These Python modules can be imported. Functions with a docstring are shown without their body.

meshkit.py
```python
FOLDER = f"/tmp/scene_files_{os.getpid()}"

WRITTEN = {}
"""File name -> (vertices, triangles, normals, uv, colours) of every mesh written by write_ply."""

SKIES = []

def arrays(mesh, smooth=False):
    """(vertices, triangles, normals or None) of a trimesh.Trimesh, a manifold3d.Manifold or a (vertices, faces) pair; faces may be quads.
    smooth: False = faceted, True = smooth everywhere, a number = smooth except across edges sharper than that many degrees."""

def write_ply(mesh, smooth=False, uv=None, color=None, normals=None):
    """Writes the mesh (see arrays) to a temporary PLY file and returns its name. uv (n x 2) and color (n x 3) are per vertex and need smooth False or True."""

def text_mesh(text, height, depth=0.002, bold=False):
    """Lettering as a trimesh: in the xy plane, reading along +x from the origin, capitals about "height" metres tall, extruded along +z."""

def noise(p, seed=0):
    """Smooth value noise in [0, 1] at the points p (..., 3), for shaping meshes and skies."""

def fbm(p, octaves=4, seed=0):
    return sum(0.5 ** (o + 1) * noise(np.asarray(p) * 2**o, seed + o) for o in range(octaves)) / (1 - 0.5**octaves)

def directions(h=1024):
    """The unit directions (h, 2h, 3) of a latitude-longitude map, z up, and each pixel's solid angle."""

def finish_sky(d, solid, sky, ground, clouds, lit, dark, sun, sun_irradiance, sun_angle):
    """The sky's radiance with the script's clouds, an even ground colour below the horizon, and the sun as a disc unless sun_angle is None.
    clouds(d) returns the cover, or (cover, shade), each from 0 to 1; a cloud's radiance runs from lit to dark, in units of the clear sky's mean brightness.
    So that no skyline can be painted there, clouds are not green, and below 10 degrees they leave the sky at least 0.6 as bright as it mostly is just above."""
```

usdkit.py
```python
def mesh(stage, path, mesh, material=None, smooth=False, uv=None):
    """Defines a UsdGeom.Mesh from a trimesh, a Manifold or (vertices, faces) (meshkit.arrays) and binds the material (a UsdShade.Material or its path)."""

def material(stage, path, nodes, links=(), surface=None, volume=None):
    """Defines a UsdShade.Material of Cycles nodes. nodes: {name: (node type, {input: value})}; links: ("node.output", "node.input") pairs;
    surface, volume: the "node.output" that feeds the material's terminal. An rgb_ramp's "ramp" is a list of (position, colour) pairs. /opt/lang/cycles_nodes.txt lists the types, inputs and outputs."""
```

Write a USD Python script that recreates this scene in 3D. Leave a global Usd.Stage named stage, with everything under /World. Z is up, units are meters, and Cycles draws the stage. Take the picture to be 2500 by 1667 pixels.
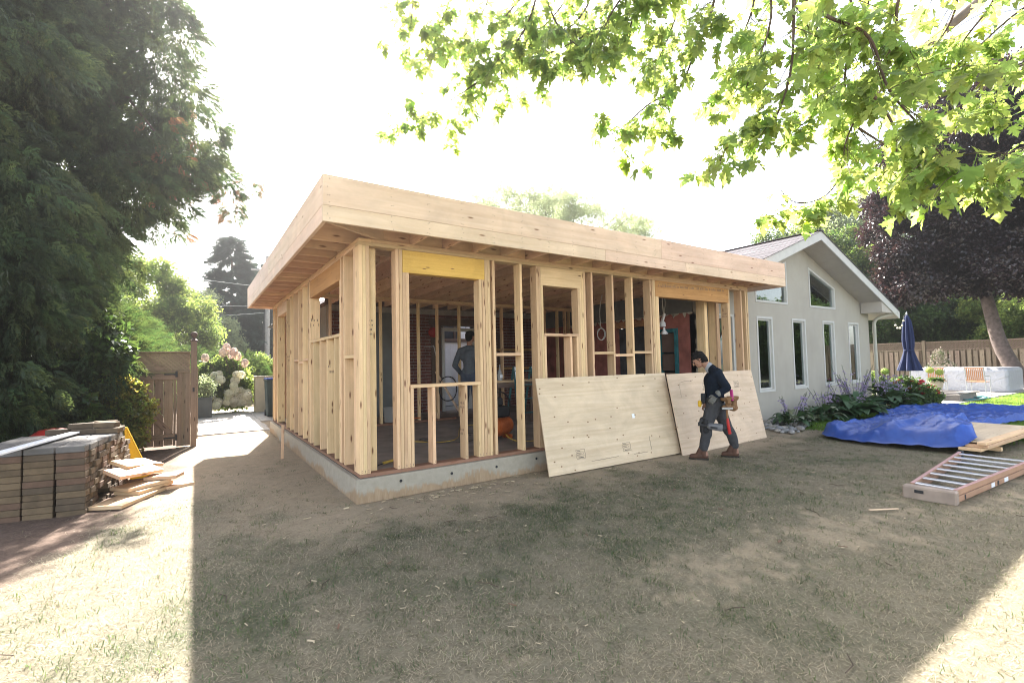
import math, random
import numpy as np
import trimesh, manifold3d, shapely
from shapely.geometry import Polygon
import usdkit, meshkit
from pxr import Usd, UsdGeom, UsdLux, UsdShade, Gf, Sdf, Vt

stage = Usd.Stage.CreateInMemory()
UsdGeom.SetStageUpAxis(stage, UsdGeom.Tokens.z)
UsdGeom.SetStageMetersPerUnit(stage, 1.0)
world = UsdGeom.Xform.Define(stage, '/World')
stage.SetDefaultPrim(world.GetPrim())
rnd = random.Random(7)
rng = np.random.default_rng(11)

# ---------------------------------------------------------------- camera, sky, sun, exposure
EYE = np.array([-1.4366, -5.0166, 1.1349]); YAW, PITCH, ROLL, FPX = 0.593, 0.0447, -0.0218, 1149.32
EXPOSURE = 2.75
SKY = 0.11
SUN = 1.25
sun_dir = np.array([1.0, 3.80, 3.235]); sun_dir /= np.linalg.norm(sun_dir)
SUN_EL, SUN_ROT = math.asin(sun_dir[2]), math.atan2(sun_dir[0], sun_dir[1])

def cam_axes():
    f = np.array([math.sin(YAW) * math.cos(PITCH), math.cos(YAW) * math.cos(PITCH), math.sin(PITCH)])
    r = np.cross(f, [0, 0, 1]); r /= np.linalg.norm(r); u = np.cross(r, f)
    return r * math.cos(ROLL) + u * math.sin(ROLL), -r * math.sin(ROLL) + u * math.cos(ROLL), f
def frame_op(xf, x, y, z, t):
    xf.AddTransformOp().Set(Gf.Matrix4d(*[float(v) for v in (*x, 0, *y, 0, *z, 0, *t, 1)]))
cam = UsdGeom.Camera.Define(stage, '/World/camera')
_r, _u, _f = cam_axes()
frame_op(cam, _r, _u, -_f, EYE)
cam.CreateHorizontalApertureAttr(36.0); cam.CreateVerticalApertureAttr(36.0 * 682 / 1024)
cam.CreateFocalLengthAttr(36.0 * FPX / 2500); cam.CreateClippingRangeAttr(Gf.Vec2f(0.05, 2000))
cam.CreateExposureAttr(EXPOSURE)

MATS = {}
def material(name, nodes, links, surface='p.BSDF', volume=None):
    MATS[name] = usdkit.material(stage, '/World/Looks/' + name, nodes, links, surface=surface, volume=volume)
    return MATS[name]
sky_mat = material('sky_dome', {
    's': ('sky_texture', {'sky_type': 'single_scattering', 'sun_disc': False, 'sun_elevation': SUN_EL, 'sun_rotation': SUN_ROT, 'air_density': 1.0, 'aerosol_density': 2.5, 'ozone_density': 1.0}),
    'bw': ('rgb_to_bw', {}), 'wh': ('mix', {'mix_type': 'mix', 'fac': 0.58}), 'tint': ('mix', {'mix_type': 'multiply', 'fac': 1.0, 'color2': (1.0, 0.99, 0.97)}),
    'bg': ('background_shader', {'strength': SKY})},
    [('s.color', 'bw.color'), ('s.color', 'wh.color1'), ('bw.val', 'wh.color2'), ('wh.color', 'tint.color1'), ('tint.color', 'bg.color')], surface='bg.background')
dome = UsdLux.DomeLight.Define(stage, '/World/sky'); dome.CreateIntensityAttr(1.0)
UsdShade.MaterialBindingAPI.Apply(dome.GetPrim()).Bind(sky_mat)
dome.GetPrim().SetCustomDataByKey('kind', 'structure')
sun = UsdLux.DistantLight.Define(stage, '/World/sun')
sun.CreateIntensityAttr(SUN); sun.CreateAngleAttr(0.53); sun.CreateNormalizeAttr(True); sun.CreateColorAttr(Gf.Vec3f(1.0, 0.945, 0.87))
_x = np.cross([0, 0, 1], sun_dir); _x /= np.linalg.norm(_x)
frame_op(sun, _x, np.cross(sun_dir, _x), sun_dir, (0, 0, 20))

# ---------------------------------------------------------------- helpers
COUNT = {}
def numbered(parent, name):
    k = COUNT.get((parent, name), 0); COUNT[(parent, name)] = k + 1
    return f'{parent}/{name}' if k == 0 else f'{parent}/{name}_{k:03d}'
def tag(prim, label=None, cat=None, group=None, kind=None):
    prim = prim.GetPrim() if hasattr(prim, 'GetPrim') else prim
    for k, v in (('label', label), ('category', cat), ('group', group), ('kind', kind)):
        if v: prim.SetCustomDataByKey(k, v)
    return prim
def thing(name, label, cat, loc=None, rotz=0, group=None, kind=None):
    path = numbered('/World', name)
    x = UsdGeom.Xform.Define(stage, path)
    if loc is not None:
        x.AddTranslateOp().Set(Gf.Vec3d(*[float(v) for v in loc]))
        if rotz: x.AddRotateZOp().Set(math.degrees(rotz))
    tag(x, label, cat, group, kind)
    return path
def part(parent, name, mesh, mat, smooth=False, uv=None, label=None, kind=None):
    path = numbered(parent, name)
    m = usdkit.mesh(stage, path, mesh, MATS[mat], smooth=smooth, uv=uv)
    tag(m, label, None, None, kind)
    return path
def solo(name, mesh, mat, label=None, cat=None, group=None, kind=None, smooth=False, uv=None):
    path = numbered('/World', name)
    tag(usdkit.mesh(stage, path, mesh, MATS[mat], smooth=smooth, uv=uv), label, cat, group, kind)
    return path
def copy_of(src, loc, rotz=0, label=None, scale=None):
    base = src.rsplit('/', 1)[1]
    path = numbered('/World', base)
    x = UsdGeom.Xform.Define(stage, path)
    x.GetPrim().GetReferences().AddInternalReference(src); x.GetPrim().SetInstanceable(True)
    x.ClearXformOpOrder(); x.AddTranslateOp().Set(Gf.Vec3d(*[float(v) for v in loc])); x.AddRotateZOp().Set(math.degrees(rotz))
    if scale is not None: x.AddScaleOp().Set(Gf.Vec3f(*[float(v) for v in scale]))
    sp = stage.GetPrimAtPath(src)
    for k in ('category', 'group', 'kind', 'label'):
        v = sp.GetCustomDataByKey(k)
        if v: x.GetPrim().SetCustomDataByKey(k, v)
    if label: x.GetPrim().SetCustomDataByKey('label', label)
    return path
def V(*a): return np.array(a, float)
def unit(v): v = np.asarray(v, float); return v / np.linalg.norm(v)
def rotz(a): c, s = math.cos(a), math.sin(a); return np.array([[c, -s, 0], [s, c, 0], [0, 0, 1]])
def rot(axis, a): return trimesh.transformations.rotation_matrix(a, axis)[:3, :3]
def basis(d, up=(0, 0, 1)):
    d = unit(d); up = np.asarray(up, float)
    if abs(d @ unit(up)) > 0.99: up = V(1, 0, 0)
    s = unit(np.cross(up, d)); return np.stack([d, s, np.cross(d, s)], 1)

_CH = {}
def chbox(size, ch=0.0025):
    """chamfered box, 24 vertices in 6 faces of 4; returns v, f (triangles)"""
    h = np.asarray(size, float) / 2
    ch = min(ch, h.min() * 0.45)
    v, faces = [], []
    idx = {}
    for ax in range(3):
        for s in (-1, 1):
            a, b = (ax + 1) % 3, (ax + 2) % 3
            for sa, sb in ((-1, -1), (1, -1), (1, 1), (-1, 1)):
                p = np.zeros(3); p[ax] = s * h[ax]; p[a] = sa * (h[a] - ch); p[b] = sb * (h[b] - ch)
                sg = [0, 0, 0]; sg[ax], sg[a], sg[b] = s, sa, sb
                idx[(ax, tuple(sg))] = len(v); v.append(p)
            k = len(v) - 4
            faces.append((k, k + 1, k + 2, k + 3) if s > 0 else (k + 3, k + 2, k + 1, k))
    v = np.array(v)
    tri = []
    for q in faces: tri += [(q[0], q[1], q[2]), (q[0], q[2], q[3])]
    for a in range(3):
        b, c = (a + 1) % 3, (a + 2) % 3
        for sb in (-1, 1):
            for sc in (-1, 1):
                def key(t): g = [0, 0, 0]; g[a], g[b], g[c] = t, sb, sc; return tuple(g)
                q = [idx[(b, key(-1))], idx[(b, key(1))], idx[(c, key(1))], idx[(c, key(-1))]]
                tri += [(q[0], q[1], q[2]), (q[0], q[2], q[3])]
    for sx in (-1, 1):
        for sy in (-1, 1):
            for sz in (-1, 1):
                tri.append(tuple(idx[(k, (sx, sy, sz))] for k in range(3)))
    tri = np.array(tri)
    n = np.cross(v[tri[:, 1]] - v[tri[:, 0]], v[tri[:, 2]] - v[tri[:, 0]])
    flip = (n * v[tri].mean(1)).sum(1) < 0
    tri[flip] = tri[flip][:, ::-1]
    return v, tri
def box_uv(v, size):
    size = np.asarray(size); L = int(np.argmax(size)); o = [k for k in range(3) if k != L]
    uv = np.zeros((len(v), 2))
    for fc in range(6):
        ax = fc // 2; s = slice(fc * 4, fc * 4 + 4); p = v[s]
        if ax == L: uv[s] = p[:, o] * (0.35, 1) + (0, 2.0 + fc)
        else:
            other = [k for k in o if k != ax][0]
            uv[s, 0] = p[:, L]; uv[s, 1] = p[:, other] + fc * 0.61
    return uv + (rnd.uniform(0, 90), 50 * rnd.randrange(0, 180) + 20)
def lumber(parent, name, c, size, R=None, mat='spruce_lumber', ch=0.0025, label=None, top=False):
    v, f = chbox(size, ch); uv = box_uv(v, size)
    if R is not None: v = v @ np.asarray(R).T
    return part(parent, name, (v + np.asarray(c), f), mat, uv=uv, label=label)
def lum(parent, name, lo, hi, mat='spruce_lumber', ch=0.0025, label=None):
    lo, hi = np.minimum(lo, hi), np.maximum(lo, hi)
    return lumber(parent, name, (lo + hi) / 2, hi - lo, None, mat, ch, label)
def stick(parent, name, a, b, w, t, up=(0, 0, 1), mat='spruce_lumber', ch=0.0025, label=None):
    a, b = np.asarray(a, float), np.asarray(b, float)
    return lumber(parent, name, (a + b) / 2, (np.linalg.norm(b - a), w, t), basis(b - a, up), mat, ch, label)

class MB:
    """collects pieces that make one part"""
    def __init__(self): self.v, self.f, self.uv, self.n = [], [], [], 0
    def add(self, v, f, uv=None):
        v, f = np.asarray(v, float), np.asarray(f, int)
        if f.shape[1] == 4: f = np.vstack([f[:, [0, 1, 2]], f[:, [0, 2, 3]]])
        self.v.append(v); self.f.append(f + self.n); self.n += len(v)
        self.uv.append(uv if uv is not None else np.zeros((len(v), 2)))
        return self
    def tm(self, m, R=None, t=(0, 0, 0)):
        v = np.asarray(m.vertices)
        if R is not None: v = v @ np.asarray(R).T
        return self.add(v + np.asarray(t), m.faces)
    def box(self, lo, hi, ch=0.002):
        lo, hi = np.minimum(lo, hi).astype(float), np.maximum(lo, hi).astype(float)
        v, f = chbox(hi - lo, ch); return self.add(v + (lo + hi) / 2, f, box_uv(v, hi - lo))
    def bar(self, a, b, w, t, up=(0, 0, 1), ch=0.002):
        a, b = np.asarray(a, float), np.asarray(b, float)
        s = (np.linalg.norm(b - a), w, t); v, f = chbox(s, ch)
        return self.add(v @ basis(b - a, up).T + (a + b) / 2, f, box_uv(v, s))
    def tube(self, pts, r, n=8, cap=True):
        v, f = tube(pts, r, n, cap); return self.add(v, f)
    def ball(self, c, r, sub=1, sc=(1, 1, 1)):
        m = trimesh.creation.icosphere(sub, 1.0); return self.add(m.vertices * np.asarray(sc) * r + np.asarray(c), m.faces)
    def mesh(self): return np.vstack(self.v), np.vstack(self.f)
    def build(self, parent, name, mat, smooth=False, label=None, kind=None, uv=False):
        return part(parent, name, self.mesh(), mat, smooth=smooth, label=label, kind=kind, uv=np.vstack(self.uv) if uv else None)
def tube(pts, r, n=8, cap=True):
    pts = np.asarray(pts, float); r = np.broadcast_to(np.asarray(r, float), (len(pts),))
    d = np.gradient(pts, axis=0); d /= np.maximum(np.linalg.norm(d, axis=1, keepdims=True), 1e-9)
    s = np.cross(d[0], [0.31, 0.2, 0.93]); s /= np.linalg.norm(s)
    ring, vs = np.linspace(0, 2 * np.pi, n, endpoint=False), []
    for k in range(len(pts)):
        s = s - d[k] * (s @ d[k]); s /= np.linalg.norm(s); t = np.cross(d[k], s)
        vs.append(pts[k] + r[k] * (np.cos(ring)[:, None] * s + np.sin(ring)[:, None] * t))
    v = np.vstack(vs); f = []
    for k in range(len(pts) - 1):
        for j in range(n):
            a, b = k * n + j, k * n + (j + 1) % n
            f += [(a, b, b + n), (a, b + n, a + n)]
    if cap:
        c0, c1 = len(v), len(v) + 1
        v = np.vstack([v, pts[0], pts[-1]]); e = (len(pts) - 1) * n
        for j in range(n): f += [(c0, (j + 1) % n, j), (c1, e + j, e + (j + 1) % n)]
    return v, np.array(f)
def curve(pts, n=24):
    from scipy.interpolate import CubicSpline
    pts = np.asarray(pts, float); t = np.r_[0, np.cumsum(np.linalg.norm(np.diff(pts, axis=0), axis=1))]
    return CubicSpline(t, pts)(np.linspace(0, t[-1], n)) if len(pts) > 2 else np.linspace(pts[0], pts[-1], n)
def lathe(profile, n=24):
    return trimesh.creation.revolve(np.asarray(profile, float), sections=n)
def prism(poly, h):
    return trimesh.creation.extrude_polygon(Polygon(poly), h, engine='earcut')
def scatter(parent, name, protos, pos, quat, scale, idx, kind='stuff', label=None, cat=None, group=None):
    """PointInstancer; protos: list of (mesh, material); quat arrays are (w, x, y, z)"""
    path = numbered(parent, name)
    pi = UsdGeom.PointInstancer.Define(stage, path)
    rel = pi.CreatePrototypesRel()
    for k, (mesh, mat) in enumerate(protos):
        p = f'{path}/protos/shape_{k:03d}'
        usdkit.mesh(stage, p, mesh, MATS[mat]); rel.AddTarget(p)
    pi.CreatePositionsAttr(Vt.Vec3fArray.FromNumpy(np.asarray(pos, np.float32)))
    q = np.asarray(quat, np.float32)
    pi.CreateOrientationsfAttr(Vt.QuatfArray.FromNumpy(np.ascontiguousarray(q[:, [1, 2, 3, 0]]))) if hasattr(pi, 'CreateOrientationsfAttr') else pi.CreateOrientationsAttr(Vt.QuathArray([Gf.Quath(float(a[0]), float(a[1]), float(a[2]), float(a[3])) for a in q]))
    sc = np.asarray(scale, np.float32)
    if sc.ndim == 1: sc = np.repeat(sc[:, None], 3, 1)
    pi.CreateScalesAttr(Vt.Vec3fArray.FromNumpy(np.ascontiguousarray(sc)))
    pi.CreateProtoIndicesAttr(Vt.IntArray.FromNumpy(np.asarray(idx, np.int32)))
    tag(pi, label, cat, group, kind)
    return path
def quats_from_mats(M):
    from scipy.spatial.transform import Rotation
    q = Rotation.from_matrix(M).as_quat(); return q[:, [3, 0, 1, 2]]
def yaw_quats(a): return np.stack([np.cos(a / 2), 0 * a, 0 * a, np.sin(a / 2)], 1)
def frames(z, spin, y_hint=None):
    """(n,3,3) matrices whose third column is z"""
    z = z / np.linalg.norm(z, axis=1, keepdims=True)
    h = np.where(np.abs(z[:, 2:3]) > 0.95, np.array([[1.0, 0, 0]]), np.array([[0, 0, 1.0]])) if y_hint is None else y_hint
    x = np.cross(h, z); x /= np.maximum(np.linalg.norm(x, axis=1, keepdims=True), 1e-9); y = np.cross(z, x)
    c, s = np.cos(spin)[:, None], np.sin(spin)[:, None]
    return np.stack([x * c + y * s, -x * s + y * c, z], 2)

# ---------------------------------------------------------------- materials
def wood(name, dark, light, knot=(0.16, 0.075, 0.035), rough=0.72, knots=0.085, along=1.3, across=42, tone=0.22, bump=0.25, kscale=(2.2, 9.5), blotch=0.12, dist=0.6):
    material(name, {
        'uv': ('attribute', {'attribute': 'st'}),
        'm1': ('mapping', {'scale': (along, across, 1)}), 'n1': ('noise_texture', {'scale': 1.0, 'detail': 4, 'roughness': 0.6, 'distortion': dist}),
        'r1': ('rgb_ramp', {'ramp': [(0.25, dark), (0.72, light)]}),
        'm2': ('mapping', {'scale': (kscale[0], kscale[1], 1)}), 'vo': ('voronoi_texture', {'dimensions': '2D', 'scale': 1.0, 'randomness': 1.0}),
        'sel': ('separate_color', {}), 'gt': ('math', {'math_type': 'greater_than', 'value2': 0.52}),
        'kr': ('map_range', {'range_type': 'smoothstep', 'from_min': knots * 0.45, 'from_max': knots * 1.5, 'to_min': 1.0, 'to_max': 0.0, 'clamp': True}),
        'km': ('math', {'math_type': 'multiply'}),
        'kmix': ('mix', {'color2': knot}),
        'sx': ('separate_xyz', {}), 'dv': ('math', {'math_type': 'divide', 'value2': 50.0}), 'fl': ('math', {'math_type': 'floor'}),
        'wn': ('white_noise_texture', {'dimensions': '1D'}), 'tn': ('map_range', {'to_min': 1.0 - tone, 'to_max': 1.0 + tone * 0.7}),
        'hs': ('hsv', {}), 'hu': ('map_range', {'to_min': 0.485, 'to_max': 0.508}), 'wn2': ('separate_color', {}),
        'bp': ('bump', {'strength': bump, 'distance': 0.002}),
        'm3': ('mapping', {'scale': (1.6, 2.4, 1)}), 'n3': ('noise_texture', {'scale': 1.0, 'detail': 5, 'roughness': 0.65, 'distortion': 0.8}), 'b3': ('map_range', {'from_min': 0.3, 'from_max': 0.7, 'to_min': 1.0 - blotch, 'to_max': 1.0 + blotch}), 'h3': ('hsv', {}),
        'p': ('principled_bsdf', {'roughness': rough, 'specular_ior_level': 0.25})},
        [('uv.vector', 'm1.vector'), ('m1.vector', 'n1.vector'), ('n1.fac', 'r1.fac'), ('uv.vector', 'm2.vector'), ('m2.vector', 'vo.vector'),
         ('vo.color', 'sel.color'), ('sel.r', 'gt.value1'), ('vo.distance', 'kr.value'), ('kr.result', 'km.value1'), ('gt.value', 'km.value2'),
         ('km.value', 'kmix.fac'), ('r1.color', 'kmix.color1'), ('uv.vector', 'sx.vector'), ('sx.y', 'dv.value1'), ('dv.value', 'fl.value1'),
         ('fl.value', 'wn.w'), ('wn.value', 'tn.value'), ('wn.color', 'wn2.color'), ('wn2.g', 'hu.value'), ('hu.result', 'hs.hue'), ('tn.result', 'hs.value'), ('kmix.color', 'hs.color'),
         ('hs.color', 'h3.color'), ('uv.vector', 'm3.vector'), ('m3.vector', 'n3.vector'), ('n3.fac', 'b3.value'), ('b3.result', 'h3.value'), ('h3.color', 'p.base_color'), ('n1.fac', 'bp.height'), ('bp.normal', 'p.normal')])
wood('spruce_lumber', (0.55, 0.37, 0.20), (0.70, 0.51, 0.30))
wood('joist_lumber', (0.56, 0.37, 0.235), (0.69, 0.49, 0.325), tone=0.15)
wood('fascia_lumber', (0.61, 0.44, 0.295), (0.72, 0.555, 0.395), knot=(0.24, 0.13, 0.07), along=0.8, across=18, knots=0.06, kscale=(1.7, 7.0), tone=0.08)
wood('roof_plywood', (0.53, 0.335, 0.225), (0.62, 0.42, 0.29), along=1.0, across=12, knots=0.06, tone=0.06)
wood('sheathing_plywood', (0.52, 0.405, 0.265), (0.66, 0.54, 0.38), knot=(0.17, 0.09, 0.04), along=0.55, across=11, knots=0.052, kscale=(4.1, 6.3), tone=0.04, rough=0.65, blotch=0.14, dist=1.6)
wood('sill_lumber', (0.20, 0.115, 0.07), (0.28, 0.165, 0.10))
wood('yellow_header', (0.58, 0.37, 0.075), (0.68, 0.46, 0.12), knots=0.05, tone=0.03)
wood('laminated_header', (0.36, 0.20, 0.065), (0.52, 0.32, 0.11), across=55, tone=0.03, knots=0.05)
wood('cut_plank', (0.56, 0.37, 0.21), (0.70, 0.50, 0.31))
wood('fence_wood', (0.21, 0.155, 0.105), (0.33, 0.25, 0.17), knot=(0.09, 0.055, 0.03), tone=0.2, along=1.0, across=30)
wood('gate_wood', (0.18, 0.13, 0.085), (0.28, 0.205, 0.14), knot=(0.07, 0.045, 0.03), tone=0.15, along=1.0, across=30)
wood('dark_wood', (0.09, 0.06, 0.045), (0.15, 0.105, 0.08), tone=0.15)
wood('oak_slat', (0.30, 0.16, 0.07), (0.40, 0.23, 0.10), tone=0.1)

def plain(name, color, rough=0.6, noise=0.12, scale=6.0, metallic=0.0, bump=0.0, spec=0.3, coat=0.0):
    lo, hi = [max(c * (1 - noise), 0) for c in color], [min(c * (1 + noise), 1) for c in color]
    nodes = {'g': ('texture_coordinate', {}), 'n': ('noise_texture', {'scale': scale, 'detail': 5, 'roughness': 0.6}), 'r': ('rgb_ramp', {'ramp': [(0.3, lo), (0.7, hi)]}),
             'p': ('principled_bsdf', {'roughness': rough, 'metallic': metallic, 'specular_ior_level': spec, 'coat_weight': coat})}
    links = [('g.object', 'n.vector'), ('n.fac', 'r.fac'), ('r.color', 'p.base_color')]
    if bump:
        nodes['b'] = ('bump', {'strength': 0.5, 'distance': bump}); links += [('n.fac', 'b.height'), ('b.normal', 'p.normal')]
    material(name, nodes, links)
material('stucco', {'g': ('geometry', {}), 'n': ('noise_texture', {'scale': 0.7, 'detail': 6, 'roughness': 0.7}), 'f': ('noise_texture', {'scale': 90.0, 'detail': 4, 'roughness': 0.7}), 'mp': ('mapping', {'scale': (1.6, 1.6, 0.5)}), 's': ('noise_texture', {'scale': 1.0, 'detail': 4, 'roughness': 0.6}),
    'r': ('rgb_ramp', {'ramp': [(0.25, (0.32, 0.295, 0.25)), (0.75, (0.385, 0.36, 0.31))]}), 'sr': ('map_range', {'from_min': 0.45, 'from_max': 0.75, 'to_min': 1.02, 'to_max': 0.92, 'clamp': True}), 'h': ('hsv', {}), 'b': ('bump', {'strength': 0.5, 'distance': 0.004}), 'p': ('principled_bsdf', {'roughness': 0.9, 'specular_ior_level': 0.15})},
    [('g.position', 'n.vector'), ('g.position', 'f.vector'), ('g.position', 'mp.vector'), ('mp.vector', 's.vector'), ('n.fac', 'r.fac'), ('s.fac', 'sr.value'), ('sr.result', 'h.value'), ('r.color', 'h.color'), ('h.color', 'p.base_color'), ('f.fac', 'b.height'), ('b.normal', 'p.normal')])
plain('white_trim', (0.46, 0.45, 0.42), 0.5, 0.05)
plain('soffit_paint', (0.38, 0.35, 0.31), 0.6, 0.05)
plain('dark_room', (0.05, 0.05, 0.055), 0.9, 0.3)  # near-black tone stands in for the shade of unlit rooms
plain('blind_slat', (0.62, 0.63, 0.62), 0.5, 0.08)
plain('black_metal', (0.02, 0.02, 0.022), 0.4, 0.2)
plain('black_rubber', (0.025, 0.025, 0.027), 0.7, 0.2)
plain('grey_metal', (0.35, 0.36, 0.37), 0.35, 0.1, metallic=0.8)
plain('aluminium', (0.72, 0.73, 0.75), 0.3, 0.06, metallic=0.9)
plain('downspout_paint', (0.38, 0.37, 0.31), 0.4, 0.05)
plain('white_paint', (0.72, 0.73, 0.76), 0.45, 0.05)
plain('yellow_paint', (0.72, 0.43, 0.03), 0.5, 0.1)
plain('orange_plastic', (0.42, 0.105, 0.03), 0.4, 0.15)
plain('red_plastic', (0.28, 0.02, 0.015), 0.4, 0.12)
plain('drywall', (0.30, 0.30, 0.29), 0.9, 0.12, 2.0)
plain('drywall_dark', (0.14, 0.145, 0.14), 0.9, 0.15, 2.0)
plain('red_plaster', (0.27, 0.095, 0.075), 0.85, 0.35, 3.0)
plain('teal_paint', (0.02, 0.12, 0.14), 0.5, 0.3, 8.0)
plain('plaster_edge', (0.42, 0.37, 0.30), 0.9, 0.3, 5.0)
plain('cable_white', (0.6, 0.6, 0.57), 0.5, 0.05)
plain('cable_black', (0.02, 0.02, 0.02), 0.5, 0.05)
plain('cable_yellow', (0.50, 0.33, 0.06), 0.5, 0.05)
plain('brick_red', (0.135, 0.055, 0.045), 0.85, 0.35, 4.0, bump=0.002)
plain('mortar', (0.27, 0.24, 0.22), 0.95, 0.15, 10)
plain('ink', (0.05, 0.045, 0.05), 0.8, 0.3)
plain('pale_ink', (0.22, 0.15, 0.10), 0.8, 0.3)
plain('paper_label', (0.72, 0.74, 0.78), 0.6, 0.04)
# ---------------------------------------------------------------- ground
def smooth(a, b, x): t = np.clip((x - a) / (b - a), 0, 1); return t * t * (3 - 2 * t)
def fb(x, y, s, seed, o=4): return meshkit.fbm(np.stack([x * s, y * s, 0 * x + seed * 3.7], -1), o, seed)
def ground_z(x, y):
    z = -0.285 + 0.05 * (fb(x, y, 0.9, 1) - 0.5) * smooth(0.1, 1.4, np.hypot(np.maximum(np.maximum(-x, x - 7.6), 0), np.maximum(-y, 0)))
    z += 0.018 * (fb(x, y, 6.0, 2) - 0.5)
    return z
def lawn_zones(x, y):
    """bare sand share and green share of the ground at x, y"""
    n1, n2, n3 = fb(x, y, 0.8, 5), fb(x, y, 2.6, 6), fb(x, y, 7.0, 8)
    d = np.hypot(np.maximum(np.maximum(-x, x - 7.6), 0), np.maximum(-y, 0))       # distance to the foundation
    sand = smooth(1.35, 0.6, d + (n1 - 0.5) * 0.8 + (n2 - 0.5) * 0.9 + (n3 - 0.5) * 0.5)
    left = smooth(-0.9, -2.0, x + (n2 - 0.5) * 0.9) * smooth(0.6, 1.6, y + (n1 - 0.5))  # trodden earth along the stack and the path
    sand = np.maximum(sand, np.maximum(left, smooth(0.8, 1.6, y + (n2 - 0.5)) * smooth(0.4, -0.4, x)))
    patch = 0.9 * np.exp(-(((x - 1.5) / 0.8) ** 2 + ((y + 3.05) / 0.32) ** 2)) + 0.85 * np.exp(-(((x - 3.2) / 1.3) ** 2 + ((y + 3.35 + 0.2 * (x - 3.2)) / 0.5) ** 2)) + 0.8 * np.exp(-(((x - 5.6) / 1.4) ** 2 + ((y + 3.7) / 0.6) ** 2)) + 0.45 * np.exp(-(((x + 0.2) / 0.35) ** 2 + ((y + 3.1) / 0.25) ** 2))
    sand = np.maximum(sand, 0.9 * smooth(0.30, 0.66, 0.62 * np.minimum(patch, 1.0) + 1.3 * (n2 - 0.5) + 1.2 * (n3 - 0.5) + 0.7 * (fb(x, y, 19.0, 9) - 0.5)) * smooth(0.05, 0.3, patch))
    mulch = smooth(-2.1, -2.5, x + (n2 - 0.5) * 0.6 + np.clip(-y, -2, 1) * 0.35) * smooth(-0.9, -0.2, y)
    green = 0.8 * smooth(0.44, 0.74, n1 * 0.3 + n2 * 0.4 + n3 * 0.3 + 0.07 * np.exp(-((y + 1.7) / 0.8) ** 2) - 0.08 * smooth(-3, -4.2, y))
    far = smooth(8.2, 9.5, x + 0.25 * y)
    sand = sand * (0.80 + 0.2 * smooth(0.35, 0.6, n3))
    green = np.maximum(green * (1 - sand), far); sand = sand * (1 - far)
    return sand, green, mulch
def axis(lo, hi, step, far, g=1.18):
    core = list(np.arange(lo, hi + 1e-6, step)); s = step; a = [hi]; 
    while a[-1] < far: s *= g; a.append(a[-1] + s)
    s = step; b = [lo]
    while b[-1] > -far: s *= g; b.append(b[-1] - s)
    return np.array(b[:0:-1] + core + a[1:])
gx, gy = axis(-4.2, 9.0, 0.045, 85), axis(-4.9, 3.2, 0.045, 85)
X, Y = np.meshgrid(gx, gy, indexing='ij')
Z = ground_z(X, Y)
_in = (X > 0.0) & (X < 7.6) & (Y > 0.0) & (Y < 6.6); Z[_in] = -0.45
nx, ny = X.shape
_i = np.arange(nx * ny).reshape(nx, ny)
quads = np.stack([_i[:-1, :-1], _i[1:, :-1], _i[1:, 1:], _i[:-1, 1:]], -1).reshape(-1, 4)
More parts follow.
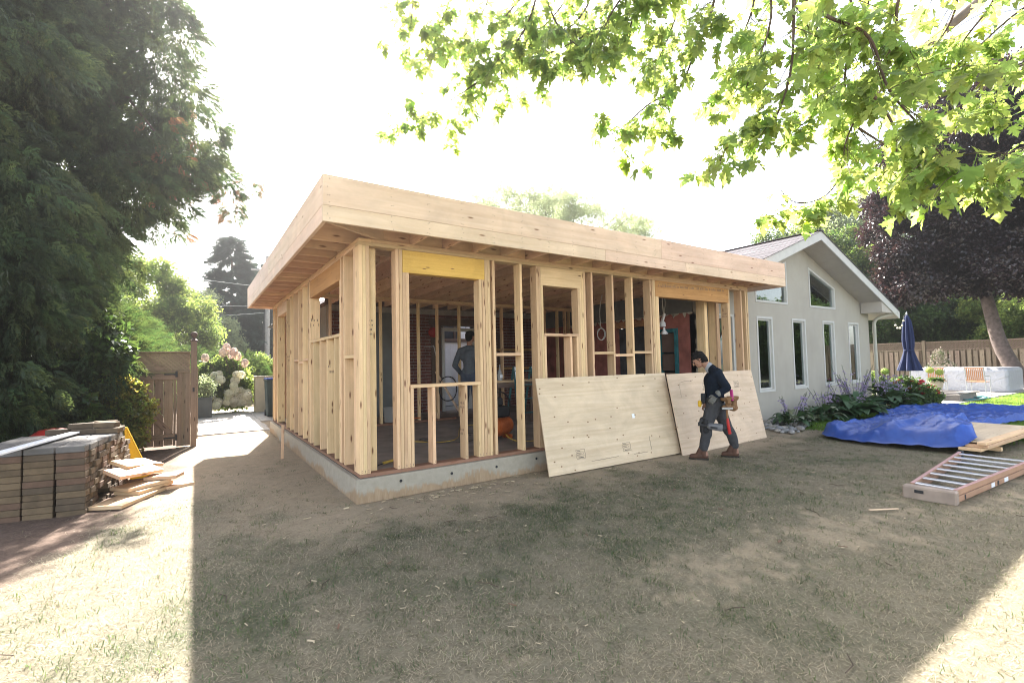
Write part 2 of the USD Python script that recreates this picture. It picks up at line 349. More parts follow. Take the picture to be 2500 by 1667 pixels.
material('ground_earth', {
    'pos': ('geometry', {}), 'zone': ('attribute', {'attribute': 'zone'}), 'sep': ('separate_color', {}),
    'na': ('noise_texture', {'scale': 2.2, 'detail': 6, 'roughness': 0.65}), 'nb': ('noise_texture', {'scale': 55.0, 'detail': 6, 'roughness': 0.75}),
    'nc': ('noise_texture', {'scale': 12.0, 'detail': 5, 'roughness': 0.7, 'distortion': 0.5}),
    'sand': ('rgb_ramp', {'ramp': [(0.28, (0.14, 0.105, 0.07)), (0.45, (0.30, 0.24, 0.17)), (0.75, (0.41, 0.34, 0.25))]}),
    'dry': ('rgb_ramp', {'ramp': [(0.3, (0.088, 0.075, 0.052)), (0.5, (0.185, 0.16, 0.115)), (0.72, (0.28, 0.245, 0.18))]}),
    'grn': ('rgb_ramp', {'ramp': [(0.3, (0.05, 0.056, 0.035)), (0.7, (0.12, 0.125, 0.08))]}),
    'mul': ('rgb_ramp', {'ramp': [(0.3, (0.06, 0.04, 0.03)), (0.7, (0.20, 0.145, 0.115))]}),
    'mixn': ('mix', {'fac': 0.6}), 'm1': ('mix', {}), 'm2': ('mix', {}), 'm3': ('mix', {}),
    'bp': ('bump', {'strength': 0.7, 'distance': 0.02}),
    'p': ('principled_bsdf', {'roughness': 0.95, 'specular_ior_level': 0.1})},
    [('pos.position', 'na.vector'), ('pos.position', 'nb.vector'), ('pos.position', 'nc.vector'), ('zone.color', 'sep.color'), ('nc.fac', 'mixn.color1'), ('nb.fac', 'mixn.color2'),
     ('mixn.color', 'sand.fac'), ('mixn.color', 'dry.fac'), ('mixn.color', 'grn.fac'), ('mixn.color', 'mul.fac'),
     ('sep.r', 'm1.fac'), ('dry.color', 'm1.color1'), ('sand.color', 'm1.color2'), ('sep.g', 'm2.fac'), ('m1.color', 'm2.color1'), ('grn.color', 'm2.color2'),
     ('sep.b', 'm3.fac'), ('m2.color', 'm3.color1'), ('mul.color', 'm3.color2'), ('m3.color', 'p.base_color'), ('mixn.color', 'bp.height'), ('bp.normal', 'p.normal')])
gpath = numbered('/World', 'ground')
gm = usdkit.mesh(stage, gpath, (np.stack([X, Y, Z], -1).reshape(-1, 3), quads), MATS['ground_earth'], smooth=True)
zs, zg, zm = lawn_zones(X, Y)
UsdGeom.PrimvarsAPI(gm).CreatePrimvar('zone', Sdf.ValueTypeNames.Color3fArray, 'vertex').Set(Vt.Vec3fArray.FromNumpy(np.stack([zs, np.clip(zg, 0, 1), zm], -1).reshape(-1, 3).astype(np.float32)))
tag(gm, 'dry lawn with bare sandy earth round the new foundation', None, None, 'structure')
# ---------------------------------------------------------------- the timber framed addition
H = 2.4274; W, D = 0.038, 0.14; ZB, ZM, ZT = 2.5034, 2.6576, 2.9542
OF, OL = 0.4245, 0.452; XR = 8.15; YB = 6.65; XE = 7.53; YE = YB + 0.58
fr = thing('timber_frame_addition', 'unfinished flat roofed room of bare timber studs on a concrete foundation', 'building')
material('foundation_concrete', {
    'pos': ('geometry', {}), 'n': ('noise_texture', {'scale': 1.1, 'detail': 5, 'roughness': 0.6}), 'n2': ('noise_texture', {'scale': 14.0, 'detail': 6, 'roughness': 0.75}),
    'st': ('mapping', {'scale': (26.0, 26.0, 3.0)}), 'n3': ('noise_texture', {'scale': 1.0, 'detail': 5, 'roughness': 0.7}),
    'sx': ('separate_xyz', {}), 'zr': ('map_range', {'from_min': -0.30, 'from_max': -0.03, 'to_min': 0.30, 'to_max': -0.22, 'clamp': True}),
    'a1': ('math', {'math_type': 'add'}), 'a2': ('math', {'math_type': 'multiply_add', 'value2': 0.45}), 'dr': ('map_range', {'range_type': 'smoothstep', 'from_min': 0.79, 'from_max': 0.90, 'clamp': True}),
    'c': ('rgb_ramp', {'ramp': [(0.25, (0.27, 0.24, 0.19)), (0.75, (0.36, 0.325, 0.265))]}), 'clay': ('rgb_ramp', {'ramp': [(0.3, (0.24, 0.165, 0.10)), (0.7, (0.34, 0.25, 0.165))]}),
    'm': ('mix', {}), 'bp': ('bump', {'strength': 0.3, 'distance': 0.006}), 'p': ('principled_bsdf', {'roughness': 0.85, 'specular_ior_level': 0.2})},
    [('pos.position', 'n.vector'), ('pos.position', 'n2.vector'), ('pos.position', 'st.vector'), ('st.vector', 'n3.vector'), ('pos.position', 'sx.vector'), ('sx.z', 'zr.value'),
     ('n.fac', 'a1.value1'), ('zr.result', 'a1.value2'), ('n3.fac', 'a2.value1'), ('a1.value', 'a2.value3'), ('a2.value', 'dr.value'), ('n2.fac', 'c.fac'), ('n3.fac', 'clay.fac'),
     ('dr.result', 'm.fac'), ('c.color', 'm.color1'), ('clay.color', 'm.color2'), ('m.color', 'p.base_color'), ('n2.fac', 'bp.height'), ('bp.normal', 'p.normal')])
plain('slab_concrete', (0.23, 0.195, 0.17), 0.9, 0.25, 2.5, bump=0.002)
fnd = MB().box((-0.052, -0.052, -0.62), (XE, 0.19, -0.04), 0.006).box((-0.052, 0.19, -0.62), (0.19, YB, -0.04), 0.006).build(fr, 'foundation', 'foundation_concrete')
for k in range(9):
    px = 0.42 + k * 0.61
    m = lathe([(0, 0), (0.016, 0), (0.016, 0.004), (0.011, 0.004), (0.009, 0.002), (0, 0.002)], 14)
    part(fnd, 'form_tie_hole', (np.asarray(m.vertices)[:, [0, 2, 1]] * (1, -1, 1) + (px, -0.0525, -0.115 - 0.01 * (k % 3)), m.faces), 'black_rubber')  # shallow black discs, the dark of the hole is in the colour
part(fr, 'floor_slab', MB().box((0.188, 0.188, -0.30), (XE, 5.9, -0.043), 0.003).mesh(), 'slab_concrete')
lum(fr, 'sill_plate', (0.0, 0.0, -0.038), (XE, D, -0.001), 'sill_lumber')
lum(fr, 'sill_plate', (0.0, D + 0.001, -0.038), (D, YB, -0.001), 'sill_lumber')
part(fr, 'sill_gasket', MB().box((-0.006, -0.006, -0.0405), (0.16, YB, -0.0375), 0.0005).mesh(), 'black_rubber')
def fstud(x, z0=0.0, z1=H, y0=0.0, w=W, d=D, nm='stud'): return lum(fr, nm, (x, y0, z0), (x + w - 0.0012, y0 + d, z1 - 0.001))
def wstud(y, z0=0.0, z1=H, x0=0.0, nm='stud'): return lum(fr, nm, (x0, y, z0), (x0 + D, y + W - 0.0012, z1 - 0.001))
# front wall, from the corner
for x in (0.0, 0.038, 0.076): fstud(x)
fstud(0.114, y0=0.102, w=0.10, d=0.038, nm='corner_backing')
fstud(0.405, y0=-0.002)
fstud(0.447, y0=0.001)
HB = 2.172
for x in (0.487, 0.525): fstud(x, 0, HB, nm='jack_stud')
fstud(0.566, 0, 0.872, nm='cripple_stud')
lum(fr, 'header', (0.488, 0.002, HB), (1.5535, 0.112, H - 0.002), 'yellow_header', label='yellow coated engineered beam over the front window opening')
lum(fr, 'window_sill', (0.5645, -0.001, 0.873), (1.4695, D - 0.002, 0.910))
for x in (0.828, 1.246, 1.431): fstud(x, 0, 0.872, nm='cripple_stud')
for x in (1.471, 1.514): fstud(x, 0, HB, nm='jack_stud')
for x in (1.5555, 1.5945): fstud(x)
fstud(1.667); fstud(2.087)
lum(fr, 'blocking', (1.7055, 0.001, 1.222), (2.0865, D - 0.003, 1.260))
fstud(2.355)
fstud(2.394, y0=0.001)
for x in (2.433,): fstud(x, 0, HB, nm='jack_stud')
fstud(2.472, 0, 1.482, nm='cripple_stud')
lum(fr, 'header', (2.433, 0.002, HB), (3.168, 0.115, H - 0.002), 'spruce_lumber')
lum(fr, 'window_sill', (2.4715, -0.001, 1.483), (3.0915, D - 0.002, 1.521))
fstud(2.931, 0, 1.482, nm='cripple_stud'); fstud(3.053, 0, 1.482, nm='cripple_stud')
for x in (3.092, 3.130): fstud(x, 0, HB, nm='jack_stud')
for x in (3.169, 3.208): fstud(x)
for x in (3.355, 3.785, 4.212, 4.645): fstud(x)
lum(fr, 'blocking', (3.3935, 0.0, 1.228), (3.7845, D - 0.004, 1.266)); lum(fr, 'blocking', (3.8235, 0.0, 1.192), (4.2115, D - 0.004, 1.230)); lum(fr, 'blocking', (4.2505, 0.0, 1.232), (4.6445, D - 0.004, 1.270))
fstud(4.70); fstud(4.745, y0=0.003)
for x in (4.787, 4.825): fstud(x, 0, 2.160, nm='jack_stud')
lum(fr, 'header', (4.787, 0.002, 2.161), (6.866, 0.112, H - 0.002), 'laminated_header', label='brown laminated beam with printed marks over the wide right opening')
for k, (x, y0) in enumerate(((6.545, 0.30), (6.93, 0.30))): lum(fr, 'return_stud', (x, y0, 0), (x + 0.089, y0 + 0.038, H)); lum(fr, 'return_stud', (x - 0.002, y0 + 0.040, 0), (x + 0.036, y0 + 0.18, H))
fstud(6.828, 0, 2.160, nm='jack_stud'); fstud(6.868); fstud(7.275); fstud(7.43); fstud(7.4905)
# plates, front and left
lum(fr, 'top_plate', (0.0, -0.001, H), (4.4, D, H + 0.0375)); lum(fr, 'top_plate', (4.402, 0.0, H), (XE, D, H + 0.0375))
lum(fr, 'top_plate', (D + 0.001, 0.001, H + 0.038), (3.0, D, ZB - 0.0005)); lum(fr, 'top_plate', (3.002, 0.0, H + 0.038), (XE, D, ZB - 0.0005))
lum(fr, 'top_plate', (0.001, D + 0.001, H), (D, YB, H + 0.0375)); lum(fr, 'top_plate', (0.0, 0.001, H + 0.038), (D, YB, ZB - 0.0005))
# left wall
wstud(0.141); wstud(0.179); wstud(0.60)
lum(fr, 'blocking', (0.002, 0.218, 1.222), (D, 0.599, 1.260))
wstud(0.74)
wstud(0.779, 0, HB, nm='jack_stud')
lum(fr, 'header', (0.002, 0.779, HB), (0.115, 2.584, H - 0.002), 'laminated_header', label='brown laminated beam over the left side window opening')
lum(fr, 'window_sill', (-0.001, 0.818, 1.493), (D - 0.002, 2.545, 1.531))
for y in (0.818, 1.047, 1.462, 1.872, 2.29): wstud(y, 0, 1.492, nm='cripple_stud')
wstud(2.546, 0, HB, nm='jack_stud'); wstud(2.70); wstud(2.585)
for y in (3.115, 3.53, 3.94, 4.35, 4.74): wstud(y)
for y0, y1, z in ((2.739, 3.114, 1.23), (3.154, 3.529, 1.19), (3.569, 3.939, 1.23)): lum(fr, 'blocking', (0.0, y0, z), (D - 0.004, y1, z + 0.038))
lum(fr, 'header', (0.002, 4.78, 2.20), (0.115, 5.915, H - 0.002), 'spruce_lumber')
for y in (5.92, 5.96, 6.33, 6.36, 6.61): wstud(y)
# back partition
lum(fr, 'back_sheet', (0.142, 6.60, 0.0), (0.975, 6.615, H), 'roof_plywood', 0.001)  # unseen sheet added to stop sun through the left wall opening
PY = 4.05
for x in (0.25, 0.62, 0.99, 1.57, 2.36, 2.78, 3.30, 4.40, 4.95, 5.65, 6.05, 6.30, 6.43): lum(fr, 'partition_stud', (x, PY, 0), (x + W, PY + 0.089, 2.40))
lum(fr, 'partition_plate', (D + 0.002, PY - 0.001, 2.401), (6.64, PY + 0.09, 2.438)); lum(fr, 'partition_plate', (D + 0.002, PY, 2.439), (6.64, PY + 0.089, 2.476))
lum(fr, 'partition_plate', (D + 0.05, PY, -0.041), (3.2, PY + 0.089, -0.002), 'sill_lumber')
# roof: joists, tails, fascia, deck
JH = 0.235; DK = ZB + JH
jx = [0.60 + 0.4064 * k for k in range(19)]
for x in jx:
    if x < XE + 0.5: lum(fr, 'roof_joist', (x, -OF + 0.039, ZB), (x + W, 5.72 if x > 0.9 else YE - 0.04, DK), 'joist_lumber')
ly = [0.30 + 0.4064 * k for k in range(17)]
for y in ly: lum(fr, 'lookout', (-OL + 0.039, y, ZB + 0.001), (0.599, y + W, DK), 'joist_lumber')
stick(fr, 'hip_rafter', (-OL + 0.05, -OF + 0.05, ZB + 0.118), (0.585, 0.26, ZB + 0.118), W, JH - 0.004, mat='joist_lumber')
for k in range(len(jx) - 1):
    if jx[k + 1] < XE: lum(fr, 'rim_block', (jx[k] + W + 0.001, 0.05, ZB + 0.001), (jx[k + 1] - 0.001, 0.05 + W, DK - 0.002), 'spruce_lumber')
lum(fr, 'rim_block', (0.10, 0.05, ZB + 0.001), (0.598, 0.05 + W, DK - 0.002), 'spruce_lumber')
for k in range(len(ly) - 1): lum(fr, 'rim_block', (0.05, ly[k] + W + 0.001, ZB + 0.001), (0.05 + W, ly[k + 1] - 0.001, DK - 0.002), 'joist_lumber')
ds = [0.60 - 1.005, 2.03, 4.47, 6.91, XR - 0.03]
for a, b in zip(ds[:-1], ds[1:]):
    for c, d in ((-OF + 0.04, 0.81), (0.813, 2.03), (2.033, 3.25), (3.253, 4.47), (4.473, 5.69)): lum(fr, 'roof_sheet', (a + 0.0015, c, DK + 0.001), (b - 0.0015, d, DK + 0.016), 'roof_plywood', 0.001)
lum(fr, 'roof_sheet', (ds[0], 5.693, DK + 0.001), (0.95, YE - 0.04, DK + 0.016), 'roof_plywood', 0.001)
for a, b in ((-OL, 4.43), (4.432, XR)): lum(fr, 'fascia_board', (a, -OF, ZM + 0.001), (b, -OF + W, ZT), 'fascia_lumber')
for a, b in ((-OL, 3.24), (3.242, 5.02), (5.022, XR)): lum(fr, 'fascia_board', (a, -OF + 0.0008, ZB - 0.002), (b, -OF + W, ZM - 0.001), 'fascia_lumber')
for a, b in ((-OF + W + 0.001, 3.6), (3.602, YE)):
    lum(fr, 'fascia_board', (-OL, a, ZM + 0.001), (-OL + W, b, ZT), 'fascia_lumber'); lum(fr, 'fascia_board', (-OL + 0.0008, a, ZB - 0.002), (-OL + W, b, ZM - 0.001), 'fascia_lumber')
lum(fr, 'fascia_board', (XR - W, -OF + W + 0.001, ZB - 0.002), (XR - 0.001, 0.44, ZT), 'fascia_lumber')
lum(fr, 'fascia_board', (-OL + W + 0.001, YE - W, ZB), (0.95, YE, ZT), 'fascia_lumber')
lum(fr, 'soffit_sheet', (7.57, -OF + W + 0.002, ZB - 0.013), (XR - W - 0.002, 0.44, ZB - 0.001), 'roof_plywood')
# two sheathing sheets leaning on the front
def sheet(x, y, z, tilt, yaw, label):
    Rz = rotz(yaw); R = np.stack([Rz @ V(1, 0, 0), Rz @ V(0, math.sin(tilt), math.cos(tilt)), Rz @ V(0, -math.cos(tilt), math.sin(tilt))], 1)
    t = thing('plywood_sheet', label, 'plywood sheet', group=None)
    lumber(t, 'panel', V(x, y, z) + R @ V(1.22, 0.61, -0.008), (2.44, 1.22, 0.0155), R, 'sheathing_plywood', 0.0008)
    return t, (lambda u, v, w=0.0: V(x, y, z) + R @ V(u, v, w)), R
s1, at1, R1 = sheet(2.1695, -0.4221, -0.2715, 0.2046, -0.0337, 'left plywood sheet with two stamps low down leaning on the front studs')
s2, at2, R2 = sheet(4.521, -0.6081, -0.2904, 0.1922, 0.0217, 'right plywood sheet behind the walking worker leaning on the front studs')
def stamp(t, at, R, u, v, flip, w=0.15, h=0.115):
    m = MB()
    def q(a, b, c, d):   # thin inked bar in the sheet plane
        p = [at(u + a, v + b, 0.0012), at(u + c, v + b, 0.0012), at(u + c, v + d, 0.0012), at(u + a, v + d, 0.0012)]
        m.add(np.array(p), np.array([[0, 1, 2], [0, 2, 3]]))
    s = 0.0035
    q(0, 0, w, s); q(0, h - s, w, h); q(0, s, s, h - s); q(w - s * 1.3, s, w, h - s); q(s, h * 0.28, w - s * 1.3, h * 0.28 + 0.002)
    r = random.Random(int(u * 100))
    for row in range(3):
        a = 0.015
        while a < 0.075: l = r.uniform(0.004, 0.012); q(a, h * (0.42 + 0.19 * row), a + l, h * (0.42 + 0.19 * row) + 0.008); a += l + 0.003
    for k in range(14): a, b = r.uniform(0.088, 0.125), r.uniform(h * 0.42, h * 0.85); q(a, b, a + 0.006, b + 0.004)
    a = 0.03
    while a < 0.12: l = r.uniform(0.004, 0.010); q(a, h * 0.09, a + l, h * 0.09 + 0.010); a += l + 0.002
    m.build(t, 'grade_stamp', 'ink')
stamp(s1, at1, R1, 0.465, 0.155, 0); stamp(s1, at1, R1, 1.29, 0.155, 0)
stamp(s2, at2, R2, 0.86, 0.93, 1); stamp(s2, at2, R2, 1.77, 0.93, 1)
def inkline(t, at, u0, v0, u1, v1, w=0.004):
    d = unit(V(u1 - u0, v1 - v0)); n = V(-d[1], d[0]) * w / 2
    p = [at(u0 + n[0], v0 + n[1], 0.0014), at(u0 - n[0], v0 - n[1], 0.0014), at(u1 - n[0], v1 - n[1], 0.0014), at(u1 + n[0], v1 + n[1], 0.0014)]
    part(t, 'ink_line', (np.array(p), np.array([[0, 1, 2], [0, 2, 3]])), 'ink')
inkline(s1, at1, 0.70, 0.10, 1.19, 0.105); inkline(s1, at1, 1.48, 0.10, 1.76, 0.10); inkline(s1, at1, 1.84, 0.12, 1.84, 0.31, 0.006)
inkline(s2, at2, 0.30, 1.09, 0.62, 1.10); inkline(s2, at2, 0.24, 0.85, 0.25, 1.06)
for t, at, u, v in ((s1, at1, 1.60, 0.62), (s2, at2, 0.78, 0.62)):
    p = [at(u + a, v + b, 0.0013) for a, b in ((-.025, -.03), (.025, -.03), (.025, .03), (-.025, .03))]
    part(t, 'sticker', (np.array(p), np.array([[0, 1, 2], [0, 2, 3]])), 'paper_label')
# nails along the fascia and printed marks on the lumber
nm = MB(); r_ = random.Random(23); hexa = np.array([(math.cos(a), math.sin(a)) for a in np.arange(6) * math.pi / 3]); hf_ = np.array([(0, 1, 2), (0, 2, 3), (0, 3, 4), (0, 4, 5)])
def nail(p, axis_):   # small dark disc on a face that looks along -y (1) or -x (0)
    q = 0.0042 * hexa; z0 = np.zeros(6) - 0.0006
    nm.add((np.stack([q[:, 0], z0, q[:, 1]], 1) if axis_ == 1 else np.stack([z0, -q[:, 0], q[:, 1]], 1)) + p, hf_)
for x in jx + [-0.42, 0.2]:
    for z in list(np.linspace(ZM + 0.03, ZT - 0.03, 4)) + list(np.linspace(ZB + 0.02, ZM - 0.02, 3)):
        for dx in (0.012, 0.030):
            if r_.random() < 0.7 and x < XR - 0.05: nail((x + dx + r_.uniform(-.004, .004), -OF, z + r_.uniform(-.012, .012)), 1)
for y in ly:
    for z in (ZB + 0.03, ZB + 0.11, ZM + 0.04, ZM + 0.15, ZT - 0.04): nail((-OL, y + 0.015 + r_.uniform(-.006, .006), z + r_.uniform(-.012, .012)), 0)
for x in (0.02, 0.055, 0.09, 0.42, 0.51, 0.55, 0.585, 0.85, 1.26, 1.45, 1.49, 1.53, 1.58, 1.62, 1.69, 2.10):
    for z in (0.02, 0.035): nail((x, -0.0022, z), 1)
nm.build(fr, 'nail_heads', 'ink', kind='stuff')
def marks(parent, o, ex, ez, w, h, seed, rows=2, mat='pale_ink'):
    """rows of illegible printed dashes on a face: origin o, directions ex and ez"""
    r = random.Random(seed); m = MB(); o, ex, ez = V(*o), V(*ex), V(*ez)
    for k in range(rows):
        a = 0.0
        while a < w:
            l = r.uniform(0.3, 0.9) * h * 0.5; b, c = k * h * 1.6, h * r.uniform(0.6, 1.0)
            if r.random() < 0.8:
                p = [o + ex * a + ez * b, o + ex * (a + l) + ez * b, o + ex * (a + l) + ez * (b + c), o + ex * a + ez * (b + c)]; m.add(np.array(p), np.array([[0, 1, 2], [0, 2, 3]]))
            a += l + h * 0.22
    m.build(parent, 'printed_mark', mat, kind='stuff')
marks(fr, (4.87, 0.0012, 2.325), (1, 0, 0.02), (0, 0, 1), 1.85, 0.045, 71, 1)
marks(fr, (4.87, 0.0012, 2.38), (1, 0, 0.01), (0, 0, 1), 1.3, 0.016, 72, 1)
for k, (y, z) in enumerate(((5.922, 1.95), (5.922, 1.32), (5.922, 0.75), (6.332, 1.9), (6.332, 1.3), (6.332, 0.8), (2.547, 1.75), (1.463, 1.05), (4.741, 1.9), (4.741, 1.25))): marks(fr, (0.012, y - 0.0012, z), (1, 0, 0), (0, 0, 1), 0.115, 0.045, 80 + k, 2)
for k, (x, z) in enumerate(((1.2448, 0.60), (1.2448, 0.28), (1.5134, 1.18), (3.7838, 1.35), (6.8268, 1.9))): marks(fr, (x, 0.02, z), (0, 1, 0), (0, 0, 1), 0.10, 0.03, 90 + k, 2)
for k in range(4): marks(fr, (0.118, 0.1008, 1.62 - 0.05 * k), (1, 0, 0), (0, 0, 1), 0.06, 0.02, 100 + k, 1, 'ink')
# ---------------------------------------------------------------- the stucco gable house on the right
material('window_glass', {'f': ('fresnel', {'IOR': 1.6}), 'fm': ('math', {'math_type': 'multiply_add', 'value2': 1.6, 'value3': 0.06, 'use_clamp': True}), 't': ('transparent_bsdf', {'color': (0.55, 0.62, 0.60)}), 'g': ('glossy_bsdf', {'roughness': 0.01, 'color': (0.9, 0.95, 0.95)}), 'm': ('mix_closure', {})},
         [('f.fac', 'fm.value1'), ('fm.value', 'm.fac'), ('t.BSDF', 'm.closure1'), ('g.BSDF', 'm.closure2')], surface='m.closure')
material('shingles', {'pos': ('geometry', {}), 'mp': ('mapping', {'scale': (3.2, 7.0, 1.0), 'rotation': (0, 0, 0)}), 'n': ('noise_texture', {'scale': 9.0, 'detail': 5, 'roughness': 0.7}), 'oi': ('object_info', {}), 'ad': ('math', {'math_type': 'multiply_add', 'value2': 0.35}),
         'r': ('rgb_ramp', {'ramp': [(0.3, (0.055, 0.052, 0.056)), (0.95, (0.15, 0.14, 0.15))]}), 'p': ('principled_bsdf', {'roughness': 0.95, 'specular_ior_level': 0.05})},
         [('pos.position', 'n.vector'), ('oi.random', 'ad.value1'), ('n.fac', 'ad.value3'), ('ad.value', 'r.fac'), ('r.color', 'p.base_color')])
gh = thing('stucco_house', 'pale grey stucco house end with a gable roof and tall narrow windows', 'house')
GY, GX0, GX1, GXM, ZA, SL = 0.5, 6.65, 14.75, 10.70, 3.86, 0.36
ze = ZA - SL * (GX1 - GXM)
wins = [(c - 0.335, c + 0.335, 0.365, 2.035) for c in (7.50, 9.05, 10.60, 12.17, 13.69)]
ups = [[(8.71, 2.345), (10.12, 2.345), (10.12, 3.385), (8.71, 2.875)], [(11.21, 2.345), (12.63, 2.345), (12.63, 2.915), (11.21, 3.345)]]
poly = Polygon([(GX0, -0.6), (GX1, -0.6), (GX1, ze), (GXM, ZA), (GX0, ze)])
for a, b, c, d in wins: poly = poly.difference(shapely.box(a, c, b, d))
for u in ups: poly = poly.difference(Polygon(u))
def facing(poly, depth, y):   # polygon in x, z standing at y, thickness towards +y
    m = trimesh.creation.extrude_polygon(poly, depth, engine='earcut'); v = np.asarray(m.vertices)
    return np.stack([v[:, 0], y + v[:, 2], v[:, 1]], 1), np.asarray(m.faces)[:, ::-1]
wl = part(gh, 'wall', facing(poly, 0.20, GY), 'stucco')
part(gh, 'side_wall', MB().box((GX1 - 0.2, GY + 0.2, -0.6), (GX1 - 0.001, 9.0, ze - 0.01)).mesh(), 'stucco')
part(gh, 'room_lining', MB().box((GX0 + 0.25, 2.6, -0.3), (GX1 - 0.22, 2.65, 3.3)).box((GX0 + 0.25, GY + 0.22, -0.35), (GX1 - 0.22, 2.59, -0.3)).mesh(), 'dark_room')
def ring(outer, w): p = Polygon(outer); return p.difference(p.buffer(-w, join_style=2))
for k, (a, b, c, d) in enumerate(wins):
    fp = part(gh, 'window', facing(ring([(a + .002, c + .002), (b - .002, c + .002), (b - .002, d - .002), (a + .002, d - .002)], 0.05), 0.09, GY - 0.012), 'white_trim')
    part(fp, 'sash', facing(ring([(a + .054, c + .054), (b - .054, c + .054), (b - .054, d - .054), (a + .054, d - .054)], 0.035), 0.05, GY + 0.03), 'white_trim')
    part(fp, 'pane', MB().box((a + .085, GY + 0.045, c + .085), (b - .085, GY + 0.051, d - .085), 0.0005).mesh(), 'window_glass')
    if k != 3:
        n = 26
        for j in range(n):
            z = c + 0.12 + j * (d - c - 0.3) / n
            v, f = chbox((b - a - 0.2, 0.028, 0.003), 0.0008)
            part(fp, 'blind_slat', (v @ rot((1, 0, 0), 0.5).T + ((a + b) / 2, GY + 0.14, z), f), 'blind_slat')
    else:
        m = MB()
        for j in range(7): m.tube([(a + 0.13 + 0.03 * j, GY + 0.15 + 0.015 * (j % 2), c + 0.35), (a + 0.10 + 0.022 * j, GY + 0.15 + 0.015 * (j % 2), d - 0.12)], 0.02, 7)
        m.build(fp, 'curtain', 'white_paint', smooth=True)
for u in ups:
    P_ = Polygon(u)
    fp = part(gh, 'gable_window', facing(P_.buffer(-0.003, join_style=2).difference(P_.buffer(-0.05, join_style=2)), 0.09, GY - 0.012), 'white_trim')
    part(fp, 'pane', facing(P_.buffer(-0.045, join_style=2), 0.006, GY + 0.045), 'window_glass')
# roof: two slopes of shingle courses on a deck, rake boards, soffit, eave return
YF, YBK = -0.05, 9.6; XL, XRT = 7.62, 15.38
def zr(x): return ZA - SL * abs(x - GXM)
def slope_slab(x0, x1, y0, y1, b, t, mb):
    c = [(x0, b), (x1, b)]
    v = np.array([(x, y, zr(x) + o) for o in (b, t) for y in (y0, y1) for x in (x0, x1)])
    f = np.array([[0, 2, 3, 1], [4, 5, 7, 6], [0, 1, 5, 4], [1, 3, 7, 5], [3, 2, 6, 7], [2, 0, 4, 6]])
    mb.add(v, f); return mb
part(gh, 'soffit', slope_slab(XL, GXM, YF + 0.03, GY, -0.002, 0.012, slope_slab(GXM, XRT, YF + 0.03, YBK, -0.002, 0.012, MB())).mesh(), 'soffit_paint')
for a, b in ((XL, GXM - 0.0), (GXM + 0.0, XRT)): part(gh, 'rake_board', slope_slab(a, b, YF, YF + 0.028, -0.015, 0.185, MB()).mesh(), 'white_trim')
part(gh, 'roof_deck', slope_slab(XL, GXM, YF + 0.03, YBK, 0.10, 0.185, slope_slab(GXM, XRT, YF + 0.03, YBK, 0.10, 0.185, MB())).mesh(), 'soffit_paint')
part(gh, 'eave_fascia', MB().box((XRT + 0.001, YF, zr(XRT) - 0.01), (XRT + 0.03, YBK, zr(XRT) + 0.17)).mesh(), 'white_trim')
part(gh, 'eave_return', facing(Polygon([(14.2, ze - 0.10), (XRT - 0.02, ze - 0.10), (XRT - 0.02, zr(XRT - 0.02)), (14.2, zr(14.2))]).buffer(0), 0.50, -0.02), 'soffit_paint')
for k in range(21):      # left slope courses, seen from above
    x0 = XL + k * (GXM + 0.02 - XL) / 21; x1 = x0 + 0.19
    y = YF - 0.02
    while y < 4.6:
        w = rnd.uniform(0.7, 1.05); tt = 0.188 + rnd.uniform(0, 0.004)
        v = np.array([(x, yy, zr(min(x, GXM)) + o + (0.012 if x == x0 else 0.004)) for o in (tt - 0.004, tt + 0.006) for yy in (y, y + w - 0.006) for x in (x0, min(x1, GXM + 0.03))])
        part(gh, 'shingle', (v, np.array([[0, 2, 3, 1], [4, 5, 7, 6], [0, 1, 5, 4], [1, 3, 7, 5], [3, 2, 6, 7], [2, 0, 4, 6]])), 'shingles'); y += w
    if y > 9: break
part(gh, 'shingle_field', slope_slab(GXM, XRT + 0.02, YF - 0.02, YBK, 0.186, 0.196, slope_slab(XL, GXM, 4.8, YBK, 0.186, 0.196, MB())).mesh(), 'shingles')
part(gh, 'ridge_cap', MB().bar((GXM, YF - 0.025, zr(GXM) + 0.205), (GXM, YBK, zr(GXM) + 0.205), 0.22, 0.012).mesh(), 'shingles')
vent = MB().box((9.02, 3.5, zr(9.0) + 0.18), (9.42, 3.95, zr(9.0) + 0.42), 0.03).build(gh, 'roof_vent', 'black_metal')
dsp = MB().tube(curve([(15.22, -0.02, ze - 0.07), (15.0, 0.12, ze - 0.14), (14.84, 0.34, ze - 0.26), (14.80, 0.38, ze - 0.45)], 12), 0.045, 10).tube([(14.80, 0.38, ze - 0.44), (14.80, 0.38, -0.2)], 0.045, 10).build(gh, 'downspout', 'downspout_paint', smooth=40)
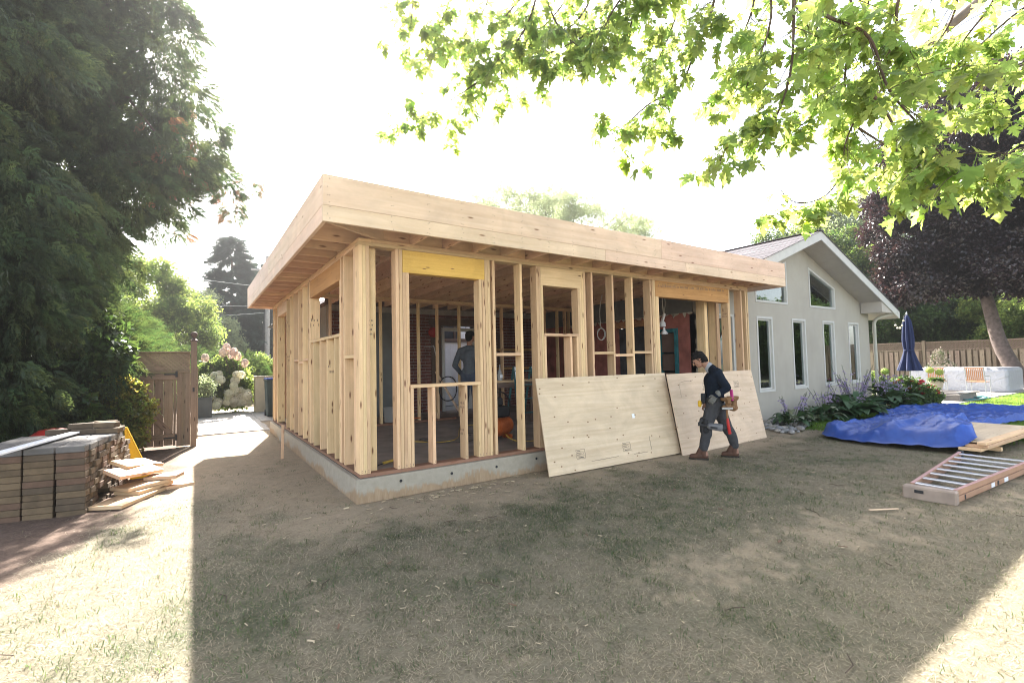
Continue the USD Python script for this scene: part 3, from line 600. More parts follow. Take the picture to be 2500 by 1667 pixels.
# its old side wall, now inside the addition
rw = MB().box((GX0, GY + 0.001, -0.05), (GX0 + 0.2, 0.98, 2.05)).box((GX0, 0.98, 1.76), (GX0 + 0.2, 1.75, 2.05)).box((GX0, 1.50, -0.05), (GX0 + 0.2, 1.75, 1.76)).box((GX0, 1.75, 2.0), (GX0 + 0.2, 2.70, 2.05)).box((GX0, 2.70, -0.05), (GX0 + 0.2, 5.74, 2.05)).build(gh, 'inner_wall', 'red_plaster')
part(gh, 'drywall_strip', MB().box((GX0 - 0.012, GY + 0.12, 2.052), (GX0 + 0.2, 5.74, 2.49)).mesh(), 'drywall_dark')
m = MB(); r = random.Random(3)
for k in range(26):
    y = GY + 0.1 + k * 0.14 + r.uniform(0, 0.09); w = r.uniform(0.04, 0.22); h = r.uniform(0.015, 0.10); a_ = r.uniform(0.2, 0.8); T_ = [(y, 2.0515), (y + w, 2.0515), (y + w * r.uniform(0.8, 1), 2.0515 - h * r.uniform(0.2, 0.6)), (y + w * a_, 2.0515 - h), (y + w * r.uniform(0, 0.15), 2.0515 - h * r.uniform(0.2, 0.7))]; q_v = np.array([(GX0 - o, *t_) for o in (0.010, 0.001) for t_ in T_]); m.add(q_v, np.array([(0, 1, 2), (0, 2, 3), (0, 3, 4), (5, 7, 6), (5, 8, 7), (5, 9, 8)] + [t3 for i3 in range(5) for t3 in ((i3, i3 + 5, (i3 + 1) % 5), ((i3 + 1) % 5, i3 + 5, (i3 + 1) % 5 + 5))]))
m.build(gh, 'torn_plaster', 'plaster_edge')
m = MB()
for k in range(22): z = k * 0.095; m.box((GX0 - 0.02, GY + 0.002, z), (GX0 - 0.001, GY + 0.03 + r.uniform(0.0, 0.06), z + 0.094), 0.003)
m.build(gh, 'broken_stucco_edge', 'plaster_edge')
dr = MB().box((GX0 - 0.03, 0.982, -0.04), (GX0 + 0.1, 1.06, 1.758)).box((GX0 - 0.03, 1.42, -0.04), (GX0 + 0.1, 1.498, 1.758)).box((GX0 - 0.03, 1.061, 1.68), (GX0 + 0.1, 1.419, 1.758)).build(gh, 'side_door', 'teal_paint')
for z0, z1 in ((0.0, 0.5), (0.56, 0.86), (0.9, 1.24), (1.28, 1.66)): part(dr, 'panel', MB().box((GX0 + 0.02, 1.09, z0), (GX0 + 0.04, 1.40, z1)).mesh(), 'dark_wood')
lum(gh, 'opening_lintel', (GX0 - 0.012, 1.752, 1.86), (GX0 + 0.1, 2.698, 1.998), 'oak_slat')
part(gh, 'opening_shade', MB().box((GX0 + 0.14, 1.752, -0.04), (GX0 + 0.16, 2.698, 1.86)).mesh(), 'dark_room')  # dark sheet stands in for the shade inside the opening
# ---------------------------------------------------------------- the brick house behind the frame
bh = thing('brick_house', 'old dark red brick house wall with an open doorway behind the timber frame', 'house')
BY = 5.75
bw = part(bh, 'wall', MB().box((0.98, BY + 0.012, -0.5), (3.68, BY + 0.22, 2.50)).box((4.62, BY + 0.012, -0.5), (6.63, BY + 0.22, 2.50)).box((3.68, BY + 0.012, 2.10), (4.62, BY + 0.22, 2.50)).mesh(), 'mortar')
stuffb = MB(); n = 0
for row in range(31):
    z = -0.03 + row * 0.0775; x = 0.99 - (0.11 if row % 2 else 0)
    while x < 6.6:
        x0, x1 = max(x, 0.985), min(x + 0.205, 6.62); x += 0.217
        if z > 2.4 or x1 - x0 < 0.03: continue
        if z < 2.10 and x0 < 4.63 and x1 > 3.67:
            if x0 < 3.67: x1 = 3.675
            elif x1 > 4.63: x0 = 4.625
            else: continue
            if x1 - x0 < 0.03: continue
        b = ((x0, BY + rnd.uniform(-0.002, 0.002), z), (x1, BY + 0.05, z + 0.0655))
        if 2.45 < x0 < 4.9 and z > 0.1 and n < 298: part(bw, 'brick', MB().box(*b, 0.003).mesh(), 'brick_red'); n += 1
        else: stuffb.box(*b, 0.003)
stuffb.build(bw, 'brickwork', 'brick_red', kind='stuff')
lum(bh, 'lintel', (3.35, BY - 0.03, 2.105), (5.0, BY - 0.001, 2.26), 'dark_wood')
MB().box((3.685, BY - 0.02, -0.04), (3.765, BY + 0.2, 2.05)).box((4.535, BY - 0.02, -0.04), (4.615, BY + 0.2, 2.05)).box((3.766, BY - 0.02, 1.97), (4.534, BY + 0.2, 2.05)).build(bh, 'door_frame', 'white_trim')
lum(bh, 'side_panel', (3.40, BY - 0.035, 0), (3.66, BY - 0.003, 2.09), 'dark_wood')
part(bh, 'grey_board', MB().box((1.85, BY - 0.03, -0.03), (2.45, BY - 0.008, 2.36)).mesh(), 'drywall_dark')
wb = thing('white_board_wall', 'white painted board wall seen through the doorway of the brick house', 'wall')
for k in range(13): part(wb, 'board', MB().box((3.3 + k * 0.17, 7.2, -0.05), (3.467 + k * 0.17, 7.225, 1.76 if k < 10 else 2.3), 0.004).mesh(), 'white_paint')
lum(wb, 'top_beam', (3.2, 7.15, 1.765), (5.6, 7.25, 1.86), 'dark_wood')
for k in range(6): lum(wb, 'stud', (3.35 + 0.36 * k, 7.2, 1.861), (3.39 + 0.36 * k, 7.29, 2.7), 'dark_wood')
part(wb, 'backing', MB().box((3.1, 7.3, -0.3), (5.8, 7.34, 3.75)).mesh(), 'dark_room')  # out of view above the beam, raised to block sun on the slab
part(bh, 'rear_walls', MB().box((0.98, BY + 0.23, -0.5), (1.2, 14.0, 2.5)).box((5.9, BY + 0.23, -0.5), (6.1, 7.5, 2.5)).box((3.05, BY + 0.23, -0.4), (5.85, 7.19, -0.06)).mesh(), 'drywall')
v = np.array([(0.75, 7.55, 2.62), (9.0, 7.55, 2.62), (9.0, 14.5, 2.62), (0.75, 14.5, 2.62), (3.6, 10.2, 3.9), (8.0, 10.2, 3.9)])  # rear roof out of view, held back so sky lights the white boards
part(bh, 'roof', (v, np.array([[0, 1, 5], [0, 5, 4], [1, 2, 5], [2, 3, 4], [2, 4, 5], [3, 0, 4], [0, 3, 2], [0, 2, 1]])), 'shingles')
part(bh, 'eave_strip', MB().box((0.98, 5.98, 2.51), (3.0, 7.54, 2.60)).mesh(), 'dark_wood')  # out of view, keeps sun out beside the open gap
part(bh, 'eave_strip', MB().box((6.1, 5.98, 2.51), (7.5, 7.54, 2.6)).mesh(), 'dark_wood')
part(bh, 'ledger', MB().box((0.95, 5.735, 2.501), (7.5, 5.97, 2.80)).mesh(), 'dark_wood')  # unseen board added to close the gap where sun came in
# ---------------------------------------------------------------- foliage kit
def leafmat(name, refl, trans, fac=0.5, rough=0.5, spec=0.25, vary=0.25, hue=0.02):
    material(name, {'oi': ('object_info', {}), 'g': ('geometry', {}), 'ad': ('math', {'math_type': 'add'}), 'fr': ('math', {'math_type': 'fraction'}),
        'v': ('map_range', {'to_min': 1 - vary, 'to_max': 1 + vary}), 'h': ('map_range', {'to_min': 0.5 - hue, 'to_max': 0.5 + hue}),
        'ml': ('math', {'math_type': 'multiply', 'value2': 7.31}), 'f2': ('math', {'math_type': 'fraction'}),
        'c1': ('hsv', {'color': refl}), 'c2': ('hsv', {'color': trans}),
        'p': ('principled_bsdf', {'roughness': rough, 'specular_ior_level': spec}), 't': ('translucent_bsdf', {}), 'm': ('mix_closure', {'fac': fac})},
        [('oi.random', 'ad.value1'), ('g.random_per_island', 'ad.value2'), ('ad.value', 'fr.value1'), ('fr.value', 'v.value'), ('fr.value', 'ml.value1'), ('ml.value', 'f2.value1'), ('f2.value', 'h.value'),
         ('v.result', 'c1.value'), ('h.result', 'c1.hue'), ('v.result', 'c2.value'), ('h.result', 'c2.hue'),
         ('c1.color', 'p.base_color'), ('c2.color', 't.color'), ('p.BSDF', 'm.closure1'), ('t.BSDF', 'm.closure2')], surface='m.closure')
leafmat('maple_leaf', (0.11, 0.16, 0.06), (0.42, 0.54, 0.12), 0.52, 0.45, 0.25, 0.35, 0.025)
leafmat('cedar_leaf', (0.034, 0.058, 0.029), (0.13, 0.18, 0.05), 0.35, 0.55, 0.3, 0.4, 0.03)
leafmat('rust_leaf', (0.17, 0.09, 0.05), (0.36, 0.20, 0.09), 0.4)
leafmat('copper_leaf', (0.024, 0.016, 0.019), (0.05, 0.022, 0.02), 0.2, 0.28, 0.6, 0.5, 0.04)
leafmat('locust_leaf', (0.17, 0.20, 0.12), (0.42, 0.48, 0.24), 0.5)
leafmat('spruce_leaf', (0.035, 0.055, 0.045), (0.06, 0.09, 0.05), 0.2, 0.6)
leafmat('hedge_leaf', (0.035, 0.058, 0.02), (0.11, 0.17, 0.04), 0.35, 0.55, 0.2, 0.5, 0.03)
leafmat('bright_leaf', (0.085, 0.125, 0.035), (0.28, 0.36, 0.08), 0.5)
leafmat('deep_leaf', (0.035, 0.065, 0.02), (0.12, 0.20, 0.04), 0.35, 0.4, 0.4, 0.35)
leafmat('shrub_leaf', (0.085, 0.115, 0.03), (0.50, 0.48, 0.08), 0.5, 0.35, 0.5, 0.4, 0.05)
leafmat('hosta_leaf', (0.055, 0.105, 0.05), (0.10, 0.18, 0.06), 0.25, 0.4, 0.4, 0.3)
leafmat('hosta_edge', (0.40, 0.44, 0.32), (0.3, 0.34, 0.2), 0.2)
leafmat('lilac_petal', (0.40, 0.32, 0.50), (0.46, 0.38, 0.56), 0.4, 0.6, 0.1, 0.15)
leafmat('cream_petal', (0.82, 0.80, 0.68), (0.9, 0.88, 0.70), 0.5, 0.7, 0.1, 0.08)
leafmat('blush_petal', (0.78, 0.66, 0.58), (0.85, 0.72, 0.6), 0.35, 0.7, 0.1, 0.1)
leafmat('red_petal', (0.24, 0.025, 0.03), (0.3, 0.04, 0.035), 0.3, 0.6, 0.1, 0.3)
leafmat('lime_petal', (0.40, 0.50, 0.14), (0.5, 0.6, 0.2), 0.4, 0.6, 0.1, 0.15)
leafmat('straw_blade', (0.345, 0.295, 0.205), (0.27, 0.23, 0.15), 0.25, 0.6, 0.2, 0.35, 0.015)
leafmat('green_blade', (0.075, 0.105, 0.05), (0.16, 0.22, 0.07), 0.4, 0.5, 0.2, 0.35, 0.03)
leafmat('lawn_blade', (0.075, 0.15, 0.03), (0.30, 0.46, 0.06), 0.45, 0.5, 0.2, 0.3, 0.02)
plain('bark_grey', (0.17, 0.135, 0.11), 0.9, 0.4, 9.0, bump=0.01)
plain('bark_brown', (0.085, 0.06, 0.045), 0.9, 0.35, 12.0, bump=0.006)
def leaf_quads(c, tip, nrm, L, Wd):
    """folded diamond leaves: n x (4 verts, 2 tris)"""
    s = np.cross(tip, nrm); s /= np.maximum(np.linalg.norm(s, axis=1, keepdims=True), 1e-9)
    L, Wd = np.asarray(L)[:, None], np.asarray(Wd)[:, None]
    a = c; b = c + tip * L * 0.45 + s * Wd / 2 + nrm * Wd * 0.12; d = c + tip * L * 0.45 - s * Wd / 2 + nrm * Wd * 0.12; e = c + tip * L
    v = np.stack([a, b, e, d], 1).reshape(-1, 3); k = np.arange(len(c))[:, None] * 4
    return v, np.concatenate([k + [0, 1, 2], k + [0, 2, 3]], 1).reshape(-1, 3)
def rvec(r, n): v = r.normal(size=(n, 3)); return v / np.linalg.norm(v, axis=1, keepdims=True)
def leafy_proto(seed, n=22, R=0.2, L=0.09, flat=0.7, droop=0.35):
    r = np.random.default_rng(seed)
    c = rvec(r, n) * R * r.uniform(0.15, 1, (n, 1)) * (1, 1, flat)
    tip = rvec(r, n) * 0.7 + c / R + (0, 0, -droop); tip /= np.linalg.norm(tip, axis=1, keepdims=True)
    nr = rvec(r, n) * 0.6 + (0, 0, 1); nr -= tip * (nr * tip).sum(1, keepdims=True); nr /= np.linalg.norm(nr, axis=1, keepdims=True)
    l = L * r.uniform(0.7, 1.25, n); return leaf_quads(c, tip, nr, l, l * r.uniform(0.55, 0.8, n))
def cedar_proto(seed, L=0.26, n=9):
    """a flat drooping cedar spray along +x, its plane upright"""
    r = np.random.default_rng(seed); c, tip, nr, ll, ww = [], [], [], [], []
    for k in range(n):
        t = (k + 0.5) / n; p = V(t * L, 0, -0.25 * L * t * t)
        for s in (-1, 1):
            d = unit(V(0.75, 0.25 * r.normal(), s * 0.62 - 0.30)); l = L * (0.42 - 0.25 * t) * r.uniform(0.7, 1.2)
            q = p + V(0, 0.02 * r.normal(), 0)
            c.append(q); tip.append(d); nr.append(unit(V(0.1 * r.normal(), 1, 0.25 * r.normal()))); ll.append(l); ww.append(l * 0.30)
            for j in range(2):
                q2 = q + d * l * (0.35 + 0.3 * j); d2 = unit(d + V(0.1, 0.2 * r.normal(), -0.55 * s if j else 0.5 * s))
                c.append(q2); tip.append(d2); nr.append(unit(V(0.1, 1, 0.3 * r.normal()))); ll.append(l * 0.5); ww.append(l * 0.16)
    return leaf_quads(np.array(c), np.array(tip), np.array(nr), np.array(ll), np.array(ww))
def needle_proto(seed, L=0.5):
    r = np.random.default_rng(seed); n = 46; t = r.uniform(0, 1, n)
    c = np.stack([t * L, 0.03 * r.normal(size=n), -0.1 * L * t], 1)
    tip = rvec(r, n) * 0.6 + (0.8, 0, -0.2) + np.stack([0 * t, r.choice([-1, 1], n) * 0.6, 0 * t], 1); tip /= np.linalg.norm(tip, axis=1, keepdims=True)
    nr = rvec(r, n); nr -= tip * (nr * tip).sum(1, keepdims=True); nr /= np.linalg.norm(nr, axis=1, keepdims=True)
    return leaf_quads(c, tip, nr, 0.17 * r.uniform(0.7, 1.2, n), np.full(n, 0.03))
def blob_points(r, blobs, n, shell=0.5, gap=None):
    """n points in a union of ellipsoids (cx, cy, cz, rx, ry, rz), towards their outsides; returns points and outward directions"""
    b = np.asarray(blobs, float); wgt = b[:, 3] * b[:, 4] + b[:, 4] * b[:, 5] + b[:, 3] * b[:, 5]
    i = r.choice(len(b), n, p=wgt / wgt.sum()); d = rvec(r, n)
    p = b[i, :3] + d * b[i, 3:] * (shell + (1 - shell) * r.uniform(0, 1, (n, 1)) ** 0.6)
    if gap:
        keep = meshkit.fbm(p * gap[0], 3, 4) > gap[1]; p, d = p[keep], d[keep]
    return p, d
def sub_blobs(r, big, n, rad):
    """clumps of foliage over the outside of big ellipsoids"""
    p, d = blob_points(r, big, n, 0.8); s = r.uniform(0.6, 1.25, (n, 1)) * rad
    return np.hstack([p, s, s, s * 0.75])
def random_mats(r, n, upright=0.0):
    z = rvec(r, n) + (0, 0, upright); return frames(z, r.uniform(0, 6.28, n))
def spray_mats(r, d, droop=0.55, twist=0.5):
    """x axis outwards and drooping, y level"""
    h = d * (1, 1, 0.35) + 0.35 * rvec(r, len(d)); h[:, 2] -= droop; x = h / np.linalg.norm(h, axis=1, keepdims=True)
    y = np.cross(np.array([[0, 0, 1.0]]), x) + twist * rvec(r, len(d)) * 0.6; y -= x * (x * y).sum(1, keepdims=True); y /= np.maximum(np.linalg.norm(y, axis=1, keepdims=True), 1e-9)
    return np.stack([x, y, np.cross(x, y)], 2)
def limbs(parent, base, top, tips, r0, mat, bend=0.3, nm='limb', seed=0, twig=0.012):
    rr_ = random.Random(seed); base, top = np.asarray(base, float), np.asarray(top, float)
    for k, t in enumerate(tips):
        s = rr_.uniform(0.25, 0.9); a = base + (top - base) * s; t = np.asarray(t, float)
        mid = (a + t) / 2 + V(rr_.uniform(-bend, bend), rr_.uniform(-bend, bend), rr_.uniform(0, bend)) * 0.6
        p = curve([a, mid, t], 9); part(parent, nm, tube(p, np.linspace(r0 * (1.05 - s * 0.7), twig, 9), 7), mat, smooth=True)

BR = {'a': [(0.40, -1.60, 4.43), (0.25, -1.60, 4.01), (0.13, -1.62, 3.74), (0.08, -1.58, 3.61)],
    'b': [(0.74, -2.18, 4.11), (0.66, -2.12, 3.98), (0.53, -2.02, 3.79), (0.35, -1.94, 3.44), (0.27, -1.94, 3.32)],
    'c': [(0.68, -2.37, 4.00), (0.64, -2.33, 3.79), (0.60, -2.30, 3.65), (0.49, -2.16, 3.45), (0.33, -1.98, 3.27), (0.19, -1.82, 3.17), (0.00, -1.62, 3.06), (-0.07, -1.52, 3.26)],
    'd': [(1.20, -3.30, 3.55), (1.06, -3.09, 3.48), (0.89, -2.85, 3.43), (0.70, -2.59, 3.34), (0.57, -2.44, 3.30)],
    'e': [(0.57, -2.53, 3.78), (0.59, -2.54, 3.67), (0.63, -2.56, 3.54), (0.80, -2.66, 3.32)],
    'f': [(1.14, -3.50, 3.41), (1.11, -3.47, 3.26), (1.06, -3.42, 3.06), (1.04, -3.35, 2.93), (1.00, -3.25, 2.77), (0.91, -3.18, 2.73), (0.79, -3.03, 2.60), (0.67, -2.89, 2.57)],
    'g': [(0.98, -3.97, 2.97), (0.98, -3.96, 2.87), (1.02, -3.92, 2.60), (1.02, -3.85, 2.39), (1.00, -3.77, 2.29), (0.94, -3.66, 2.27), (0.87, -3.61, 2.16)],
    'h': [(0.65, -4.10, 2.73), (0.71, -4.13, 2.65), (0.80, -4.18, 2.57), (0.92, -4.26, 2.50), (1.05, -4.28, 2.32), (1.22, -4.33, 2.17), (1.39, -4.38, 2.02), (1.55, -4.42, 1.98)],
    'i': [(1.50, -3.85, 3.29), (1.51, -3.84, 2.97), (1.52, -3.83, 2.67), (1.54, -3.78, 2.53), (1.46, -3.72, 2.48)],
    'j': [(1.62, -3.93, 3.26), (1.70, -3.90, 2.75), (1.77, -3.88, 2.65), (1.80, -3.89, 2.51), (1.78, -3.87, 2.44), (1.75, -3.85, 2.30), (1.76, -3.78, 2.14), (1.73, -3.70, 2.09), (1.60, -3.56, 2.18)],
    'k': [(1.80, -3.89, 2.51), (1.90, -3.95, 2.43), (1.99, -4.01, 2.35), (2.12, -4.04, 2.26)],
    'l': [(1.53, -4.10, 3.12), (1.52, -4.09, 3.02), (1.51, -4.08, 2.85), (1.73, -4.16, 2.76)],
    'm': [(2.99, -4.62, 3.34), (2.79, -4.48, 3.25), (2.56, -4.31, 3.02), (2.43, -4.16, 2.86)],
    'n': [(3.06, -4.53, 2.98), (2.83, -4.36, 2.90), (2.63, -4.22, 2.73), (2.46, -4.10, 2.63)],
    'o': [(1.05, -2.97, 3.74), (1.02, -2.93, 3.47), (1.00, -2.85, 3.31), (0.87, -2.70, 3.23)],
    'p': [(1.97, -4.29, 3.22), (2.10, -4.30, 3.05), (2.11, -4.24, 2.95), (1.99, -4.16, 2.83)],
    'q': [(1.50, -3.51, 3.56), (1.48, -3.48, 3.30), (1.42, -3.43, 3.12), (1.40, -3.34, 2.92)],
    'r': [(2.43, -4.55, 2.32), (2.35, -4.49, 2.24), (2.32, -4.46, 2.17)],
    's': [(1.07, -2.52, 4.08), (1.05, -2.49, 3.89), (0.95, -2.42, 3.71), (0.59, -2.11, 3.59)],
    'u': [(0.62, -1.64, 4.51), (0.63, -1.69, 4.25), (0.49, -1.64, 3.98), (0.32, -1.58, 3.74)],
    'aa': [(0.16, -1.21, 4.53), (0.13, -1.23, 4.24), (0.09, -1.25, 3.99)],
    'v': [(1.14, -2.22, 4.33), (1.09, -2.17, 4.12), (0.95, -2.07, 3.92), (0.84, -1.98, 3.76), (0.67, -1.92, 3.56)],
    'w': [(0.80, -3.15, 3.47), (0.77, -3.00, 3.38), (0.70, -2.95, 3.22), (0.71, -2.83, 3.10)],
    'x': [(1.15, -3.73, 3.22), (1.19, -3.74, 2.97), (1.18, -3.67, 2.80), (1.17, -3.60, 2.67)],
    'y': [(1.46, -4.29, 2.96), (1.46, -4.22, 2.82), (1.50, -4.19, 2.71), (1.46, -4.09, 2.60), (1.39, -4.04, 2.51)],
    'z': [(2.34, -4.41, 3.24), (2.30, -4.38, 3.06), (2.29, -4.31, 2.98), (2.32, -4.26, 2.84)],
    'bb': [(1.30, -4.15, 2.41), (1.45, -4.18, 2.29), (1.46, -4.19, 2.16), (1.46, -4.12, 2.04)],
    'cc': [(1.39, -4.37, 2.02), (1.42, -4.39, 2.00), (1.58, -4.44, 1.94)],
    't': [(1.41, -3.10, 3.82), (1.34, -3.04, 3.53), (1.27, -2.98, 3.31), (1.20, -2.92, 3.13)],
    }
# ---------------------------------------------------------------- the maple whose branches hang into the picture from above
mt = thing('maple_tree', 'bright green maple branches hanging into the top right from overhead', 'tree')
part(mt, 'trunk', tube(curve([(4.6, -8.3, -0.5), (4.55, -8.25, 1.6), (4.4, -8.0, 3.6), (4.2, -7.6, 6.0), (4.1, -7.5, 8.5)], 16), np.linspace(0.34, 0.12, 16), 14), 'bark_grey', smooth=True)
half = [(0, 0), (0.10, 0.05), (0.27, -0.05), (0.26, 0.06), (0.47, 0.10), (0.40, 0.20), (0.24, 0.27), (0.40, 0.34), (0.43, 0.43), (0.63, 0.53), (0.48, 0.57), (0.46, 0.68), (0.30, 0.60), (0.17, 0.50), (0.21, 0.66), (0.31, 0.80), (0.19, 0.83), (0.12, 0.95), (0, 1.12)]
outline = half + [(-x, y) for x, y in half[-2:0:-1]]
lm = trimesh.creation.triangulate_polygon(Polygon(outline), engine='earcut')
LV, LF = np.asarray(lm[0], float), np.asarray(lm[1], int)
def maple_leaf(seed, size):
    r = np.random.default_rng(seed); x, y = LV[:, 0], LV[:, 1]
    z = r.uniform(0.0, 0.6) * np.abs(x) ** 1.2 - r.uniform(-0.2, 0.5) * y * y * 0.6 + r.uniform(-0.35, 0.35) * x * y + 0.03 * np.sin(9 * y + 5 * x + r.uniform(0, 6))
    v = np.stack([x * r.uniform(0.85, 1.05), y, z], 1)
    pet = np.array([(-0.012, 0.02, 0), (0.012, 0.02, 0), (0.012, -0.65, 0.12), (-0.012, -0.65, 0.12)])
    return np.vstack([v, pet]) * size, np.vstack([LF, np.array([[0, 1, 2], [0, 2, 3]]) + len(v)])
lr = np.random.default_rng(5)
nodes, tw = [], MB()
for key, pts in BR.items():
    p = curve(pts, 40); part(mt, 'branch', tube(p, np.linspace(0.0085, 0.0025, 40), 6), 'bark_brown', smooth=True)
    seg = np.linalg.norm(np.diff(p, axis=0), axis=1).sum()
    nt = max(4, int(seg / 0.075))
    for k in range(nt):
        t = (k + lr.uniform(0.1, 0.9)) / nt; i = min(int(t * 39), 38); a = p[i] + (p[i + 1] - p[i]) * (t * 39 - i)
        d = unit(unit(p[i + 1] - p[i]) * 0.6 + rvec(lr, 1)[0] * (1, 1, 0.55)); l = lr.uniform(0.10, 0.40) * (1.15 - 0.5 * t)
        q = curve([a, a + d * l * 0.5, a + d * l + (0, 0, -0.16 * l)], 6); tw.tube(q, np.linspace(0.0028, 0.0012, 6), 4)
        for s in (0.4, 0.62, 0.84, 1.0, 1.0): nodes.append(q[int(s * 5)])
    for s in np.linspace(0.12, 1, 6): nodes.append(p[int(s * 39)])
tw.build(mt, 'twigs', 'bark_brown', kind='stuff')
P_, M_, S_ = [], [], []
for nd in nodes:
    for k in range(lr.integers(1, 5)):
        out = unit(rvec(lr, 1)[0] * (1, 1, 0.5)); tipd = unit(out * lr.uniform(0.3, 1.0) + V(0, 0, -lr.uniform(0.5, 1.1)))
        nr = unit(out * 0.8 + rvec(lr, 1)[0] * 0.6 + V(0, 0, 0.75)); nr = unit(nr - tipd * (nr @ tipd)); sz = lr.uniform(0.040, 0.096)
        P_.append(nd + tipd * 0.65 * sz); M_.append(np.stack([np.cross(tipd, nr), tipd, nr], 1)); S_.append(sz)
P_, M_, S_ = np.array(P_), np.array(M_), np.array(S_)
px_size = S_ / np.maximum((P_ - EYE) @ _f, 0.3)
vis = ((P_ - EYE) @ _u) / ((P_ - EYE) @ _f) < 0.74
order = np.argsort(-px_size * vis); big, rest = order[:298], order[298:]
for i in big:
    v, f = maple_leaf(int(i), S_[i]); part(mt, 'leaf', (v @ M_[i].T + P_[i], f), 'maple_leaf')
pr = [(maple_leaf(900 + k, 1.0), 'maple_leaf') for k in range(9)]
scatter(mt, 'leaves', pr, P_[rest], quats_from_mats(M_[rest]), S_[rest], lr.integers(0, 9, len(rest)))
for k, (a, b) in enumerate((((4.4, -8.0, 3.6), (2.2, -2.9, 4.15)), ((4.3, -7.8, 4.4), (0.6, -2.6, 4.3)), ((4.4, -8.0, 3.4), (2.9, -3.6, 3.1)))):
    part(mt, 'limb', tube(curve([a, (V(*a) + V(*b)) / 2 + (0, 0, 0.9), b], 14), np.linspace(0.11, 0.02, 14), 9), 'bark_grey', smooth=True)
lr2 = np.random.default_rng(77)
p, d = blob_points(lr2, [(4.3, -8.4, 7.2, 3.6, 2.6, 2.6), (2.5, -6.8, 6.6, 2.2, 1.8, 1.4)], 2600, 0.4)
scatter(mt, 'upper_leaves', pr, p, quats_from_mats(random_mats(lr2, len(p), 0.6)), lr2.uniform(0.07, 0.12, len(p)), lr2.integers(0, 9, len(p)))

# ---------------------------------------------------------------- tall cedars on the left
cp = [(cedar_proto(20 + k), 'cedar_leaf') for k in range(6)]
def cedar(label, trunk, big, n_clumps, n, seed, lean=(0, 0), rust=None):
    r = np.random.default_rng(seed); t = thing('cedar_tree', label, 'tree', group=None)
    b, tp = trunk
    part(t, 'trunk', tube(curve([b, (V(*b) + V(*tp)) / 2 + (0.12, 0.1, 0), tp], 12), np.linspace(0.22, 0.05, 12), 10), 'bark_brown', smooth=True)
    cl = sub_blobs(r, big, n_clumps, 0.62)
    p, d = blob_points(r, cl, n, 0.35)
    limbs(t, V(*b) + (0, 0, 1.2), tp, cl[r.choice(len(cl), 16), :3], 0.07, 'bark_brown', seed=seed)
    m = spray_mats(r, d); idx = r.integers(0, 6, len(p)); protos = list(cp)
    if rust is not None:
        protos.append((cedar_proto(31), 'rust_leaf')); near = (np.linalg.norm((p - rust[:3]) / rust[3], axis=1) < 1) & (r.uniform(size=len(p)) < 0.05); idx[near] = 6
    scatter(t, 'crown', protos, p, quats_from_mats(m), r.uniform(0.8, 1.5, len(p)), idx)
    return t
cedar('big dark cedar whose crown leans over the gate on the left', ((-3.3, 6.9, -0.4), (-3.0, 7.0, 10.5)),
      [(-3.15, 6.6, 4.7, 1.5, 1.4, 1.1), (-2.75, 6.8, 6.1, 1.65, 1.5, 1.2), (-3.2, 6.9, 7.6, 1.75, 1.4, 1.5), (-3.6, 7.0, 9.4, 1.45, 1.3, 1.5), (-3.9, 6.3, 3.1, 1.4, 1.2, 1.1)], 150, 15000, 41, rust=V(-1.2, 6.6, 5.2, 1.5))
cedar('dark bushy cedar at the left edge reaching down behind the paving stone stack', ((-4.9, 4.6, -0.4), (-4.9, 4.7, 9.0)),
      [(-4.7, 4.6, 1.2, 1.5, 1.2, 1.6), (-4.6, 4.5, 3.4, 1.5, 1.2, 1.5), (-4.7, 4.6, 5.6, 1.5, 1.3, 1.6), (-4.9, 4.7, 7.6, 1.3, 1.2, 1.5), (-3.6, 5.0, 1.3, 0.9, 0.7, 1.4)], 150, 15000, 42)
cedar('dark cedar further back at the far left with deep shaded boughs', ((-6.6, 6.8, -0.4), (-6.6, 6.9, 11.0)),
      [(-6.5, 6.8, 1.5, 1.6, 1.5, 1.8), (-6.4, 6.7, 4.2, 1.7, 1.5, 1.7), (-6.4, 6.8, 7.0, 1.6, 1.5, 1.8), (-6.6, 6.9, 9.6, 1.3, 1.3, 1.5)], 90, 8000, 43)
# the thin outlying branch of the first cedar, seen against the sky
r = np.random.default_rng(44); ob = '/World/cedar_tree'
part(ob, 'limb', tube(curve([(-2.2, 6.7, 4.7), (-1.2, 6.6, 4.95), (-0.45, 6.5, 5.25)], 10), np.linspace(0.03, 0.006, 10), 6), 'bark_brown', smooth=True)
p, d = blob_points(r, [(-0.85, 6.6, 4.75, 0.32, 0.3, 0.35), (-0.50, 6.5, 5.0, 0.25, 0.25, 0.25), (-0.75, 6.5, 4.4, 0.28, 0.25, 0.22), (-0.28, 6.5, 5.2, 0.14, 0.15, 0.14)], 230, 0.2)
scatter(ob, 'outer_sprays', [cp[0], cp[1], (cedar_proto(31), 'rust_leaf')], p, quats_from_mats(spray_mats(r, d)), r.uniform(0.45, 0.85, len(p)), r.choice([0, 1, 2], len(p), p=[.4, .35, .25]))
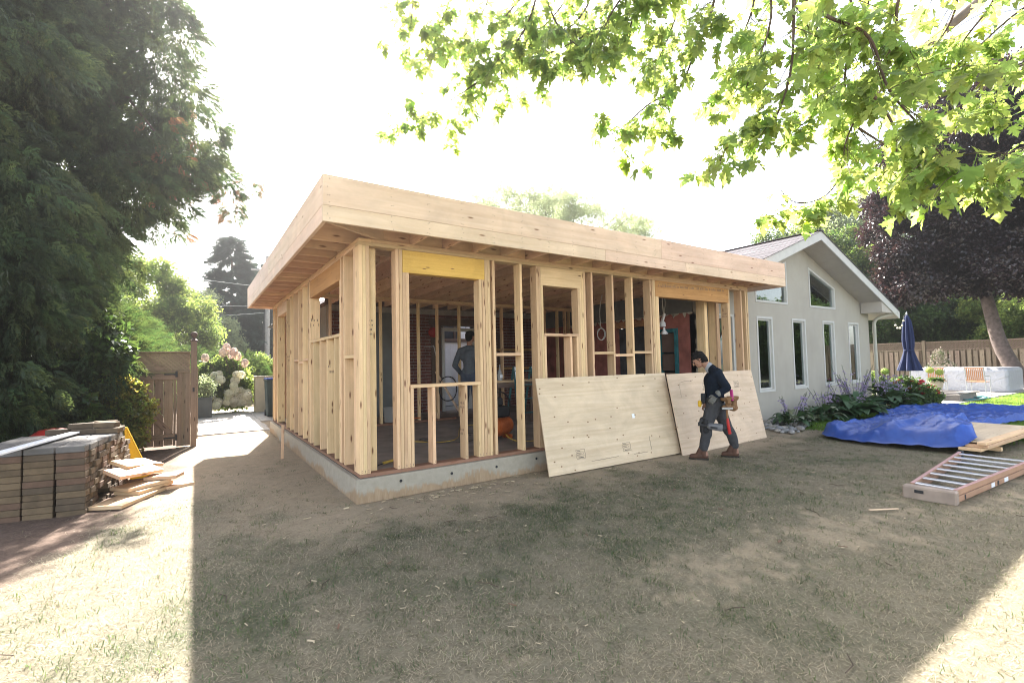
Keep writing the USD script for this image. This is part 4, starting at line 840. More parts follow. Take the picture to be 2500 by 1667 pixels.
# ---------------------------------------------------------------- trees behind
lp = [(leafy_proto(50 + k, 26, 0.36, 0.095), 'locust_leaf') for k in range(4)]
def broad_tree(name, label, base, h_trunk, big, n_clumps, rad, n, protos, seed, r0, bark='bark_brown', sc=(0.8, 1.4), group=None, gap=None, nl=14):
    r = np.random.default_rng(seed); t = thing(name, label, 'tree', group=group)
    top = V(*base) + (r.uniform(-.3, .3), r.uniform(-.3, .3), h_trunk)
    part(t, 'trunk', tube(curve([V(*base) - (0, 0, .3), (V(*base) + top) / 2 + (r.uniform(-.15, .15), r.uniform(-.15, .15), 0), top], 12), np.linspace(r0 * 1.25, r0 * 0.45, 12), 12), bark, smooth=True)
    cl = sub_blobs(r, big, n_clumps, rad)
    limbs(t, V(*base) + (0, 0, h_trunk * 0.45), top, cl[r.choice(len(cl), min(nl, len(cl)), replace=False), :3], r0 * 0.5, bark, 0.6, seed=seed, twig=0.015)
    p, d = blob_points(r, cl, n, 0.3, gap)
    if gap: p2, d2 = blob_points(r, big, n // 2, 0.1, gap); p, d = np.vstack([p, p2]), np.vstack([d, d2])
    scatter(t, 'crown', protos, p, quats_from_mats(random_mats(r, len(p), 0.5)), r.uniform(*sc, len(p)), r.integers(0, len(protos), len(p)))
    return t
broad_tree('locust_tree', 'pale airy tree showing above the flat roof', (20.5, 22.0, -0.3), 9.5, [(15.5, 22, 11.4, 3.0, 3, 1.6), (18.5, 22, 12.2, 3.4, 3, 2.0), (22.0, 22.5, 12.6, 3.4, 3, 2.3), (25.5, 22, 11.8, 3.4, 3, 1.9), (29.5, 21.5, 11.6, 2.4, 2, 1.6)], 200, 1.0, 5200, lp, 61, 0.2, sc=(0.7, 1.2), gap=(0.7, 0.47), nl=46)
cop = [(leafy_proto(70 + k, 26, 0.30, 0.12), 'copper_leaf') for k in range(4)]
ct = thing('copper_maple', 'dark purple leaved maple with a leaning trunk by the back fence', 'tree')
tp = curve([(25.0, -0.86, -0.5), (25.0, -0.80, 0.1), (25.0, -0.42, 1.2), (25.0, -0.18, 2.5), (25.0, -0.02, 3.6), (24.8, 0.05, 5.5), (24.6, 0.1, 8.5)], 22)
plain('bark_dark', (0.10, 0.075, 0.065), 0.9, 0.4, 9.0, bump=0.01)
part(ct, 'trunk', tube(tp, np.interp(np.linspace(0, 1, 22), [0, 0.08, 0.3, 0.6, 1], [0.40, 0.27, 0.22, 0.17, 0.07]), 14), 'bark_dark', smooth=True)
r = np.random.default_rng(62)
cb = [(24.0, 1.4, 6.2, 2.0, 1.9, 1.7), (24.2, 0.2, 8.2, 2.6, 2.8, 2.2), (24.3, -1.6, 6.6, 2.2, 2.6, 2.4), (24.3, -0.6, 10.0, 2.0, 2.0, 1.7), (23.8, 1.7, 4.3, 1.3, 1.0, 0.9), (23.6, -2.4, 4.4, 1.6, 1.6, 1.2), (24.0, 1.0, 4.0, 1.3, 1.0, 0.7)]
cl = sub_blobs(r, cb, 190, 0.72)
limbs(ct, (24.95, 0.05, 2.6), (24.7, 0.2, 7.5), cl[r.choice(len(cl), 22, replace=False), :3], 0.12, 'bark_dark', 0.6, seed=8)
p, d = blob_points(r, cl, 16500, 0.35); scatter(ct, 'crown', cop, p, quats_from_mats(random_mats(r, len(p), 0.6)), r.uniform(0.75, 1.3, len(p)), r.integers(0, 4, len(p)))
# spruces, beyond the hydrangea
sp = [(needle_proto(90 + k), 'spruce_leaf') for k in range(3)]
def spruce(label, base, h, rad, n, seed):
    r = np.random.default_rng(seed); t = thing('spruce_tree', label, 'tree')
    part(t, 'trunk', tube([V(*base) - (0, 0, .3), V(*base) + (0.05, 0, h * 0.98)], [0.2, 0.02], 8), 'bark_brown', smooth=True)
    P, Dv = [], []
    for k in range(46):
        z = h * (0.10 + 0.89 * (k + r.uniform(0, 1)) / 46); Lb = rad * (1 - z / h) ** 0.8 * r.uniform(0.55, 1.2) + 0.15
        for a in r.uniform(0, 6.28, 5):
            dr = V(math.cos(a), math.sin(a), 0); tipz = -0.22 * Lb + 0.1
            if k % 3 == 0 and Lb > 0.6: part(t, 'bough', tube(curve([V(*base) + (0, 0, z), V(*base) + dr * Lb * .5 + (0, 0, z - 0.05), V(*base) + dr * Lb + (0, 0, z + tipz)], 5), np.linspace(0.035, 0.01, 5), 4), 'bark_brown')
            m = int(n / 230 * (0.3 + Lb / rad)); s = r.uniform(0.25, 1, m) ** 0.7
            P.append(V(*base) + dr * (Lb * s)[:, None] + np.stack([0.16 * r.normal(size=m) * Lb * .6, 0.16 * r.normal(size=m) * Lb * .6, z + tipz * s ** 2 + 0.05 * r.normal(size=m)], 1)); Dv.append(np.tile(dr, (m, 1)))
    P, Dv = np.vstack(P), np.vstack(Dv)
    scatter(t, 'crown', sp, P, quats_from_mats(spray_mats(r, Dv, 0.25, 1.4)), r.uniform(0.8, 1.5, len(P)), r.integers(0, 3, len(P)))
spruce('tall blue green spruce standing behind the utility pole', (0.45, 30.0, -0.3), 10.0, 2.7, 5200, 71)
spruce('shorter spruce just right of the tall one', (2.15, 31.5, -0.3), 8.6, 2.4, 4200, 72)
# hedge and bright trees behind the gate
hp = [(cedar_proto(120 + k, 0.24, 7), 'hedge_leaf') for k in range(4)]
def hedge(name, label, cat, blobs, n, protos, seed, sc=(0.7, 1.2), up=True):
    r = np.random.default_rng(seed); t = thing(name, label, cat)
    p, d = blob_points(r, blobs, n, 0.72)
    k = p[:, 2] > -0.25; p, d = p[k], d[k]
    if up: d = d * (1, 1, 0.3) + (0, 0, 0.9)
    scatter(t, 'foliage', protos, p, quats_from_mats(spray_mats(r, d, 0.0, 0.8)), r.uniform(*sc, len(p)), r.integers(0, len(protos), len(p)))
    for k, b in enumerate(blobs):
        part(t, 'stem', tube([(b[0], b[1], -0.4), (b[0] + 0.05, b[1], b[2] + b[5] * 0.5)], [0.05, 0.02], 6), 'bark_brown')
    return t
hedge('cedar_hedge', 'clipped bright green cedar hedge rising behind the wooden gate', 'hedge', [(-3.1 + 0.05 * k, 8.0 + 0.9 * k, 1.05, 0.75, 0.8, 1.75 - 0.05 * (k % 3)) for k in range(8)], 9000, hp, 81)
hedge('far_hedge', 'lower rounded hedge across the end of the side path', 'hedge', [(-2.4 + 0.9 * k, 16.6 + 0.2 * k, 0.6, 0.8, 0.8, 1.5 - 0.12 * k) for k in range(4)], 5000, hp, 82)
bp_ = [(leafy_proto(140 + k, 24, 0.28, 0.10), 'bright_leaf') for k in range(4)]
dp_ = [(leafy_proto(150 + k, 24, 0.32, 0.12), 'deep_leaf') for k in range(4)]
broad_tree('garden_tree', 'sunlit yellow green tree behind the cedar hedge', (-3.6, 21.0, -0.3), 3.5, [(-3.4, 21, 4.0, 1.8, 1.6, 1.8), (-2.2, 21.5, 3.0, 1.4, 1.3, 1.5), (-4.8, 20.5, 5.0, 1.6, 1.5, 1.7)], 40, 0.7, 3200, bp_, 83, 0.12)
broad_tree('garden_tree', 'grey green rounded tree left of the tall spruce', (-2.0, 27.0, -0.3), 3.0, [(-2.0, 27, 3.6, 1.8, 1.6, 1.9), (-0.8, 27.5, 2.4, 1.4, 1.4, 1.4)], 36, 0.7, 2600, lp, 84, 0.12)
broad_tree('garden_bush', 'bright low bush at the foot of the utility pole', (1.6, 19.0, -0.3), 0.8, [(0.9, 18.6, 0.6, 0.9, 0.7, 0.85), (1.9, 19.0, 0.75, 1.1, 0.8, 1.0)], 24, 0.4, 1800, bp_, 85, 0.04, sc=(0.6, 1.0))
# unseen greenery for window reflections, then right background
broad_tree('yard_tree', 'unseen garden trees out of view placed to darken the house window reflections', (30, -14, -0.3), 4, [(30, -14, 5.0, 3.0, 3.5, 3.0), (33, -19, 5.5, 3.5, 3.5, 3.4), (27.5, -19, 4.5, 3.2, 3, 3.0)], 70, 1.0, 4200, dp_ + bp_, 95, 0.2)  # out of view, darkens what the window panes reflect
hedge('boundary_hedge', 'unseen tall hedge out of view placed to darken the house window reflections', 'hedge', [(30.0 + 1.6 * k, -7.5 - 1.35 * k, 2.0, 1.4, 1.4, 3.4 - 0.3 * (k % 3)) for k in range(11)], 7000, [(leafy_proto(150 + k, 24, 0.32, 0.12), 'deep_leaf') for k in range(3)], 96, sc=(0.9, 1.5))  # out of view, fills the low part of the pane reflections with dark leaves
broad_tree('background_tree', 'dark green tree between the gable roof and the purple maple', (31.5, 7.0, -0.3), 5.0, [(31.5, 7.5, 6.0, 2.6, 2.6, 2.6), (31.0, 9.5, 7.6, 2.4, 2.2, 2.2), (31.8, 5.6, 4.4, 2.2, 2.0, 1.9)], 70, 0.9, 5200, bp_ + dp_, 86, 0.2)
broad_tree('background_tree', 'pale feathery tree top rising left of the purple maple', (37.0, 9.0, -0.3), 8.0, [(37.0, 9.2, 10.0, 2.6, 2.6, 2.6), (37.0, 7.4, 7.0, 2.4, 2.2, 2.4)], 50, 1.0, 3000, lp, 87, 0.2, sc=(1.1, 1.8), gap=(0.8, 0.42))
broad_tree('background_tree', 'deep green shrubby tree behind the closed umbrella', (31.5, 3.6, -0.3), 2.0, [(31.5, 4.2, 2.6, 1.6, 1.8, 1.8), (31.8, 2.4, 2.4, 1.6, 1.8, 1.6)], 40, 0.7, 3400, dp_, 88, 0.12)
broad_tree('background_tree', 'bright sunlit leafy tree behind the fence at the right edge', (31.6, -0.6, -0.3), 1.8, [(31.0, 0.9, 2.4, 1.4, 1.5, 1.3), (31.2, -1.1, 3.2, 1.5, 1.7, 1.5), (31.2, -3.4, 2.8, 1.5, 1.8, 1.6)], 60, 0.6, 4200, bp_, 89, 0.12)
broad_tree('background_tree', 'dark green tree filling the right edge behind the purple maple', (36.0, -2.5, -0.3), 4.0, [(36, -2.0, 5.6, 2.6, 3.2, 2.6), (36, 1.6, 5.4, 2.4, 2.6, 2.4), (36, 4.8, 3.6, 2.2, 2.6, 2.2)], 80, 0.9, 5200, dp_, 90, 0.2)
# ---------------------------------------------------------------- left side: stacked paving stones, planks, gate, shrubs, path
for k in range(4): plain(f'paver_{k}', [(0.105, 0.074, 0.045), (0.082, 0.060, 0.040), (0.13, 0.092, 0.055), (0.11, 0.068, 0.046)][k], 0.9, 0.22, 9.0, bump=0.003)
plain('paver_top', (0.12, 0.112, 0.105), 0.85, 0.2, 6.0)
ps = thing('paving_stone_stack', 'block stack of used brown paving stones beside the side path', 'paving stones')
A_, B_ = unit(V(-0.975, 0.22, 0)), unit(V(0.155, 0.988, 0)); O_ = V(-2.345, 1.345, -0.30)
RP = np.stack([A_, B_, V(0, 0, 1)], 1); pr_ = random.Random(12); core = MB()
rowz = [0.0]
for k in range(11): rowz.append(rowz[-1] + 0.0635)
for ia in range(4):
    for ib in range(10):
        for ir in range(11):
            outer = (ib == 0 and ia < 4) or ia == 0 or ir == 10
            j = lambda s: pr_.uniform(-s, s)
            jut = j(0.004) if ib == 0 else j(0.014)
            if ia == 0 and ib >= 3 and ir < 3 and pr_.random() < 0.5: continue
            c = O_ + RP @ V((ia + 0.5) * 0.236 + (0.009 if ia else 0) * ia + jut * (ia == 0) + 0.012 * (1 - ir / 10) * (ia == 0) * -1, (ib + 0.5) * 0.121 + j(0.003), rowz[ir] + 0.031)
            sz = (0.232 + j(0.003), 0.117, 0.0605); Rj = RP @ rotz(j(0.012))
            if outer: lumber(ps, 'paver', c, sz, Rj, f'paver_{pr_.randrange(4)}' if ir < 10 else 'paver_top', 0.005)
            else:
                v, f = chbox(sz, 0.004); core.add(v @ Rj.T + c, f)
core.build(ps, 'inner_pavers', 'paver_1', kind='stuff')
for k, (a, b, dz, yaw) in enumerate([(0.10, 1.05, 0, 0.2), (0.34, 1.08, 0, -0.1), (0.12, 1.20, 0, 0.05), (0.36, 1.24, 0, 0.1), (0.15, 1.12, 1, 0.3), (0.40, 1.14, 1, -0.2), (0.2, 1.36, 0, 0.1), (0.45, 1.38, 0, 0), (0.22, 1.30, 1, 0.15), (0.62, 1.2, 0, 0.1)]):
    lumber(ps, 'paver', O_ + RP @ V(a, b, 0.6985 + 0.032 + dz * 0.062), (0.232, 0.117, 0.0605), RP @ rotz(yaw), f'paver_{k % 4}', 0.005)
for ia in range(2):
    for ib in range(10, 12):
        for ir in range(9): lumber(ps, 'paver', O_ + RP @ V((ia + 0.5) * 0.24 + pr_.uniform(-.012, .012), (ib + 0.5) * 0.121, rowz[ir] + 0.031), (0.232, 0.117, 0.0605), RP, f'paver_{pr_.randrange(4)}', 0.005)
wp = thing('white_trim_board', 'long white trim board lying along the top of the paving stones', 'board')
stick(wp, 'board', (-3.02, 0.50, 0.418), (-2.56, 2.62, 0.432), 0.10, 0.02, mat='white_paint')
rb = thing('red_tub', 'red plastic tub lid just showing behind the paving stones', 'tub')
part(rb, 'tub', lathe([(0, -0.6), (0.16, -0.6), (0.20, 0.0), (0, 0.0)], 24).apply_translation((-2.97, 3.45, 0.32)), 'red_plastic', smooth=40)
part(rb, 'lid', lathe([(0.215, -0.02), (0.215, 0.0), (0.13, 0.065), (0, 0.085)], 24).apply_translation((-2.97, 3.45, 0.33)), 'red_plastic', smooth=30)
yp = thing('yellow_panel', 'yellow board leaning on the far end of the paving stones', 'board')
v = np.array([(-2.20, 2.95, 0.40), (-2.165, 2.90, 0.40), (-1.90, 2.90, -0.29), (-2.13, 2.95, -0.29)]); n_ = V(0.35, 0.9, 0.1) * 0.018
part(yp, 'board', (np.vstack([v, v + n_]), np.array([[0, 1, 2, 3], [7, 6, 5, 4], [0, 4, 5, 1], [1, 5, 6, 2], [2, 6, 7, 3], [3, 7, 4, 0]])), 'yellow_paint')
def plank(label, a, b, c, t=0.038):
    """top corners: near left a, near right b, far right c"""
    a, b, c = V(*a), V(*b), V(*c); L = c - b; w = np.linalg.norm(b - a); x = unit(L); s = (a - b) - x * ((a - b) @ x); s = unit(s); n = np.cross(x, s)
    if n[2] < 0: n = -n
    th = thing('lumber_offcut', label, 'plank', group=None)
    R = np.stack([x, s, np.cross(x, s)], 1)
    lumber(th, 'board', b + L / 2 + s * w / 2 - n * t / 2, (np.linalg.norm(L), w, t), R, 'cut_plank', 0.003)
plank('widest cut plank lying flat at the bottom of the pile', (-2.29, 1.50, -0.236), (-2.05, 1.28, -0.236), (-1.70, 1.96, -0.236))
plank('cut plank lying on the ground at the far right of the pile', (-1.83, 2.20, -0.240), (-1.70, 1.93, -0.240), (-1.43, 2.03, -0.240))
plank('second cut plank up lying across the widest one', (-2.16, 1.86, -0.196), (-1.94, 1.66, -0.196), (-1.64, 2.05, -0.196))
plank('third cut plank up with its end pointing at the stones', (-2.25, 1.88, -0.155), (-2.03, 1.68, -0.155), (-1.66, 1.98, -0.155))
plank('cut plank lying crosswise on top towards the gate', (-1.92, 2.25, -0.112), (-1.93, 2.02, -0.112), (-1.62, 1.90, -0.112))
plank('cut plank propped up against the paving stones', (-2.14, 1.86, 0.035), (-2.10, 1.66, -0.01), (-1.74, 2.20, -0.07))
plank('topmost cut plank leaning on the stones at the back of the pile', (-2.12, 2.12, 0.085), (-2.06, 1.93, 0.05), (-1.80, 2.46, -0.03))
plank('short cut plank end behind the topmost one', (-2.04, 2.45, 0.03), (-1.98, 2.25, 0.02), (-1.76, 2.60, -0.06))

gt = thing('wooden_gate', 'weathered wooden garden gate with lattice top and black hinges', 'gate')
GYY = 5.70
lum(gt, 'top_rail', (-2.75, GYY - 0.03, 1.455), (-1.505, GYY + 0.05, 1.475), 'gate_wood')
xs = np.arange(-2.62, -1.74, 0.143)
for k, x in enumerate(xs):
    top = 1.08
    lum(gt, 'board', (x, GYY, -0.25 + 0.01 * (k % 2)), (min(x + 0.139, -1.722), GYY + 0.02, top), 'gate_wood')
    xc = x + 0.07; arc = 1.11 + 0.24 * max(0.0, (-1.78 - xc) / 0.85) ** 0.6
    if arc > 1.16: lum(gt, 'arch_board', (x, GYY + 0.004, 1.125), (min(x + 0.139, -1.722), GYY + 0.022, arc), 'gate_wood')
for z0, z1 in ((0.96, 1.06), (-0.13, -0.03)): lum(gt, 'rail', (-2.62, GYY - 0.035, z0), (-1.715, GYY - 0.001, z1), 'gate_wood')
lum(gt, 'arch_rail', (-2.75, GYY - 0.02, 1.082), (-1.506, GYY + 0.04, 1.123), 'gate_wood')
stick(gt, 'brace', (-2.60, GYY - 0.02, 0.95), (-1.80, GYY - 0.02, -0.02), 0.033, 0.10, (0, 0, 1), 'gate_wood')
for k in range(3): lum(gt, 'side_board', (-1.715 + 0.066 * k, GYY + 0.002 + 0.022 * (k % 2), -0.27), (-1.635 + 0.066 * k, GYY + 0.024 + 0.022 * (k % 2), 1.08), 'gate_wood')
for s in (-1, 1):
    for k in range(28):
        x = -2.9 + 0.066 * k; a, b = V(x, GYY + 0.026 + 0.007 * s, 1.125), V(x + 0.33 * s, GYY + 0.026 + 0.007 * s, 1.455)
        t0, t1 = 0, 1
        lo, hi = -2.73, -1.512
        if not (lo < a[0] < hi and lo < b[0] < hi):
            ts = [t for t in np.linspace(0, 1, 34) if lo < a[0] + (b[0] - a[0]) * t < hi]
            if len(ts) < 4: continue
            t0, t1 = ts[0], ts[-1]
        stick(gt, 'lattice_slat', a + (b - a) * t0, a + (b - a) * t1, 0.036, 0.006, (0, 1, 0), 'gate_wood', 0.001)
for z in (1.055, -0.10):
    MB().box((-1.735, GYY - 0.046, z - 0.055), (-1.70, GYY - 0.036, z + 0.055), 0.002).box((-1.90, GYY - 0.046, z - 0.012), (-1.736, GYY - 0.0365, z + 0.012), 0.002).build(gt, 'hinge', 'black_metal')
gp = thing('gate_post', 'square wooden gate post with a turned ball finial', 'post')
lum(gp, 'post', (-1.50, GYY - 0.10, -0.4), (-1.405, GYY - 0.005, 1.66), 'gate_wood', 0.006)
lum(gp, 'stop_strip', (-1.404, GYY - 0.085, -0.15), (-1.385, GYY - 0.03, 1.16), 'gate_wood')
fin = lathe([(0, 0), (0.062, 0), (0.062, 0.022), (0.045, 0.034), (0.028, 0.05), (0.026, 0.075), (0.038, 0.09), (0.052, 0.115), (0.055, 0.135), (0.048, 0.16), (0.028, 0.176), (0, 0.182)], 20)
part(gp, 'finial', fin.apply_translation((-1.4525, GYY - 0.0525, 1.661)), 'dark_wood', smooth=40)
MB().box((-1.47, GYY - 0.108, 0.72), (-1.44, GYY - 0.1005, 0.80), 0.002).build(gp, 'latch', 'black_metal')
sf = thing('side_fence', 'dark board fence running left from the gate behind the cedars', 'fence')
for k in range(24): lum(sf, 'board', (-2.77 - 0.15 * (k + 1), GYY + 0.5, -0.4), (-2.775 - 0.15 * k, GYY + 0.52, 1.35), 'dark_wood')

shp = [(leafy_proto(170 + k, 16, 0.13, 0.075, 0.6, 0.6), 'shrub_leaf') for k in range(4)]
def bush(name, label, cat, blobs, n, protos, seed, sc=(0.7, 1.2), up=0.5, stems=4, shell=0.5, group=None):
    r = np.random.default_rng(seed); t = thing(name, label, cat, group=group)
    p, d = blob_points(r, blobs, n, shell); k = p[:, 2] > -0.27; p = p[k]
    scatter(t, 'foliage', protos, p, quats_from_mats(random_mats(r, len(p), up)), r.uniform(*sc, len(p)), r.integers(0, len(protos), len(p)))
    b = np.array(blobs); base = V(b[:, 0].mean(), b[:, 1].mean(), -0.35)
    for k in range(stems):
        q = b[k % len(b), :3] + rvec(r, 1)[0] * b[k % len(b), 3] * 0.4
        part(t, 'stem', tube(curve([base + (r.uniform(-.08, .08), r.uniform(-.08, .08), 0), (base + q) / 2 + rvec(r, 1)[0] * 0.06, q], 7), np.linspace(0.014, 0.005, 7), 5), 'bark_brown', smooth=True)
    return t
bush('garden_shrub', 'sunlit shrub with yellowing leaves growing in front of the gate', 'shrub', [(-2.40, 5.05, 0.78, 0.26, 0.22, 0.24), (-2.22, 5.0, 0.50, 0.24, 0.2, 0.24), (-2.5, 5.1, 0.35, 0.30, 0.22, 0.40), (-2.36, 5.0, 0.08, 0.26, 0.2, 0.26), (-2.65, 5.15, 0.8, 0.25, 0.22, 0.25)], 520, shp, 201, sc=(0.6, 1.1))
bgl = [(leafy_proto(180 + k, 10, 0.20, 0.15, 0.6, 0.7), 'deep_leaf') for k in range(3)]
bush('climbing_shrub', 'darker large leaved shrub arching over the left end of the gate', 'shrub', [(-2.65, 5.2, 1.45, 0.38, 0.3, 0.3), (-2.50, 5.15, 1.30, 0.20, 0.22, 0.18), (-2.95, 5.3, 1.1, 0.45, 0.3, 0.5), (-2.7, 5.3, 1.85, 0.25, 0.25, 0.22)], 190, bgl, 202, sc=(0.7, 1.1), stems=6)
bush('undergrowth_shrub', 'deep shaded undergrowth filling the gap behind the paving stones', 'shrub', [(-3.3, 4.6, 0.35, 0.7, 0.5, 0.7), (-4.2, 3.8, 0.3, 0.8, 0.6, 0.7), (-2.9, 5.1, 0.2, 0.4, 0.4, 0.5), (-3.6, 5.4, 1.2, 0.7, 0.4, 0.8)], 520, bgl, 203, sc=(0.6, 1.0))

# side path and what stands along it
plain('path_slab', (0.42, 0.40, 0.37), 0.9, 0.12, 4.0, bump=0.002)
pt = thing('side_path', 'pale concrete slab path leading past the gate', None, kind='structure')
for ix in range(4):
    for iy in range(9):
        x0, y0 = -1.40 + ix * 0.47 + 0.03 * (iy % 2), 7.12 + iy * 0.70
        if ix == 3 and y0 < 9: continue
        part(pt, 'slab', MB().box((x0, y0, -0.33), (x0 + 0.462, y0 + 0.692, -0.262 + 0.002 * ((ix * 3 + iy) % 3)), 0.006).mesh(), 'path_slab')
hy = thing('hydrangea_bush', 'panicle hydrangea bush covered in cream white flower heads beside the path', 'shrub')
r = np.random.default_rng(210); hb = [(-0.75, 12.7, 0.5, 0.55, 0.5, 0.6), (-0.25, 12.8, 0.45, 0.5, 0.45, 0.6), (-0.55, 12.9, 1.15, 0.45, 0.4, 0.45), (-1.1, 13.0, 0.9, 0.3, 0.3, 0.5)]
p, d = blob_points(r, hb, 900, 0.5)
scatter(hy, 'foliage', [(leafy_proto(190 + k, 18, 0.18, 0.11), 'bright_leaf') for k in range(3)], p, quats_from_mats(random_mats(r, len(p), 0.5)), r.uniform(0.6, 1.0, len(p)), r.integers(0, 3, len(p)))
def blossom(center, rad, tall, seed, n=280):
    q = np.random.default_rng(seed); d = rvec(q, n); c = d * rad * (1, 1, tall); c *= (1 - 0.25 * (c[:, 2:3] / (rad * tall) + 1) / 2 * (tall > 1.1))
    tip = np.cross(d, rvec(q, n)); tip /= np.linalg.norm(tip, axis=1, keepdims=True); v, f = leaf_quads(c - tip * rad * 0.22, tip, d, np.full(n, rad * 0.48), np.full(n, rad * 0.42)); return v + center, f
hp_ = np.array([(-1.18, 12.3, 1.50), (-0.62, 12.2, 1.82), (-0.72, 12.2, 1.66), (-0.50, 12.2, 1.60), (-0.32, 12.2, 1.55), (-0.12, 12.2, 1.32), (-0.42, 12.15, 1.68)])
for k, c in enumerate(hp_): part(hy, 'flower_head', blossom(c, 0.115, 1.35, 300 + k), 'blush_petal')
r2 = random.Random(9)
for k in range(36):
    a = r2.uniform(-1.15, 0.15); z = r2.uniform(0.0, 0.98); part(hy, 'flower_head', blossom(V(a, 12.2 + r2.uniform(-.12, .2), z), r2.uniform(0.10, 0.14), 1.0, 330 + k), 'cream_petal')
for k in range(6): part(hy, 'stem', tube(curve([(-0.6 + 0.05 * k, 12.8, -0.35), (-0.7 + 0.12 * k, 12.6, 0.5), tuple(hp_[k])], 7), 0.008, 5), 'bark_brown')
pl = thing('planter_box', 'square dark grey planter with a leafy plant next to the gate post', 'planter')
plain('planter_grey', (0.085, 0.095, 0.095), 0.6, 0.1)
MB().box((-1.42, 11.2, -0.27), (-1.02, 11.6, 0.28), 0.01).build(pl, 'box', 'planter_grey')
MB().box((-1.44, 11.18, 0.281), (-1.00, 11.62, 0.32), 0.006).build(pl, 'rim', 'planter_grey')
r = np.random.default_rng(215); p, d = blob_points(r, [(-1.2, 11.4, 0.62, 0.26, 0.24, 0.34)], 90, 0.3)
scatter(pl, 'plant', [(leafy_proto(190 + k, 18, 0.18, 0.09), 'locust_leaf') for k in range(2)], p, quats_from_mats(random_mats(r, len(p), 0.5)), r.uniform(0.5, 0.8, len(p)), r.integers(0, 2, len(p)))
plain('tan_box', (0.50, 0.43, 0.31), 0.6, 0.06)
tb = thing('storage_cabinet', 'tan upright storage box at the end of the side path', 'storage box')
MB().box((0.16, 12.0, -0.28), (0.75, 12.5, 0.84), 0.012).build(tb, 'body', 'tan_box'); MB().box((0.14, 11.98, 0.841), (0.77, 12.52, 0.88), 0.01).build(tb, 'lid', 'tan_box')
plain('bin_green', (0.035, 0.05, 0.05), 0.5, 0.1); plain('bin_blue', (0.03, 0.06, 0.28), 0.4, 0.1)
wb_ = thing('waste_bin', 'dark wheeled waste bin with a blue lid beside the house corner', 'bin')
v, f = chbox((0.55, 0.6, 1.0), 0.02); v = v * np.where(v[:, 2:3] < 0, 0.86, 1.0) * (1, 1, 1) ; v[:, 2] = np.where(v[:, 2] < 0, -0.5, 0.5)
part(wb_, 'body', (v + (0.53, 10.3, 0.26), f), 'bin_green'); MB().box((0.24, 9.97, 0.765), (0.83, 10.63, 0.80), 0.012).build(wb_, 'rim', 'bin_green'); MB().box((0.25, 9.98, 0.801), (0.82, 10.62, 0.85), 0.02).build(wb_, 'lid', 'bin_blue')
for sx in (0.30, 0.74): part(wb_, 'wheel', trimesh.creation.cylinder(0.1, 0.05, sections=18).apply_transform(trimesh.transformations.rotation_matrix(math.pi / 2, (0, 1, 0))).apply_translation((sx, 10.62, -0.18)), 'black_rubber')
plain('pole_wood', (0.27, 0.25, 0.23), 0.9, 0.2, 8.0)
up_ = thing('utility_pole', 'grey wooden utility pole standing in front of the spruce', 'utility pole')
part(up_, 'pole', tube([(2.28, 28, -0.5), (2.33, 28, 8.2)], [0.16, 0.12], 12), 'pole_wood', smooth=40)
part(up_, 'crossarm', MB().box((1.4, 27.9, 7.2), (3.3, 28.0, 7.32), 0.01).mesh(), 'pole_wood')
part(up_, 'guy_cable', tube([(2.2, 27.88, 5.5), (1.9, 27.85, -0.2)], 0.02, 5), 'cable_black')
for k, (z0, z1, x0) in enumerate(((6.2, 8.4, -16), (5.0, 5.5, -16), (4.6, 4.1, -14))):
    w_ = thing('overhead_wire', ['upper', 'middle', 'lowest'][k] + ' thin overhead wire crossing the sky left of the spruce', 'wire')
    q = np.linspace(0, 1, 14); part(w_, 'wire', tube(np.stack([x0 + (2.25 - x0) * q, 24 + 4 * q, z1 + (z0 - z1) * q - 0.5 * 4 * q * (1 - q)], 1), 0.012, 4), 'cable_white')
st_ = thing('survey_stake', 'thin wooden stake standing in the earth by the left foundation', 'stake')
stick(st_, 'stake', (-0.30, 3.16, -0.42), (-0.285, 3.17, 0.24), 0.02, 0.04, (1, 0, 0), 'cut_plank')
